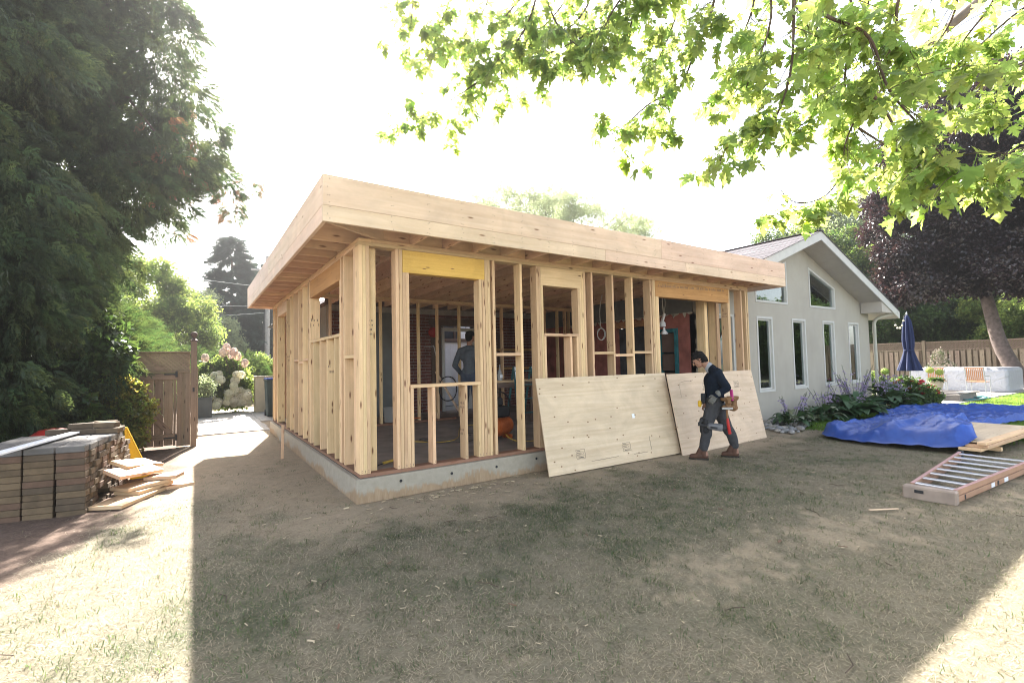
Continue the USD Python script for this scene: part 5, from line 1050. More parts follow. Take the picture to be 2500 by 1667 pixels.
# ---------------------------------------------------------------- right side: garden bed, tarp, lumber, ladder, patio
def hosta_leaf(seed, L, Wd):
    r = np.random.default_rng(seed); n = 6; vs = []
    for i in range(n + 1):
        t = i / n; w = Wd * math.sin(math.pi * min(t * 0.93 + 0.05, 1)) ** 0.75 * (1 - 0.25 * t); x = L * (t * (1 - 0.12 * t)); z = L * (0.55 * t - 0.75 * t * t)
        vs += [(x, -w / 2, z + w * 0.16 + r.uniform(-.003, .003)), (x, 0, z), (x, w / 2, z + w * 0.16 + r.uniform(-.003, .003))]
    f = []
    for i in range(n):
        for k in range(2): a = i * 3 + k; f += [(a, a + 1, a + 4), (a, a + 4, a + 3)]
    return np.array(vs), np.array(f)
def hosta(label, c, rad, nl, ns, seed, edge=0.0, stalk=0.75, lean=(0, 0)):
    r = random.Random(seed); t = thing('hosta_plant', label, 'plant')
    for k in range(nl):
        a = k * 2.4 + r.uniform(-.3, .3); e = r.uniform(0.1, 1.1) * (1 - 0.6 * k / nl) + 0.1; L = rad * r.uniform(0.5, 0.8)
        v, f = hosta_leaf(seed * 100 + k, L, L * r.uniform(0.5, 0.68)); R = rotz(a) @ rot((0, 1, 0), -e + 0.25)
        st = V(*c) + V(math.cos(a), math.sin(a), 0) * rad * r.uniform(0.05, 0.55) + (0, 0, rad * (0.55 - 0.35 * k / nl) * r.uniform(0.6, 1.3))
        part(t, 'leaf', (v @ R.T + st, f), 'hosta_edge' if r.random() < edge else 'hosta_leaf', smooth=True)
    for k in range(ns):
        a = r.uniform(0, 6.28); b = V(*c) + V(math.cos(a), math.sin(a), 0) * rad * r.uniform(0, 0.4); h = stalk * r.uniform(0.75, 1.15)
        q = curve([b, b + V(math.cos(a) * 0.1 + lean[0], math.sin(a) * 0.1 + lean[1], h * 0.6), b + V(math.cos(a) * 0.25 + lean[0] * 2, math.sin(a) * 0.25 + lean[1] * 2, h)], 8)
        sp_ = part(t, 'flower_stalk', tube(q, 0.004, 4), 'deep_leaf')
        rr_ = np.random.default_rng(seed * 50 + k); m = 16; tt = rr_.uniform(0.62, 1.0, m); cc = np.array([q[min(int(x * 7), 7)] for x in tt]) + 0.02 * rr_.normal(size=(m, 3))
        td = rvec(rr_, m) * (1, 1, 0.3) + (0, 0, -0.7); td /= np.linalg.norm(td, axis=1, keepdims=True); nn = np.cross(td, rvec(rr_, m)); nn /= np.linalg.norm(nn, axis=1, keepdims=True)
        part(sp_, 'blossoms', leaf_quads(cc, td, nn, np.full(m, 0.055), np.full(m, 0.028)), 'lilac_petal')
hosta('small pale edged hosta nearest the plywood sheets beside the stones', (8.55, -0.22, -0.30), 0.42, 46, 7, 31, 0.12, 0.75)
hosta('middle hosta with a few drooping white leaves under the second window', (9.9, -0.25, -0.30), 0.46, 46, 8, 32, 0.15, 0.8)
hosta('largest hosta with ribbed green leaves in front of the third window', (10.75, -0.50, -0.30), 0.62, 80, 5, 33, 0.0, 0.85)
hosta('hosta behind with many lilac flower stalks below the last window', (11.9, -0.10, -0.30), 0.55, 60, 24, 34, 0.0, 1.05)
hosta('hosta mound with lilac flowers standing beside the red flowering shrub', (13.3, -0.35, -0.30), 0.65, 70, 22, 35, 0.0, 0.95)
hp2 = [(leafy_proto(230 + k, 20, 0.16, 0.075), 'deep_leaf') for k in range(3)]
rf = bush('red_flower_shrub', 'rounded shrub with dark red flower heads at the end of the flower bed', 'shrub', [(14.9, -0.30, 0.02, 0.55, 0.55, 0.42), (15.4, -0.45, -0.08, 0.45, 0.42, 0.34)], 420, hp2, 231, sc=(0.6, 1.0))
r2 = random.Random(4)
for k in range(34):
    a, e = r2.uniform(0, 6.28), r2.uniform(-0.1, 1.2); c = V(15.0, -0.33, 0.0) + V(math.cos(a) * math.cos(e) * 0.62, math.sin(a) * math.cos(e) * 0.56, math.sin(e) * 0.45)
    part(rf, 'flower_head', blossom(c, r2.uniform(0.04, 0.065), 0.5, 500 + k, 60), 'red_petal')
lh = bush('lime_hydrangea', 'low hydrangea with lime green heads behind the lilac flowers', 'shrub', [(15.6, 0.75, 0.10, 0.55, 0.45, 0.40), (16.6, 0.4, 0.0, 0.5, 0.45, 0.40)], 300, [(leafy_proto(240 + k, 18, 0.16, 0.09), 'deep_leaf') for k in range(3)], 232, sc=(0.6, 1.0))
for k, c in enumerate([(15.4, 0.9, 0.50), (15.7, 0.75, 0.55), (16.1, 0.6, 0.62), (17.3, -0.15, 0.62), (17.6, -0.3, 0.55), (15.2, 0.95, 0.46), (15.55, 0.6, 0.42)]): part(lh, 'flower_head', blossom(V(*c), 0.10, 0.9, 560 + k), 'lime_petal')
rs = bush('rose_bush', 'thin pale pink bush in front of the back fence', 'shrub', [(27.2, 2.0, 0.45, 0.45, 0.5, 0.35), (27.2, 2.05, 0.95, 0.22, 0.25, 0.35)], 170, [(leafy_proto(250, 18, 0.16, 0.09), 'locust_leaf'), (leafy_proto(251, 18, 0.16, 0.09), 'blush_petal')], 233, sc=(0.6, 1.0))
sb = thing('river_stone_bed', 'bed of smooth grey river stones at the foot of the stucco wall', 'stones')
for k in range(4): plain(f'river_stone_{k}', [(0.30, 0.29, 0.28), (0.22, 0.22, 0.225), (0.36, 0.33, 0.29), (0.27, 0.245, 0.22)][k], 0.7, 0.15, 20.0)
r2 = random.Random(17); ico = trimesh.creation.icosphere(1)
for k in range(120):
    x = r2.uniform(7.6, 9.6); y = 0.45 - r2.uniform(0, 1) ** 1.3 * (1.25 - 0.35 * (x - 7.6)) ; s = r2.uniform(0.035, 0.085)
    v = np.asarray(ico.vertices) * (s * r2.uniform(0.9, 1.5), s * r2.uniform(0.7, 1.0), s * 0.6); v = v @ rotz(r2.uniform(0, 3.1)).T
    part(sb, 'stone', (v + (x, y, -0.275 + s * 0.3 + 0.02 * r2.random()), ico.faces), f'river_stone_{r2.randrange(4)}', smooth=True)
# tarp: one crumpled sheet
material('tarp_blue', {'g': ('geometry', {}), 'n': ('noise_texture', {'scale': 5.0, 'detail': 6, 'roughness': 0.65}), 'r': ('rgb_ramp', {'ramp': [(0.3, (0.012, 0.045, 0.24)), (0.7, (0.025, 0.085, 0.36))]}),
    'w': ('voronoi_texture', {'feature': 'distance_to_edge', 'scale': 4.5}), 'bp': ('bump', {'strength': 0.6, 'distance': 0.02}), 'p': ('principled_bsdf', {'roughness': 0.36, 'specular_ior_level': 0.5})},
    [('g.position', 'n.vector'), ('g.position', 'w.vector'), ('n.fac', 'r.fac'), ('r.color', 'p.base_color'), ('w.distance', 'bp.height'), ('bp.normal', 'p.normal')])
tout = np.array([(7.42, -1.55), (7.62, -1.18), (8.2, -1.02), (9.0, -1.0), (9.8, -1.05), (11.2, -0.78), (12.6, -0.62), (14.2, -1.0), (15.0, -1.9), (14.8, -2.9), (13.2, -3.05), (11.6, -2.7), (10.3, -2.55), (9.3, -2.52), (8.5, -2.60), (8.05, -2.80), (7.80, -3.02), (7.60, -3.14), (7.42, -3.02), (7.36, -2.6), (7.32, -2.0)])
tout = np.vstack([tout, tout[:1]]); tl_ = np.r_[0, np.cumsum(np.linalg.norm(np.diff(tout, axis=0), axis=1))]; nb_, nr_ = 420, 110
from scipy.interpolate import CubicSpline as _CS
bd = _CS(tl_, tout, bc_type='periodic')(np.linspace(0, tl_[-1], nb_, endpoint=False)); tc = V(9.6, -1.85)
rad_ = np.linspace(0, 1, nr_) ** 0.8
TX = tc[0] + (bd[None, :, 0] - tc[0]) * rad_[:, None]; TY = tc[1] + (bd[None, :, 1] - tc[1]) * rad_[:, None]
def ridge(x, y, s, seed): return 1 - np.abs(2 * fb(x, y, s, seed, 3) - 1)
u_ = TX * 0.94 - TY * 0.34; w_ = TX * 0.34 + TY * 0.94
TZ = -0.262 + 0.13 * ridge(u_ * 0.5, w_ * 1.3, 1.1, 31) ** 3 + 0.09 * ridge(u_ * 0.45, w_ * 2.0, 2.0, 32) ** 2 + 0.02 * fb(TX, TY, 7.0, 33)
TZ += np.exp(-(((TX - 7.92 - 0.16 * np.sin(TY * 2.2)) / 0.30) ** 2)) * (0.19 + 0.05 * np.sin(TY * 4.3)) * smooth(-0.98, -1.35, TY) * (0.75 + 0.5 * fb(TX, TY, 2.2, 35))
BZ = -0.262 + 0.19 * smooth(-1.75, -2.15, TY) * smooth(7.25, 7.62, TX) * smooth(10.3, 9.9, TX)
TZ = BZ + 0.60 * (TZ + 0.262) + 0.035 * ridge(u_ * 0.7, w_ * 1.5, 3.4, 36) ** 6 + 0.02 * ridge(u_, w_, 7.0, 37) ** 5
ed = smooth(1.0, 0.93, rad_)[:, None]; TZ = BZ + (TZ - BZ) * (0.12 + 0.88 * ed) + 0.015 * (1 - ed) * np.sin(np.linspace(0, 2 * np.pi * 31, nb_, endpoint=False))[None, :] ** 2
ii = np.arange(nr_ * nb_).reshape(nr_, nb_); jn = np.roll(ii, -1, 1)
qd = np.stack([ii[1:], jn[1:], jn[:-1], ii[:-1]], -1).reshape(-1, 4)
solo('blue_tarp', (np.stack([TX, TY, TZ], -1).reshape(-1, 3), qd), 'tarp_blue', 'crumpled bright blue tarpaulin spread on the grass over a lumber pile', 'tarp', smooth=True)
lpile = thing('lumber_pile', 'low pile of long boards topped by a flat wood sheet half under the blue tarp', 'lumber')
lumber(lpile, 'sheet', (8.75, -2.62, -0.098), (2.44, 1.22, 0.016), rotz(-0.04), 'sheathing_plywood', 0.001)
stick(lpile, 'board', (7.42, -3.21, -0.105), (10.4, -3.36, -0.105), 0.09, 0.038, mat='cut_plank'); stick(lpile, 'board', (7.46, -3.15, -0.146), (10.4, -3.30, -0.146), 0.235, 0.038, mat='cut_plank')
stick(lpile, 'board', (7.36, -3.10, -0.187), (10.2, -3.26, -0.187), 0.235, 0.038, mat='cut_plank'); stick(lpile, 'board', (7.52, -2.75, -0.146), (10.2, -2.85, -0.146), 0.40, 0.06, mat='cut_plank'); stick(lpile, 'bearer', (8.0, -3.3, -0.235), (8.0, -2.1, -0.235), 0.09, 0.05, mat='cut_plank'); stick(lpile, 'bearer', (9.7, -3.4, -0.235), (9.7, -2.1, -0.235), 0.09, 0.05, mat='cut_plank')
# stepladder lying on its side rails
plain('fibreglass_tan', (0.34, 0.20, 0.13), 0.5, 0.15, 6.0); plain('fibreglass_edge', (0.42, 0.25, 0.24), 0.45, 0.1); plain('ladder_cap', (0.28, 0.22, 0.18), 0.55, 0.2)
ld = thing('stepladder', 'folded stepladder with worn tan rails and silver treads lying on the grass', 'stepladder')
L0, L1, R0, R1_ = V(4.50, -3.27, 0), V(6.95, -3.10, 0), V(4.48, -3.59, 0), V(6.95, -3.75, 0)
for a, b, s in ((L0, L1, 1), (R0, R1_, -1)):
    for z, nm in ((-0.190, 'rail'), (-0.252, 'rear_rail')):
        d = unit(b - a); q = MB().bar(a + d * 0.06 + (0, 0, z), b + (0, 0, z), 0.028, 0.056).mesh(); part(ld, nm, q, 'fibreglass_tan')
    part(ld, 'rail_edge', MB().bar(a + unit(b - a) * 0.07 + (0, 0, -0.1605), b + (0, 0, -0.1605), 0.030, 0.003).mesh(), 'fibreglass_edge')
    MB().box((b[0] - 0.05, b[1] - 0.03, -0.285), (b[0] + 0.03, b[1] + 0.03, -0.155), 0.006).build(ld, 'foot', 'black_rubber')
cap = trimesh.creation.box((0.115, 0.42, 0.135)); v, f = chbox((0.115, 0.40, 0.13), 0.012)
part(ld, 'top_cap', (v @ rotz(0.06).T + (4.455, -3.43, -0.222), f), 'ladder_cap')
part(ld, 'cap_handle', MB().box((4.388, -3.40, -0.215), (4.3925, -3.33, -0.185), 0.002).mesh(), 'black_rubber')  # black inset stands in for the shaded handle hole
for k in range(8):
    t = (k + 0.45) / 8.0; a, b = L0 + (L1 - L0) * t, R0 + (R1_ - R0) * t; part(ld, 'tread', MB().bar(a + (0, -0.015, -0.172), b + (0, 0.015, -0.172), 0.07, 0.016, ch=0.004).mesh(), 'aluminium')
    if k % 2 == 1: part(ld, 'rear_bar', MB().bar(a + (0.05, -0.015, -0.25), b + (0.05, 0.015, -0.25), 0.025, 0.02).mesh(), 'aluminium')
for x, w, m in ((5.45, 0.10, 'paper_label'), (5.63, 0.05, 'black_rubber'), (5.85, 0.12, 'paper_label'), (4.72, 0.03, 'black_rubber')):
    t = (x - R0[0]) / (R1_[0] - R0[0]); y = R0[1] + (R1_[1] - R0[1]) * t
    part(ld, 'rail_label', MB().bar((x, y - 0.0152, -0.252), (x + w, y - 0.0152 - 0.065 * w, -0.252), 0.002, 0.045, ch=0.0003).mesh(), m)
# patio, hose, deck step, covered tub, chairs, pot, umbrella
plain('patio_stone', (0.36, 0.33, 0.29), 0.9, 0.15, 3.0)
pa = thing('patio', 'pale stone patio beyond the flower bed', None, kind='structure')
for ix in range(14):
    for iy in range(7):
        x0, y0 = 15.6 + ix * 0.72, -0.55 - 0.24 * (ix * 0.72) * 0.78 * 0.25 - 0.0 + iy * 0.5 - 0.45
        part(pa, 'slab', MB().box((x0, y0, -0.32), (x0 + 0.712, y0 + 0.492, -0.262 + 0.002 * ((ix + iy) % 2)), 0.006).mesh(), 'patio_stone')
hs = thing('garden_hose', 'teal green garden hose lying in loops on the patio', 'hose'); plain('hose_teal', (0.03, 0.16, 0.17), 0.4, 0.1)
q = np.linspace(0, 5 * math.pi, 90); part(hs, 'hose', tube(np.stack([17.6 + 0.22 * q / 3 + 0.75 * np.cos(q) * (1 - q / 40), -1.0 + 0.20 * np.sin(q), -0.24 + 0 * q + 0.012 * np.sin(q * 0.5)], 1), 0.018, 6), 'hose_teal', smooth=True)
dk = thing('deck_step', 'dark grey wooden deck step at the edge of the patio', 'deck'); plain('deck_grey', (0.15, 0.135, 0.125), 0.7, 0.15)
for k in range(8): part(dk, 'board', MB().box((16.9 + 0.21 * k, -0.86 - 0.02 * k, -0.08), (17.105 + 0.21 * k, 1.2, -0.05), 0.004).mesh(), 'deck_grey')
part(dk, 'skirt', MB().box((16.9, -0.90, -0.30), (18.6, -0.87, -0.082), 0.004).mesh(), 'deck_grey'); part(dk, 'side_skirt', MB().box((16.86, -0.90, -0.30), (16.895, 1.2, -0.082), 0.004).mesh(), 'deck_grey')
material('tub_cover', {'g': ('geometry', {}), 'w': ('noise_texture', {'scale': 3.0, 'detail': 6, 'roughness': 0.6, 'distortion': 1.2}), 'bp': ('bump', {'strength': 0.9, 'distance': 0.10}), 'p': ('principled_bsdf', {'base_color': (0.33, 0.335, 0.36), 'roughness': 0.33, 'specular_ior_level': 0.6})},
    [('g.position', 'w.vector'), ('w.fac', 'bp.height'), ('bp.normal', 'p.normal')])
tbm = manifold3d.Manifold.batch_hull([manifold3d.Manifold.sphere(0.12, 16).translate((x, y, z)) for x in (21.9, 24.0) for y in (-0.95, 1.55) for z in (-0.2, 0.45)]).refine_to_length(0.16).to_mesh()
v = np.array(tbm.vert_properties[:, :3]); v += 0.05 * (np.stack([fb(v[:, 1], v[:, 2], 2.5, 51), fb(v[:, 0], v[:, 2], 2.5, 52), fb(v[:, 0], v[:, 1], 2.2, 53)], 1) - 0.5)
solo('covered_tub', (v, np.array(tbm.tri_verts)), 'tub_cover', 'large tub under a shiny silver grey cover on the patio', 'tub', smooth=True)
ch0 = thing('patio_chair', 'patio chair with a slatted wooden back left of the potted plant', 'chair', (20.2, 0.42, -0.262), 0.12, 'chairs on the patio')
for s in (-1, 1):
    MB().tube([(-0.20, 0.235 * s, 0), (-0.20, 0.235 * s, 0.44), (-0.28, 0.235 * s, 0.90)], 0.014, 6).build(ch0, 'rear_leg', 'grey_metal')
    MB().tube([(0.22, 0.235 * s, 0), (0.22, 0.235 * s, 0.62), (-0.22, 0.235 * s, 0.62)], 0.013, 6).build(ch0, 'front_leg', 'grey_metal')
for k in range(9): part(ch0, 'back_slat', MB().bar((-0.215, -0.19 + 0.0475 * k, 0.50), (-0.275, -0.19 + 0.0475 * k, 0.86), 0.034, 0.012).mesh(), 'oak_slat')
part(ch0, 'back_top', MB().box((-0.29, -0.235, 0.861), (-0.265, 0.235, 0.90)).mesh(), 'oak_slat'); part(ch0, 'back_bottom', MB().box((-0.225, -0.235, 0.455), (-0.205, 0.235, 0.495)).mesh(), 'oak_slat')
for k in range(7): part(ch0, 'seat_slat', MB().box((-0.19 + 0.058 * k, -0.23, 0.415), (-0.14 + 0.058 * k, 0.23, 0.432)).mesh(), 'oak_slat')
copy_of(ch0, (20.2, -0.62, -0.262), -0.08, 'patio chair with a slatted wooden back right of the potted plant')
fp_ = thing('flower_pot', 'pale clay pot with a spreading green plant between the two chairs', 'flower pot', (18.35, -0.02, -0.05)); plain('clay_pale', (0.40, 0.34, 0.25), 0.7, 0.1)
part(fp_, 'pot', lathe([(0, 0), (0.13, 0), (0.185, 0.27), (0.20, 0.27), (0.20, 0.30), (0.17, 0.30), (0.165, 0.27), (0, 0.25)], 24), 'clay_pale', smooth=40)
for k in range(46): v, f = hosta_leaf(700 + k, 0.26, 0.09); a = k * 2.4; part(fp_, 'leaf', (v @ (rotz(a) @ rot((0, 1, 0), -0.9 * (1 - k / 46) + 0.1)).T + (0.04 * math.cos(a), 0.04 * math.sin(a), 0.29), f), 'deep_leaf', smooth=True)
um = thing('patio_umbrella', 'closed navy blue patio umbrella standing behind the flowers', 'umbrella', (17.6, 0.42, -0.262)); plain('navy_cloth', (0.012, 0.020, 0.065), 0.8, 0.15)
prof = [(0.86, 0.27), (0.98, 0.24), (1.2, 0.175), (1.42, 0.125), (1.52, 0.105), (1.62, 0.125), (1.85, 0.135), (2.2, 0.115), (2.45, 0.09), (2.6, 0.05), (2.66, 0.02)]
nn = 64; ring_ = np.linspace(0, 2 * np.pi, nn, endpoint=False); vs = []
for z, rr_ in prof: q = rr_ * (1 + 0.26 * np.sin(ring_ * 8 + 0.8 * z) * (1 if rr_ > 0.07 else 0.2)); vs.append(np.stack([q * np.cos(ring_), q * np.sin(ring_), np.full(nn, z)], 1))
f = [(k * nn + j, k * nn + (j + 1) % nn, (k + 1) * nn + (j + 1) % nn, (k + 1) * nn + j) for k in range(len(prof) - 1) for j in range(nn)]
part(um, 'canopy', (np.vstack(vs), np.array(f)), 'navy_cloth', smooth=True); part(um, 'pole', tube([(0, 0, 0.02), (0, 0, 2.72)], 0.022, 10), 'grey_metal'); part(um, 'base', lathe([(0, 0), (0.26, 0), (0.26, 0.05), (0.05, 0.09), (0, 0.09)], 24), 'black_metal', smooth=40)
part(um, 'tie_strap', lathe([(0.128, 1.50), (0.136, 1.50), (0.136, 1.54), (0.128, 1.54)], 24), 'navy_cloth')
part(um, 'finial', lathe([(0, 2.66), (0.02, 2.67), (0.012, 2.74), (0, 2.76)], 10), 'grey_metal')
# back fence with lattice
bf = thing('back_fence', 'tall weathered board fence with lattice top across the end of the garden', 'fence')
FX = 29.0
py_ = [3.05 + 2.5 * k for k in range(-4, 4)]
for y in py_: lum(bf, 'post', (FX - 0.12, y - 0.06, -0.4), (FX + 0.02, y + 0.06, 1.78), 'gate_wood')
y = py_[0] + 0.09; k = 0
while y < py_[-1]:
    k += 1
    if min(abs(y + 0.08 - q) for q in py_) > 0.13: lum(bf, 'board', (FX - 0.09 - 0.0 * (k % 2), y, -0.3), (FX - 0.07, y + 0.155, 1.27 - 0.012 * (k % 3)), 'fence_wood')
    lum(bf, 'back_board', (FX - 0.015, y + 0.13, -0.3), (FX + 0.005, y + 0.27, 1.27), 'fence_wood') if k < 130 else None
    y += 0.215
for z0, z1 in ((1.28, 1.34), (1.66, 1.72)): 
    for a, b in zip(py_[:-1], py_[1:]): lum(bf, 'rail', (FX - 0.08, a + 0.062, z0), (FX - 0.03, b - 0.062, z1), 'gate_wood')
for s in (-1, 1):
    m = MB()
    for k in range(190):
        y0 = py_[0] + 0.095 * k; 
        if y0 + 0.32 * s < py_[0] or y0 + 0.32 * s > py_[-1]: continue
        m.bar((FX - 0.055 + 0.007 * s, y0, 1.341), (FX - 0.055 + 0.007 * s, y0 + 0.32 * s, 1.659), 0.036, 0.006, (1, 0, 0), 0.001)
    m.build(bf, 'lattice', 'gate_wood', kind='stuff')
# neighbour's house and string lights
nh = thing('neighbour_house', 'beige low house with a shallow pale roof beyond the fence', 'house'); plain('nb_wall', (0.42, 0.35, 0.29), 0.9, 0.06); plain('nb_roof', (0.40, 0.37, 0.36), 0.8, 0.1)
MB().box((34.0, 5.55, -0.4), (40, 13, 2.75), 0.01).build(nh, 'wall', 'nb_wall')
part(nh, 'roof', (np.array([(33.3, 4.5, 2.78), (41, 4.5, 2.78), (41, 14, 2.78), (33.3, 14, 2.78), (36.5, 8.2, 4.0), (38.0, 10.5, 4.0)]), np.array([[0, 1, 5], [0, 5, 4], [1, 2, 5], [2, 3, 5], [3, 4, 5], [3, 0, 4], [0, 3, 2], [0, 2, 1]])), 'nb_roof')
part(nh, 'eave', MB().box((33.25, 4.45, 2.66), (33.35, 14, 2.79), 0.005).mesh(), 'white_trim')
sl_ = thing('string_lights', 'string of small bulbs hanging from the house corner to the umbrella', 'string lights')
q = np.linspace(0, 1, 20); sp3 = np.stack([15.3 + 2.2 * q, 0.1 + 0.35 * q, 2.25 + 0.15 * q - 0.35 * 4 * q * (1 - q)], 1)
part(sl_, 'cable', tube(sp3, 0.006, 4), 'cable_black'); plain('bulb_glass', (0.7, 0.65, 0.5), 0.2, 0.05)
for k in (4, 7, 11, 14, 17): part(sl_, 'bulb', MB().ball(sp3[k] - (0, 0, 0.06), 0.03).mesh(), 'bulb_glass', smooth=True)
# ---------------------------------------------------------------- inside the frame
cmp_ = thing('air_compressor', 'small orange tank air compressor on the slab behind the second stud bay', 'compressor')
tk = trimesh.creation.capsule(0.30, 0.15, count=[20, 20]); tk = tk.apply_transform(trimesh.transformations.rotation_matrix(math.pi / 2, (0, 1, 0)) ); tk = tk.apply_translation(-tk.bounds.mean(0))
part(cmp_, 'tank', (np.asarray(tk.vertices) @ rotz(0.5).T + (2.52, 1.25, 0.15), tk.faces), 'orange_plastic', smooth=True)
MB().box((2.36, 1.14, 0.29), (2.66, 1.36, 0.46), 0.03).box((2.40, 1.16, 0.461), (2.55, 1.34, 0.60), 0.03).build(cmp_, 'motor', 'black_rubber')
for x in (2.38, 2.66): part(cmp_, 'foot', MB().box((x - 0.03, 1.15, -0.042), (x + 0.03, 1.35, 0.02)).mesh(), 'orange_plastic')
part(cmp_, 'handle', tube(curve([(2.30, 1.22, 0.3), (2.34, 1.2, 0.62), (2.52, 1.24, 0.68), (2.68, 1.28, 0.62), (2.70, 1.3, 0.3)], 14), 0.012, 6), 'black_metal', smooth=True)
part(cmp_, 'hose', tube(curve([(2.5, 1.05, 0.05), (2.55, 0.85, -0.03), (2.9, 0.7, -0.03), (3.3, 0.9, -0.03)], 20), 0.008, 5), 'cable_yellow', smooth=True)
wbn = thing('work_bench', 'rough plank work bench covered in tools inside the frame', 'work bench')
lum(wbn, 'top', (3.20, 2.5, 0.76), (4.9, 3.05, 0.80), 'spruce_lumber'); lum(wbn, 'apron', (3.22, 2.52, 0.66), (4.88, 2.55, 0.759), 'dark_wood')
for x in (3.28, 4.10, 4.78):
    for y in (2.56, 2.98): lum(wbn, 'leg', (x, y, -0.04), (x + 0.06, y + 0.05, 0.759), 'dark_wood')
bt = thing('spray_bottle', 'clear bottle standing on the work bench', 'bottle'); part(bt, 'bottle', lathe([(0, 0), (0.045, 0), (0.05, 0.10), (0.03, 0.17), (0.012, 0.22), (0.012, 0.30), (0, 0.30)], 16).apply_translation((3.40, 2.6, 0.80)), 'drywall', smooth=40); part(bt, 'label', MB().box((3.37, 2.548, 0.85), (3.43, 2.552, 0.91), 0.001).mesh(), 'paper_label')
plain('ladder_green', (0.04, 0.10, 0.10), 0.5, 0.1)
sl2 = thing('green_stepladder', 'dark green stepladder standing open inside the frame', 'stepladder')
for x in (3.62, 4.02):
    part(sl2, 'rail', MB().bar((x - 0.06 * (x < 3.8) + 0.06 * (x > 3.8), 2.20, -0.04), (x, 2.42, 1.05), 0.06, 0.025).mesh(), 'ladder_green'); part(sl2, 'rear_rail', MB().bar((x, 2.75, -0.04), (x, 2.45, 1.05), 0.04, 0.025).mesh(), 'ladder_green')
    part(sl2, 'rail_edge', MB().bar((x - 0.06 * (x < 3.8) + 0.06 * (x > 3.8), 2.182, 0.35), (x, 2.402, 1.05), 0.03, 0.004).mesh(), 'white_paint')
for k in range(4): z = 0.18 + 0.26 * k; part(sl2, 'tread', MB().box((3.60, 2.20 + 0.053 * k, z), (4.04, 2.29 + 0.053 * k, z + 0.02)).mesh(), 'ladder_green')
cdl = thing('extension_cord', 'yellow and black extension cord lying in loops on the slab', 'cord')
q = np.linspace(0, 1, 60); part(cdl, 'yellow_cord', tube(np.stack([1.15 + 1.9 * q, 2.2 - 0.7 * np.sin(q * 5.2), np.full(60, -0.033)], 1), 0.006, 5), 'cable_yellow'); part(cdl, 'black_cord', tube(np.stack([1.3 + 1.2 * q + 0.25 * np.cos(q * 9), 1.6 + 0.35 * np.sin(q * 9), np.full(60, -0.022)], 1), 0.005, 5), 'cable_black')
pb = thing('pry_bar', 'yellow handled tool lying on the slab near the corner studs', 'tool'); part(pb, 'handle', tube([(0.42, 0.52, -0.02), (0.60, 0.63, -0.02)], 0.016, 8), 'cable_yellow'); part(pb, 'blade', tube([(0.30, 0.44, -0.025), (0.42, 0.52, -0.022)], 0.008, 6), 'black_metal')
rbl = thing('red_ball_float', 'round red plastic cap hanging on the brick wall left of the doorway', 'cap'); part(rbl, 'cap', MB().ball((3.42, BY - 0.10, 1.92), 0.13, 2, (1, 0.5, 1)).mesh(), 'red_plastic', smooth=True)
fsq = thing('framing_square', 'large metal framing square hanging against the brick wall', 'tool'); MB().bar((3.20, BY - 0.03, 1.55), (3.46, BY - 0.03, 1.58), 0.006, 0.04, (0, 1, 0)).bar((3.45, BY - 0.035, 1.60), (3.58, BY - 0.035, 1.02), 0.006, 0.05, (0, 1, 0)).build(fsq, 'blade', 'aluminium')
lb = thing('leaning_board', 'long board leaning against the brick wall beside the doorway', 'board'); stick(lb, 'board', (3.92, 5.30, -0.03), (3.50, 5.70, 0.95), 0.09, 0.035, mat='fascia_lumber')
cl_ = thing('cable_coil', 'thin black cable coil hanging on the white boards beyond the doorway', 'cable coil'); q = np.linspace(0, 2 * np.pi * 2, 60); part(cl_, 'coil', tube(np.stack([4.27 + 0.08 * np.sin(q) * (1 + .1 * np.sin(q * .5)), np.full(60, 7.185), 1.20 + 0.27 * np.cos(q)], 1), 0.007, 5), 'cable_black'); part(cl_, 'lead', tube([(4.26, 7.185, 0.95), (4.25, 7.185, 0.3)], 0.006, 5), 'cable_black')
wr = thing('wire_coil', 'loop of white electrical wire hanging from the ceiling joists', 'cable coil'); q = np.linspace(0, 2 * np.pi * 2.4, 70); part(wr, 'coil', tube(np.stack([5.52 + 0.10 * np.cos(q), 2.0 + 0.02 * np.sin(q * .7), 1.68 + 0.12 * np.sin(q)], 1), 0.006, 5), 'cable_white'); part(wr, 'drop', tube(curve([(5.58, 2.0, 2.5), (5.50, 2.0, 2.2), (5.52, 2.0, 1.8)], 10), 0.006, 5), 'cable_white')
lf = thing('hanging_lamp', 'old white track lamp dangling on its wires in the right opening', 'lamp')
for k, (x, d) in enumerate(((6.40, 0.02), (6.43, -0.02), (6.47, 0.03))): part(lf, 'wire', tube(curve([(x, 1.15, 2.5), (x + d, 1.15, 2.3), (6.44, 1.15, 2.03)], 8), 0.005, 5), 'cable_white')
MB().bar((6.47, 1.15, 2.06), (6.36, 1.15, 1.84), 0.05, 0.05, ch=0.01).build(lf, 'ballast', 'white_paint'); part(lf, 'shade', lathe([(0.03, 0.06), (0.055, 0.03), (0.06, -0.04), (0.045, -0.05), (0, -0.05)], 16).apply_translation((6.40, 1.15, 1.84)), 'white_paint', smooth=True)
part(lf, 'bulb', lathe([(0.02, 0.12), (0.025, 0.06), (0.075, 0.0), (0.07, -0.02), (0, -0.03)], 16).apply_translation((6.44, 1.15, 1.66)), 'white_paint', smooth=True)
cl2 = thing('tool_clutter', 'white bucket and orange tools on the slab by the partition', 'bucket'); part(cl2, 'bucket', lathe([(0, 0), (0.12, 0), (0.14, 0.3), (0.13, 0.3), (0.115, 0.02), (0, 0.02)], 18).apply_translation((1.95, 4.6, -0.04)), 'drywall', smooth=40); part(cl2, 'level', MB().bar((1.75, 3.9, 0.06), (2.3, 3.85, 0.08), 0.05, 0.02).mesh(), 'orange_plastic')
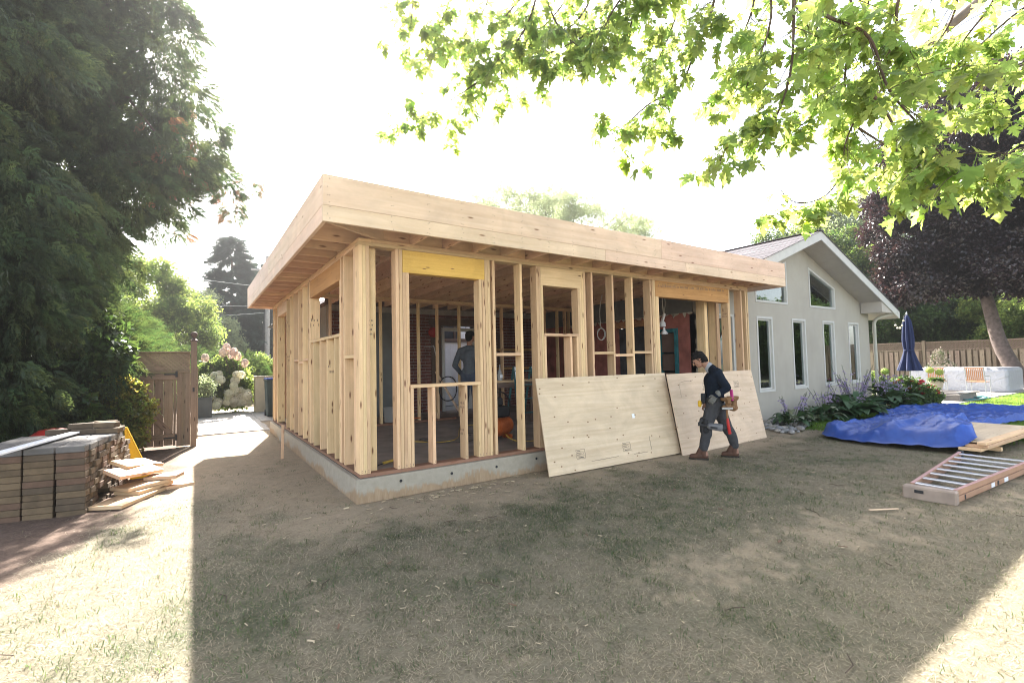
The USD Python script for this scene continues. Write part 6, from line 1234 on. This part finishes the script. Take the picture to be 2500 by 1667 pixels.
sk = thing('sawn_shelf', 'stud shelf with odds and ends against the brick wall right of the doorway', 'shelf')
for z in (0.95, 1.45): lum(sk, 'plank', (5.2, 5.45, z), (6.6, 5.70, z + 0.06), 'oak_slat')
for x in (5.25, 6.5): lum(sk, 'upright', (x, 5.5, -0.04), (x + 0.04, 5.6, 1.9), 'dark_wood')

# ---------------------------------------------------------------- people
mani = manifold3d.Manifold
def chain(bones, inflate=0.0, edge=0.014, it=10, cut=None):
    """bones: ((p, r), (q, s)) pairs; one smooth skin over all of them"""
    whole = mani.batch_boolean([mani.batch_hull([mani.sphere(r + inflate, 18).translate(tuple(map(float, p))) for p, r in b]) for b in bones], manifold3d.OpType.Add)
    if cut is not None:
        for n, o in cut: whole = whole.trim_by_plane(tuple(map(float, n)), float(o))
    m = whole.refine_to_length(edge).to_mesh(); t = trimesh.Trimesh(np.array(m.vert_properties[:, :3]), np.array(m.tri_verts), process=True)
    if it: trimesh.smoothing.filter_taubin(t, lamb=0.5, nu=0.53, iterations=it)
    return t
def wrinkle(t, amp, s, seed):
    v = np.asarray(t.vertices); n = np.asarray(t.vertex_normals); k = meshkit.fbm(v * s, 3, seed) - 0.5
    t.vertices = v + n * (amp * 2 * k)[:, None]; return t
plain('skin', (0.27, 0.145, 0.10), 0.55, 0.08, 14); plain('hair_black', (0.008, 0.007, 0.007), 0.8, 0.3, 40, spec=0.12); plain('sweater_navy', (0.008, 0.012, 0.020), 0.95, 0.25, 30, spec=0.1); plain('trouser_grey', (0.042, 0.042, 0.046), 0.9, 0.2, 20)
plain('boot_brown', (0.085, 0.042, 0.028), 0.6, 0.2, 14); plain('boot_sole', (0.03, 0.025, 0.02), 0.8, 0.2); plain('glove_grey', (0.13, 0.13, 0.12), 0.85, 0.2, 25); plain('pouch_leather', (0.17, 0.09, 0.04), 0.7, 0.25, 12); plain('collar_grey', (0.25, 0.26, 0.28), 0.9, 0.1)
plain('tool_magenta', (0.34, 0.025, 0.15), 0.4, 0.1); plain('tool_red', (0.38, 0.022, 0.02), 0.4, 0.1); plain('gun_grey', (0.14, 0.14, 0.15), 0.45, 0.15); plain('tape_yellow', (0.60, 0.36, 0.03), 0.4, 0.1); plain('shirt_grey', (0.075, 0.085, 0.10), 0.9, 0.15, 20); plain('jeans_blue', (0.05, 0.06, 0.085), 0.9, 0.2, 20); plain('knee_black', (0.018, 0.018, 0.02), 0.8, 0.2)
def hand(wrist, d, side, palm_n, curl=0.5, s=1.0):
    """bones of a five fingered hand: wrist point, pointing direction, thumb side direction, palm normal"""
    d, side = unit(d), unit(side - unit(d) * (np.dot(side, unit(d)))); n = unit(palm_n - d * np.dot(palm_n, d) - side * np.dot(palm_n, side)); w = np.asarray(wrist, float); B = []
    k = [w + d * 0.085 * s + side * o * s for o in (0.030, 0.010, -0.010, -0.028)]
    for q in k: B.append(((w + d * 0.012 * s, 0.021 * s), (q, 0.0125 * s)))
    B.append(((k[0], 0.013 * s), (k[3], 0.012 * s)))
    for i, L in enumerate((0.070, 0.080, 0.074, 0.058)):
        p = k[i]; a = 0.0
        for j, fr_ in enumerate((0.45, 0.32, 0.23)):
            a += curl * (0.55 + 0.2 * j); q = p + (d * math.cos(a) + n * math.sin(a)) * L * fr_ * s; B.append(((p, (0.0098 - 0.0012 * j) * s), (q, (0.0088 - 0.0012 * j) * s))); p = q
    t0 = w + d * 0.028 * s + side * 0.026 * s; t1 = t0 + (d * 0.5 + side * 0.75 + n * 0.35) * 0.042 * s; t2 = t1 + (d * 0.85 + side * 0.3 + n * 0.4) * 0.034 * s
    return B + [((w + d * 0.02 * s, 0.018 * s), (t0, 0.015 * s)), ((t0, 0.014 * s), (t1, 0.011 * s)), ((t1, 0.011 * s), (t2, 0.0085 * s))]
def head_bones(c, f, u, s=1.0):
    f = unit(f); u = unit(u - f * np.dot(u, f)); r = np.cross(f, u); c = np.asarray(c, float); g = lambda a, b, e: c + (f * a + u * b + r * e) * s
    B = [((g(-0.025, 0.035, 0), 0.082 * s), (g(0.02, 0.035, 0), 0.076 * s)), ((g(0.015, 0.02, 0), 0.073 * s), (g(0.035, -0.055, 0), 0.048 * s)), ((g(0.052, -0.072, 0), 0.026 * s), (g(0.03, -0.06, 0.03), 0.026 * s)), ((g(0.052, -0.072, 0), 0.026 * s), (g(0.03, -0.06, -0.03), 0.026 * s)),
         ((g(0.088, 0.022, 0), 0.011 * s), (g(0.108, -0.016, 0), 0.013 * s)), ((g(0.085, -0.018, 0.012), 0.011 * s), (g(0.085, -0.018, -0.012), 0.011 * s)), ((g(0.078, 0.034, 0.035), 0.014 * s), (g(0.078, 0.034, -0.035), 0.014 * s)),
         ((g(0.076, -0.045, 0.018), 0.0105 * s), (g(0.080, -0.045, -0.018), 0.0105 * s)), ((g(0.060, -0.008, 0.045), 0.020 * s), (g(0.050, -0.03, 0.042), 0.018 * s)), ((g(0.060, -0.008, -0.045), 0.020 * s), (g(0.050, -0.03, -0.042), 0.018 * s))]
    for e in (-1, 1): B += [((g(-0.006, 0.018, 0.076 * e), 0.011 * s), (g(-0.018, 0.016, 0.086 * e), 0.010 * s)), ((g(-0.006, 0.018, 0.076 * e), 0.010 * s), (g(-0.006, -0.02, 0.078 * e), 0.009 * s))]
    return B, g
def boot(heel, toe, ank, s=1.0):
    heel, toe, ank = V(*heel), V(*toe), V(*ank); x = unit(toe - heel)
    return [((heel + (0, 0, 0.035), 0.036 * s), (heel + x * 0.10 + (0, 0, 0.04), 0.043 * s)), ((heel + x * 0.10 + (0, 0, 0.04), 0.043 * s), (toe - x * 0.03 + (0, 0, 0.028), 0.036 * s)), ((heel + x * 0.03 + (0, 0, 0.05), 0.045 * s), (ank, 0.050 * s)), ((heel + x * 0.10 + (0, 0, 0.05), 0.042 * s), (ank, 0.048 * s))]
def sole(heel, toe):
    heel, toe = V(*heel), V(*toe); x = unit(toe - heel); s_ = V(-x[1], x[0], 0); L = np.linalg.norm(toe - heel)
    o = [heel - x * 0.035 + s_ * 0.03, heel + x * 0.05 + s_ * 0.042, heel + x * (L - 0.07) + s_ * 0.048, heel + x * (L + 0.01) + s_ * 0.025, heel + x * (L + 0.01) - s_ * 0.025, heel + x * (L - 0.07) - s_ * 0.048, heel + x * 0.05 - s_ * 0.042, heel - x * 0.035 - s_ * 0.03]
    m = prism([(p[0], p[1]) for p in o], 0.022); v = np.asarray(m.vertices); v[:, 2] += heel[2] - 0.004; return v, m.faces
# --- the worker walking past the sheets
w1 = thing('person', 'worker in navy sweater grey trousers and tool belt walking past the plywood with bowed head', 'person')
Fd = unit(V(-0.555, 0.832, 0)); Rt = V(0.832, 0.555, 0); q_ = 0.93
pel, waist, chest, nb, hc = V(4.707, -1.031, 0.50), V(4.707, -1.031, 0.635), V(4.706, -1.030, 0.82), V(4.690, -1.006, 0.985), V(4.598, -0.884, 1.105)
ls, rs_, le, lw_, lf_ = V(4.615, -1.150, 0.920), V(4.835, -0.955, 0.925), V(4.618, -1.275, 0.725), V(4.523, -1.187, 0.625), V(4.474, -1.095, 0.502)
re, rwr = V(4.849, -0.883, 0.710), V(4.778, -0.848, 0.503)
lh, rh, lk, la, rk, ra = V(4.630, -1.068, 0.479), V(4.793, -1.007, 0.476), V(4.538, -0.994, 0.182), V(4.503, -0.959, -0.121), V(4.888, -1.085, 0.141), V(4.972, -1.142, -0.115)
lheel, ltoe, rheel, rtoe = V(4.520, -0.985, -0.272), V(4.400, -0.805, -0.272), V(4.985, -1.16, -0.272), V(4.878, -0.995, -0.272)
hf, hu = unit(V(-0.50, 0.62, -0.50)), unit(V(-0.30, 0.42, 0.86))
HB_, hg = head_bones(hc, hf, hu, q_)
def sc_(B, k): return [tuple((p, r * k) for p, r in b) for b in B]
torso = sc_([((pel, 0.122), (waist, 0.118)), ((lh, 0.105), (rh, 0.105)), ((waist, 0.120), (chest, 0.135)), ((chest - Rt * 0.08, 0.118), (chest + Rt * 0.08, 0.118)), ((chest - Rt * 0.07, 0.115), (ls, 0.068)), ((chest + Rt * 0.07, 0.115), (rs_, 0.068)), ((ls, 0.064), (nb, 0.062)), ((rs_, 0.064), (nb, 0.062)), ((waist - Rt * 0.06, 0.108), (chest - Rt * 0.085, 0.118)), ((waist + Rt * 0.06, 0.108), (chest + Rt * 0.085, 0.118)), ((chest - Fd * 0.03, 0.12), (nb - Fd * 0.05 - (0, 0, 0.05), 0.075))], q_)
arms = sc_([((ls, 0.064), (le, 0.050)), ((le, 0.049), (lw_, 0.038)), ((rs_, 0.062), (re, 0.048)), ((re, 0.046), (rwr, 0.035))], q_)
legs = sc_([((lh, 0.102), (lk, 0.070)), ((lk, 0.067), (lk * 0.6 + la * 0.4 + Rt * 0 - Fd * 0.02, 0.062)), ((lk * 0.6 + la * 0.4 - Fd * 0.02, 0.062), (la, 0.052)), ((rh, 0.102), (rk, 0.070)), ((rk, 0.067), (rk * 0.6 + ra * 0.4 - Fd * 0.02, 0.062)), ((rk * 0.6 + ra * 0.4 - Fd * 0.02, 0.062), (ra, 0.052))], q_)
ld_ = unit(lf_ - lw_); lhd, rhd = hand(lw_ + ld_ * 0.01, ld_, V(0, 0.3, 0.9), Rt, 0.5, q_), hand(rwr, V(-0.1, 0.2, -0.9), Fd, -Rt, 0.6, q_)
ft = sc_([((la, 0.04), (lheel + (0, 0, 0.05), 0.035)), ((lheel + (0, 0, 0.04), 0.035), (ltoe + (0, 0, 0.03) - unit(ltoe - lheel) * 0.03, 0.026)), ((ra, 0.04), (rheel + (0, 0, 0.05), 0.035)), ((rheel + (0, 0, 0.04), 0.035), (rtoe + (0, 0, 0.03) - unit(rtoe - rheel) * 0.03, 0.026))], 0.9)
neck = [((nb - (0, 0, 0.02), 0.056), (hg(-0.035, -0.045, 0), 0.054))]
part(w1, 'body', chain([(tuple((p, r - 0.012) for p, r in b)) for b in torso + arms + legs] + neck + HB_ + rhd + ft, 0, 0.010, 5), 'skin', smooth=True)
part(w1, 'sweater', wrinkle(chain([b for i_, b in enumerate(torso) if i_ != 1] + arms + sc_([((pel + (0, 0, 0.01), 0.132), (waist, 0.124)), ((lh + (0, 0, 0.09), 0.100), (rh + (0, 0, 0.09), 0.100))], q_), 0.010, 0.013, 6, [((0, 0, 1), 0.505)]), 0.010, 11, 3), 'sweater_navy', smooth=True)
part(w1, 'trousers', wrinkle(chain(sc_([((pel - (0, 0, 0.01), 0.118), (pel + (0, 0, 0.05), 0.112)), ((lh, 0.105), (rh, 0.105))], q_) + legs, 0.012, 0.013, 6), 0.011, 9, 4), 'trouser_grey', smooth=True)
part(w1, 'hair', wrinkle(chain(sc_([((hg(-0.035, 0.048, 0), 0.088), (hg(0.012, 0.056, 0), 0.080)), ((hg(-0.045, 0.02, 0.02), 0.076), (hg(-0.058, -0.03, 0.012), 0.060)), ((hg(-0.045, 0.02, -0.02), 0.076), (hg(-0.058, -0.03, -0.012), 0.060)), ((hg(0.02, 0.075, 0.02), 0.052), (hg(0.055, 0.078, 0.0), 0.034)), ((hg(-0.03, 0.105, 0.01), 0.045), (hg(0.02, 0.112, -0.01), 0.038)), ((hg(-0.065, -0.03, 0), 0.052), (hg(-0.085, -0.06, 0), 0.022)), ((hg(-0.01, 0.0, 0.066), 0.022), (hg(-0.012, -0.02, 0.068), 0.012)), ((hg(-0.01, 0.0, -0.066), 0.022), (hg(-0.012, -0.02, -0.068), 0.012))], q_), 0, 0.009, 2), 0.014, 34, 5), 'hair_black', smooth=True)
for e in (-1, 1): part(w1, 'eye', MB().ball(hg(0.083, 0.012, 0.030 * e), 0.010, 1).mesh(), 'ink'); part(w1, 'eyebrow', tube([hg(0.094, 0.036, 0.016 * e), hg(0.088, 0.038, 0.048 * e)], 0.004, 5), 'hair_black')
part(w1, 'mouth', tube([hg(0.0885, -0.047, 0.018), hg(0.0915, -0.047, 0), hg(0.0885, -0.047, -0.018)], 0.0025, 5), 'red_plaster')
part(w1, 'collar', chain([((nb + (0, 0, -0.02), 0.072), (nb + Fd * 0.035 + (0, 0, 0.035), 0.064))], 0, 0.014, 4), 'collar_grey', smooth=True)
for h_, t_, a_ in ((lheel, ltoe, la), (rheel, rtoe, ra)):
    part(w1, 'boot', chain(boot(h_, t_, a_ + (0, 0, 0.03), 0.95), 0, 0.011, 4), 'boot_brown', smooth=True); part(w1, 'sole', sole(h_ - (0, 0, 0.008), t_ - (0, 0, 0.008)), 'boot_sole')
part(w1, 'glove', chain(lhd + [((lw_ - ld_ * 0.03, 0.043), (lw_ + ld_ * 0.02, 0.032))], 0.004, 0.005, 4), 'glove_grey', smooth=True)
part(w1, 'knee_pad', chain(sc_([((lk + Fd * 0.035 + (0, 0, 0.08), 0.056), (lk + Fd * 0.035 - (0, 0, 0.07), 0.054)), ((lk - Rt * 0.035 + (0, 0, 0.07), 0.054), (lk - Rt * 0.035 - (0, 0, 0.06), 0.052))], q_), 0, 0.014, 4), 'knee_black', smooth=True)
tbelt = thing('tool_belt', 'leather tool belt with pouches hanging at the walking worker\'s hips', 'tool belt')
rg = [pel + (0, 0, 0.055) + Fd * 0.138 * math.cos(a) + Rt * 0.195 * math.sin(a) for a in np.linspace(0, 2 * math.pi, 33)]
mb = MB()
for k in range(32):
    a, b = rg[k], rg[k + 1]; o = unit(np.cross(b - a, V(0, 0, 1))); o = o if o @ (a - pel) > 0 else -o; v = np.array([a - (0, 0, .024), b - (0, 0, .024), b + (0, 0, .024), a + (0, 0, .024)]); v2 = v + o * 0.006
    mb.add(np.vstack([v, v2]), np.array([[3, 2, 1, 0], [4, 5, 6, 7], [0, 1, 5, 4], [3, 7, 6, 2]]))
mb.build(tbelt, 'belt', 'black_rubber')
yw_ = math.atan2(-0.832, 0.555)
def pouch(c, w, h, d, yaw):
    m = chain([((V(-w / 2 + .02, 0, h / 2), d), (V(w / 2 - .02, 0, h / 2), d)), ((V(-w / 2 + .03, 0, -h / 2 + .03), d * 0.85), (V(w / 2 - .03, 0, -h / 2 + .03), d * 0.85)), ((V(0, 0, h / 2), d), (V(0, -0.01, -h / 2 + .03), d))], 0, 0.014, 3, [((0, 0, -1), -(h / 2 + d * 0.35))])
    return np.asarray(m.vertices) @ rotz(yaw).T + np.asarray(c), m.faces
part(tbelt, 'pouch', pouch((4.655, -1.265, 0.50), 0.17, 0.15, 0.036, yw_), 'pouch_leather', smooth=40); part(tbelt, 'pouch', pouch((4.755, -1.275, 0.50), 0.11, 0.17, 0.050, yw_ + 0.5), 'pouch_leather', smooth=40); part(tbelt, 'pouch', pouch((4.635, -1.29, 0.54), 0.09, 0.10, 0.028, yw_), 'pouch_leather', smooth=40)
part(tbelt, 'pouch_mouth', trimesh.creation.cylinder(0.040, 0.004, sections=16).apply_translation((4.755, -1.275, 0.603)), 'ink')  # dark disc stands in for the shade inside the pouch
part(tbelt, 'tape_case', chain([((V(4.50, -0.93, 0.47), 0.024), (V(4.50, -0.93, 0.52), 0.024))], 0, 0.02, 2), 'tape_yellow', smooth=True); part(tbelt, 'holster', MB().box((4.52, -0.99, 0.50), (4.58, -0.93, 0.64), 0.012).mesh(), 'black_rubber')
part(tbelt, 'magenta_level', MB().bar((4.665, -1.325, 0.55), (4.660, -1.315, 0.70), 0.032, 0.03).mesh(), 'tool_magenta')
hmr = thing('hammer', 'framing hammer with red grip hanging from the tool belt', 'hammer'); part(hmr, 'shaft', tube([(4.604, -1.272, 0.44), (4.607, -1.277, 0.30)], 0.014, 8), 'pouch_leather', smooth=True); part(hmr, 'grip', tube([(4.607, -1.277, 0.31), (4.611, -1.282, 0.22), (4.620, -1.294, 0.10)], [0.017, 0.020, 0.022], 10), 'tool_red', smooth=True); MB().bar((4.56, -1.23, 0.445), (4.645, -1.34, 0.445), 0.03, 0.03, ch=0.006).build(hmr, 'head', 'grey_metal')
ng = thing('nail_gun', 'grey nail gun hanging in front of the worker\'s knee', 'nail gun')
g1, g2, g3, g4 = V(4.500, -1.085, 0.194), V(4.572, -1.190, 0.180), V(4.405, -0.955, 0.212), V(4.440, -1.005, 0.285)
part(ng, 'cylinder', chain([((g1, 0.046), (g2, 0.052))], 0, 0.013, 2), 'gun_grey', smooth=30); part(ng, 'end_cap', chain([((g2 + unit(g2 - g1) * 0.035, 0.046), (g2 + unit(g2 - g1) * 0.045, 0.044))], 0, 0.014, 1), 'black_rubber', smooth=30)
MB().bar(g3, g1, 0.03, 0.03, ch=0.006).build(ng, 'nose', 'black_metal'); MB().bar(g3 + V(0.005, -0.01, 0.01), g4, 0.02, 0.035, ch=0.006).build(ng, 'magazine', 'black_rubber'); part(ng, 'name_plate', MB().bar(g1 - Rt * 0.051 - (0, 0, 0.005), g1 - Rt * 0.051 + (g2 - g1) * 0.7 - (0, 0, 0.007), 0.003, 0.024, ch=0.0005).mesh(), 'black_rubber')
# --- the worker inside, seen from behind through the window opening
w2 = thing('person', 'worker in a dark grey shirt standing inside the frame with his back turned', 'person')
ox, oy = 3.24, 3.50; g0 = V(ox, oy, -0.04); F2, R2_ = unit(V(0.72, 0.69, 0)), unit(V(0.69, -0.72, 0))
j = lambda a, b, z: g0 + F2 * a + R2_ * b + V(0, 0, z)
H2, hg2 = head_bones(j(0.03, 0.02, 1.71), unit(V(0.95, 0.3, -0.05)), V(0, 0, 1))
t2 = [((j(0, 0, 0.98), 0.12), (j(0, 0, 1.12), 0.115)), ((j(0, 0, 1.12), 0.115), (j(0, 0, 1.33), 0.128)), ((j(0, -0.09, 1.33), 0.11), (j(0, 0.09, 1.33), 0.11)), ((j(0, -0.08, 1.34), 0.105), (j(0, -0.185, 1.43), 0.062)), ((j(0, 0.08, 1.34), 0.105), (j(0, 0.185, 1.43), 0.062)), ((j(0, -0.18, 1.43), 0.058), (j(0, 0, 1.50), 0.056)), ((j(0, 0.18, 1.43), 0.058), (j(0, 0, 1.50), 0.056)), ((j(0, -0.05, 1.0), 0.105), (j(0, 0.05, 1.0), 0.105))]
a2 = [((j(0, -0.20, 1.42), 0.056), (j(-0.06, -0.30, 1.14), 0.045)), ((j(-0.06, -0.30, 1.14), 0.044), (j(0.14, -0.24, 0.98), 0.034)), ((j(0, 0.20, 1.42), 0.056), (j(-0.03, 0.27, 1.14), 0.045)), ((j(-0.03, 0.27, 1.14), 0.044), (j(0.20, 0.20, 1.0), 0.034))]
l2 = [((j(0, -0.09, 0.95), 0.10), (j(0.02, -0.11, 0.50), 0.066)), ((j(0.02, -0.11, 0.50), 0.064), (j(-0.02, -0.12, 0.10), 0.045)), ((j(0, 0.09, 0.95), 0.10), (j(0.03, 0.11, 0.50), 0.066)), ((j(0.03, 0.11, 0.50), 0.064), (j(0.0, 0.12, 0.10), 0.045))]
h2 = hand(j(0.14, -0.24, 0.98), F2 * 0.9 + V(0, 0, -0.3), R2_, V(0, 0, -1), 0.5) + hand(j(0.20, 0.20, 1.0), F2 * 0.9 + V(0, 0, -0.2), -R2_, V(0, 0, -1), 0.5)
part(w2, 'body', chain([(tuple((p, r - 0.012) for p, r in b)) for b in t2 + a2 + l2] + [((j(0, 0, 1.48), 0.055), (j(0.02, 0.01, 1.64), 0.055))] + H2 + h2, 0, 0.013, 5), 'skin', smooth=True)
part(w2, 'shirt', wrinkle(chain(t2 + a2, 0.012, 0.018, 6), 0.008, 8, 6), 'shirt_grey', smooth=True); part(w2, 'trousers', wrinkle(chain([((j(0, 0, 0.94), 0.118), (j(0, 0, 1.0), 0.115))] + l2, 0.012, 0.02, 6), 0.008, 8, 7), 'jeans_blue', smooth=True)
part(w2, 'hair', chain([((hg2(-0.035, 0.045, 0), 0.090), (hg2(0.02, 0.06, 0), 0.080)), ((hg2(-0.05, 0.0, 0), 0.078), (hg2(-0.055, -0.03, 0), 0.06))], 0, 0.014, 4), 'hair_black', smooth=True)
for s in (-1, 1): p0_, p1_ = j(-0.06, 0.12 * s, 0), j(0.17, 0.13 * s, 0); part(w2, 'boot', chain(boot(p0_ + (0, 0, 0.005), p1_ + (0, 0, 0.005), j(-0.01, 0.12 * s, 0.12)), 0, 0.016, 4), 'boot_brown', smooth=True)
bk = thing('bag_and_hoses', 'coiled black hose hanging beside the inside worker at hip height', 'hose'); q = np.linspace(0, 4 * np.pi, 60); part(bk, 'hose', tube(np.stack([2.94 + 0.20 * np.cos(q), np.full(60, 3.9), 0.62 + 0.26 * np.sin(q) + 0.01 * np.sin(3 * q)], 1), 0.012, 6), 'cable_black', smooth=True)
# ---------------------------------------------------------------- grass and litter, last
def tuft(seed, n, L, w, lie, spread):
    r = np.random.default_rng(seed); a = r.uniform(0, 6.28, n); c = np.stack([spread * r.normal(size=n), spread * r.normal(size=n), 0 * a], 1); h = L * r.uniform(0.5, 1.2, n); e = np.clip(r.normal(lie, 0.28, n), 0.05, 1.5)
    d = np.stack([np.cos(a) * np.cos(e), np.sin(a) * np.cos(e), np.sin(e)], 1); s = np.stack([-np.sin(a), np.cos(a), 0 * a], 1) * (w / 2)
    m = c + d * h[:, None] * 0.55; d2 = d * (1, 1, 0.45) + 0.25 * r.normal(size=(n, 3)) * (1, 1, 0.3); t = m + d2 * h[:, None] * 0.5; t[:, 2] = np.maximum(t[:, 2], 0.001)
    v = np.stack([c - s, c + s, m - s * 0.8, m + s * 0.8, t], 1).reshape(-1, 3); k = np.arange(n)[:, None] * 5
    return v, np.concatenate([k + [0, 1, 3], k + [0, 3, 2], k + [2, 3, 4]], 1).reshape(-1, 3)
gr = np.random.default_rng(301)
def grass(name, label, n, box, keep, protos, sc):
    x, y = gr.uniform(box[0], box[1], n), gr.uniform(box[2], box[3], n)
    d = np.stack([x, y, 0 * x - 0.28], 1) - EYE; fz = d @ _f; ok = (fz > 0.6) & (np.abs(d @ _r) < fz * 1.22)
    x, y, fz = x[ok], y[ok], fz[ok]; k = keep(x, y, fz) > gr.uniform(size=len(x)); x, y = x[k], y[k]
    z = ground_z(x, y) - 0.004; m = len(x)
    scatter('/World', name, protos, np.stack([x, y, z], 1), yaw_quats(gr.uniform(0, 6.28, m)), gr.uniform(*sc, m), gr.integers(0, len(protos), m), label=label, cat='grass')
    return m
def outside(x, y): return ~((x > -0.06) & (x < 7.7) & (y > -0.06)) & ~((x < -2.25) & (y > 1.2) & (y < 3.4)) & ~((x > 6.6) & (y > 0.3)) & ~((x < 0.3) & (y > 7.0))
def k_dry(x, y, fz): s, g, m = lawn_zones(x, y); return np.clip((1 - s) * (1 - 0.6 * g) * (1 - m) + 0.13 * s, 0, 1) * outside(x, y) * np.clip(5.0 / fz, 0.25, 1) * (x < 9.3)
def k_grn(x, y, fz): s, g, m = lawn_zones(x, y); return np.clip(g * 1.1 + 0.16 * (1 - s) * (1 - m) + 0.07 * s, 0, 1) * (1 - m) * outside(x, y) * np.clip(5.0 / fz, 0.25, 1) * (x < 9.0)
n1 = grass('dry_grass', 'straw coloured dry mown grass over the front lawn', 64000, (-4.0, 9.3, -4.8, 3.0), k_dry, [(tuft(310 + k, 18, 0.036, 0.0028, 0.30, 0.036), 'straw_blade') for k in range(6)], (0.7, 1.3))
n2 = grass('green_grass', 'surviving green grass blades in patches of the front lawn', 46000, (-4.0, 9.3, -4.8, 3.0), k_grn, [(tuft(320 + k, 10, 0.042, 0.0032, 0.75, 0.026), 'green_blade') for k in range(6)], (0.6, 1.2))
n3 = grass('lawn_grass', 'lush green lawn grass beyond the tarp', 26000, (8.0, 30, -9.0, -0.2), lambda x, y, fz: smooth(7.9, 9.0, x + 0.25 * y) * (~((x > 15.3) & (y > -1.1 - 0.045 * (x - 15.3)))) * np.clip(10 / fz, 0.3, 1), [(tuft(330 + k, 22, 0.07, 0.006, 1.0, 0.06), 'lawn_blade') for k in range(5)], (0.8, 1.3))
print('grass', n1, n2, n3)
def chips(name, label, n, mat, seed, size, where):
    r = np.random.default_rng(seed); mb = MB(); k = 0
    while k < n:
        x, y = where(r); 
        if not outside(np.array([x]), np.array([y]))[0]: continue
        L, w, t = size[0] * r.uniform(0.4, 1.2), size[1] * r.uniform(0.5, 1.2), 0.003; v, f = chbox((L, w, t), 0.0006); v = v + np.stack([0 * v[:, 0], 0 * v[:, 0], 0.3 * v[:, 0] ** 2 / L], 1)
        mb.add(v @ (rotz(r.uniform(0, 6.28)) @ rot((1, 0, 0), r.normal() * 0.4)).T + (x, y, float(ground_z(np.array([x]), np.array([y]))[0]) + 0.012), f); k += 1
    path = numbered('/World', name); tag(usdkit.mesh(stage, path, mb.mesh(), MATS[mat]), label, 'wood chips', None, 'stuff')
plain('chip_pale', (0.46, 0.37, 0.25), 0.7, 0.15)
plain('chip_red', (0.16, 0.085, 0.055), 0.7, 0.2)
chips('wood_shavings', 'pale wood shavings scattered over the lawn', 150, 'chip_pale', 401, (0.034, 0.007), lambda r: (r.uniform(-1.2, 4.8), r.uniform(-3.6, -0.08)))
chips('wood_offcuts', 'small pale wood scraps lying along the foundation', 60, 'chip_pale', 402, (0.065, 0.012), lambda r: (r.normal(0.9, 0.7), -0.12 - abs(r.normal(0, 0.22))))
chips('bark_chips', 'small reddish bark bits in the grass', 10, 'chip_red', 403, (0.06, 0.014), lambda r: (r.uniform(-1.2, 4.0), r.uniform(-4.2, -1.5)))
tw_ = MB(); r = np.random.default_rng(404)
for k in range(28):
    x, y, a = r.uniform(-2.6, 6.5), r.uniform(-4.2, -0.3), r.uniform(0, 6.28); L = r.uniform(0.06, 0.22); q = np.array([(x, y), (x + L * .5 * math.cos(a), y + L * .5 * math.sin(a)), (x + L * math.cos(a + .3), y + L * math.sin(a + .3))])
    tw_.tube(np.column_stack([q, ground_z(q[:, 0], q[:, 1]) + 0.012]), [0.003, 0.0028, 0.002], 4)
solo('fallen_twigs', tw_.mesh(), 'bark_brown', 'thin brown twigs lying on the dry lawn', 'twigs', kind='stuff')
lath = thing('wood_lath', 'thin white strip of wood lying in the sandy patch at the right', 'wood strip'); stick(lath, 'strip', (3.62, -3.22, -0.262), (3.86, -3.36, -0.262), 0.018, 0.008, mat='fascia_lumber')
# ---------------------------------------------------------------- added haze
HAZE = 0.0005  # thin volume added in place of lens glare near the sun
usdkit.material(stage, '/World/Looks/haze_air', {'v': ('principled_volume', {'color': (0.96, 0.97, 1.0), 'density': HAZE, 'anisotropy': 0.75})}, [], surface=None, volume='v.volume')
hz = usdkit.mesh(stage, '/World/haze', trimesh.creation.box(bounds=[(-120, -120, -2.2), (120, 120, 17.5)]), stage_mat := UsdShade.Material.Get(stage, '/World/Looks/haze_air'))
tag(hz, 'thin haze added to stand in for lens glare', None, None, 'stuff')
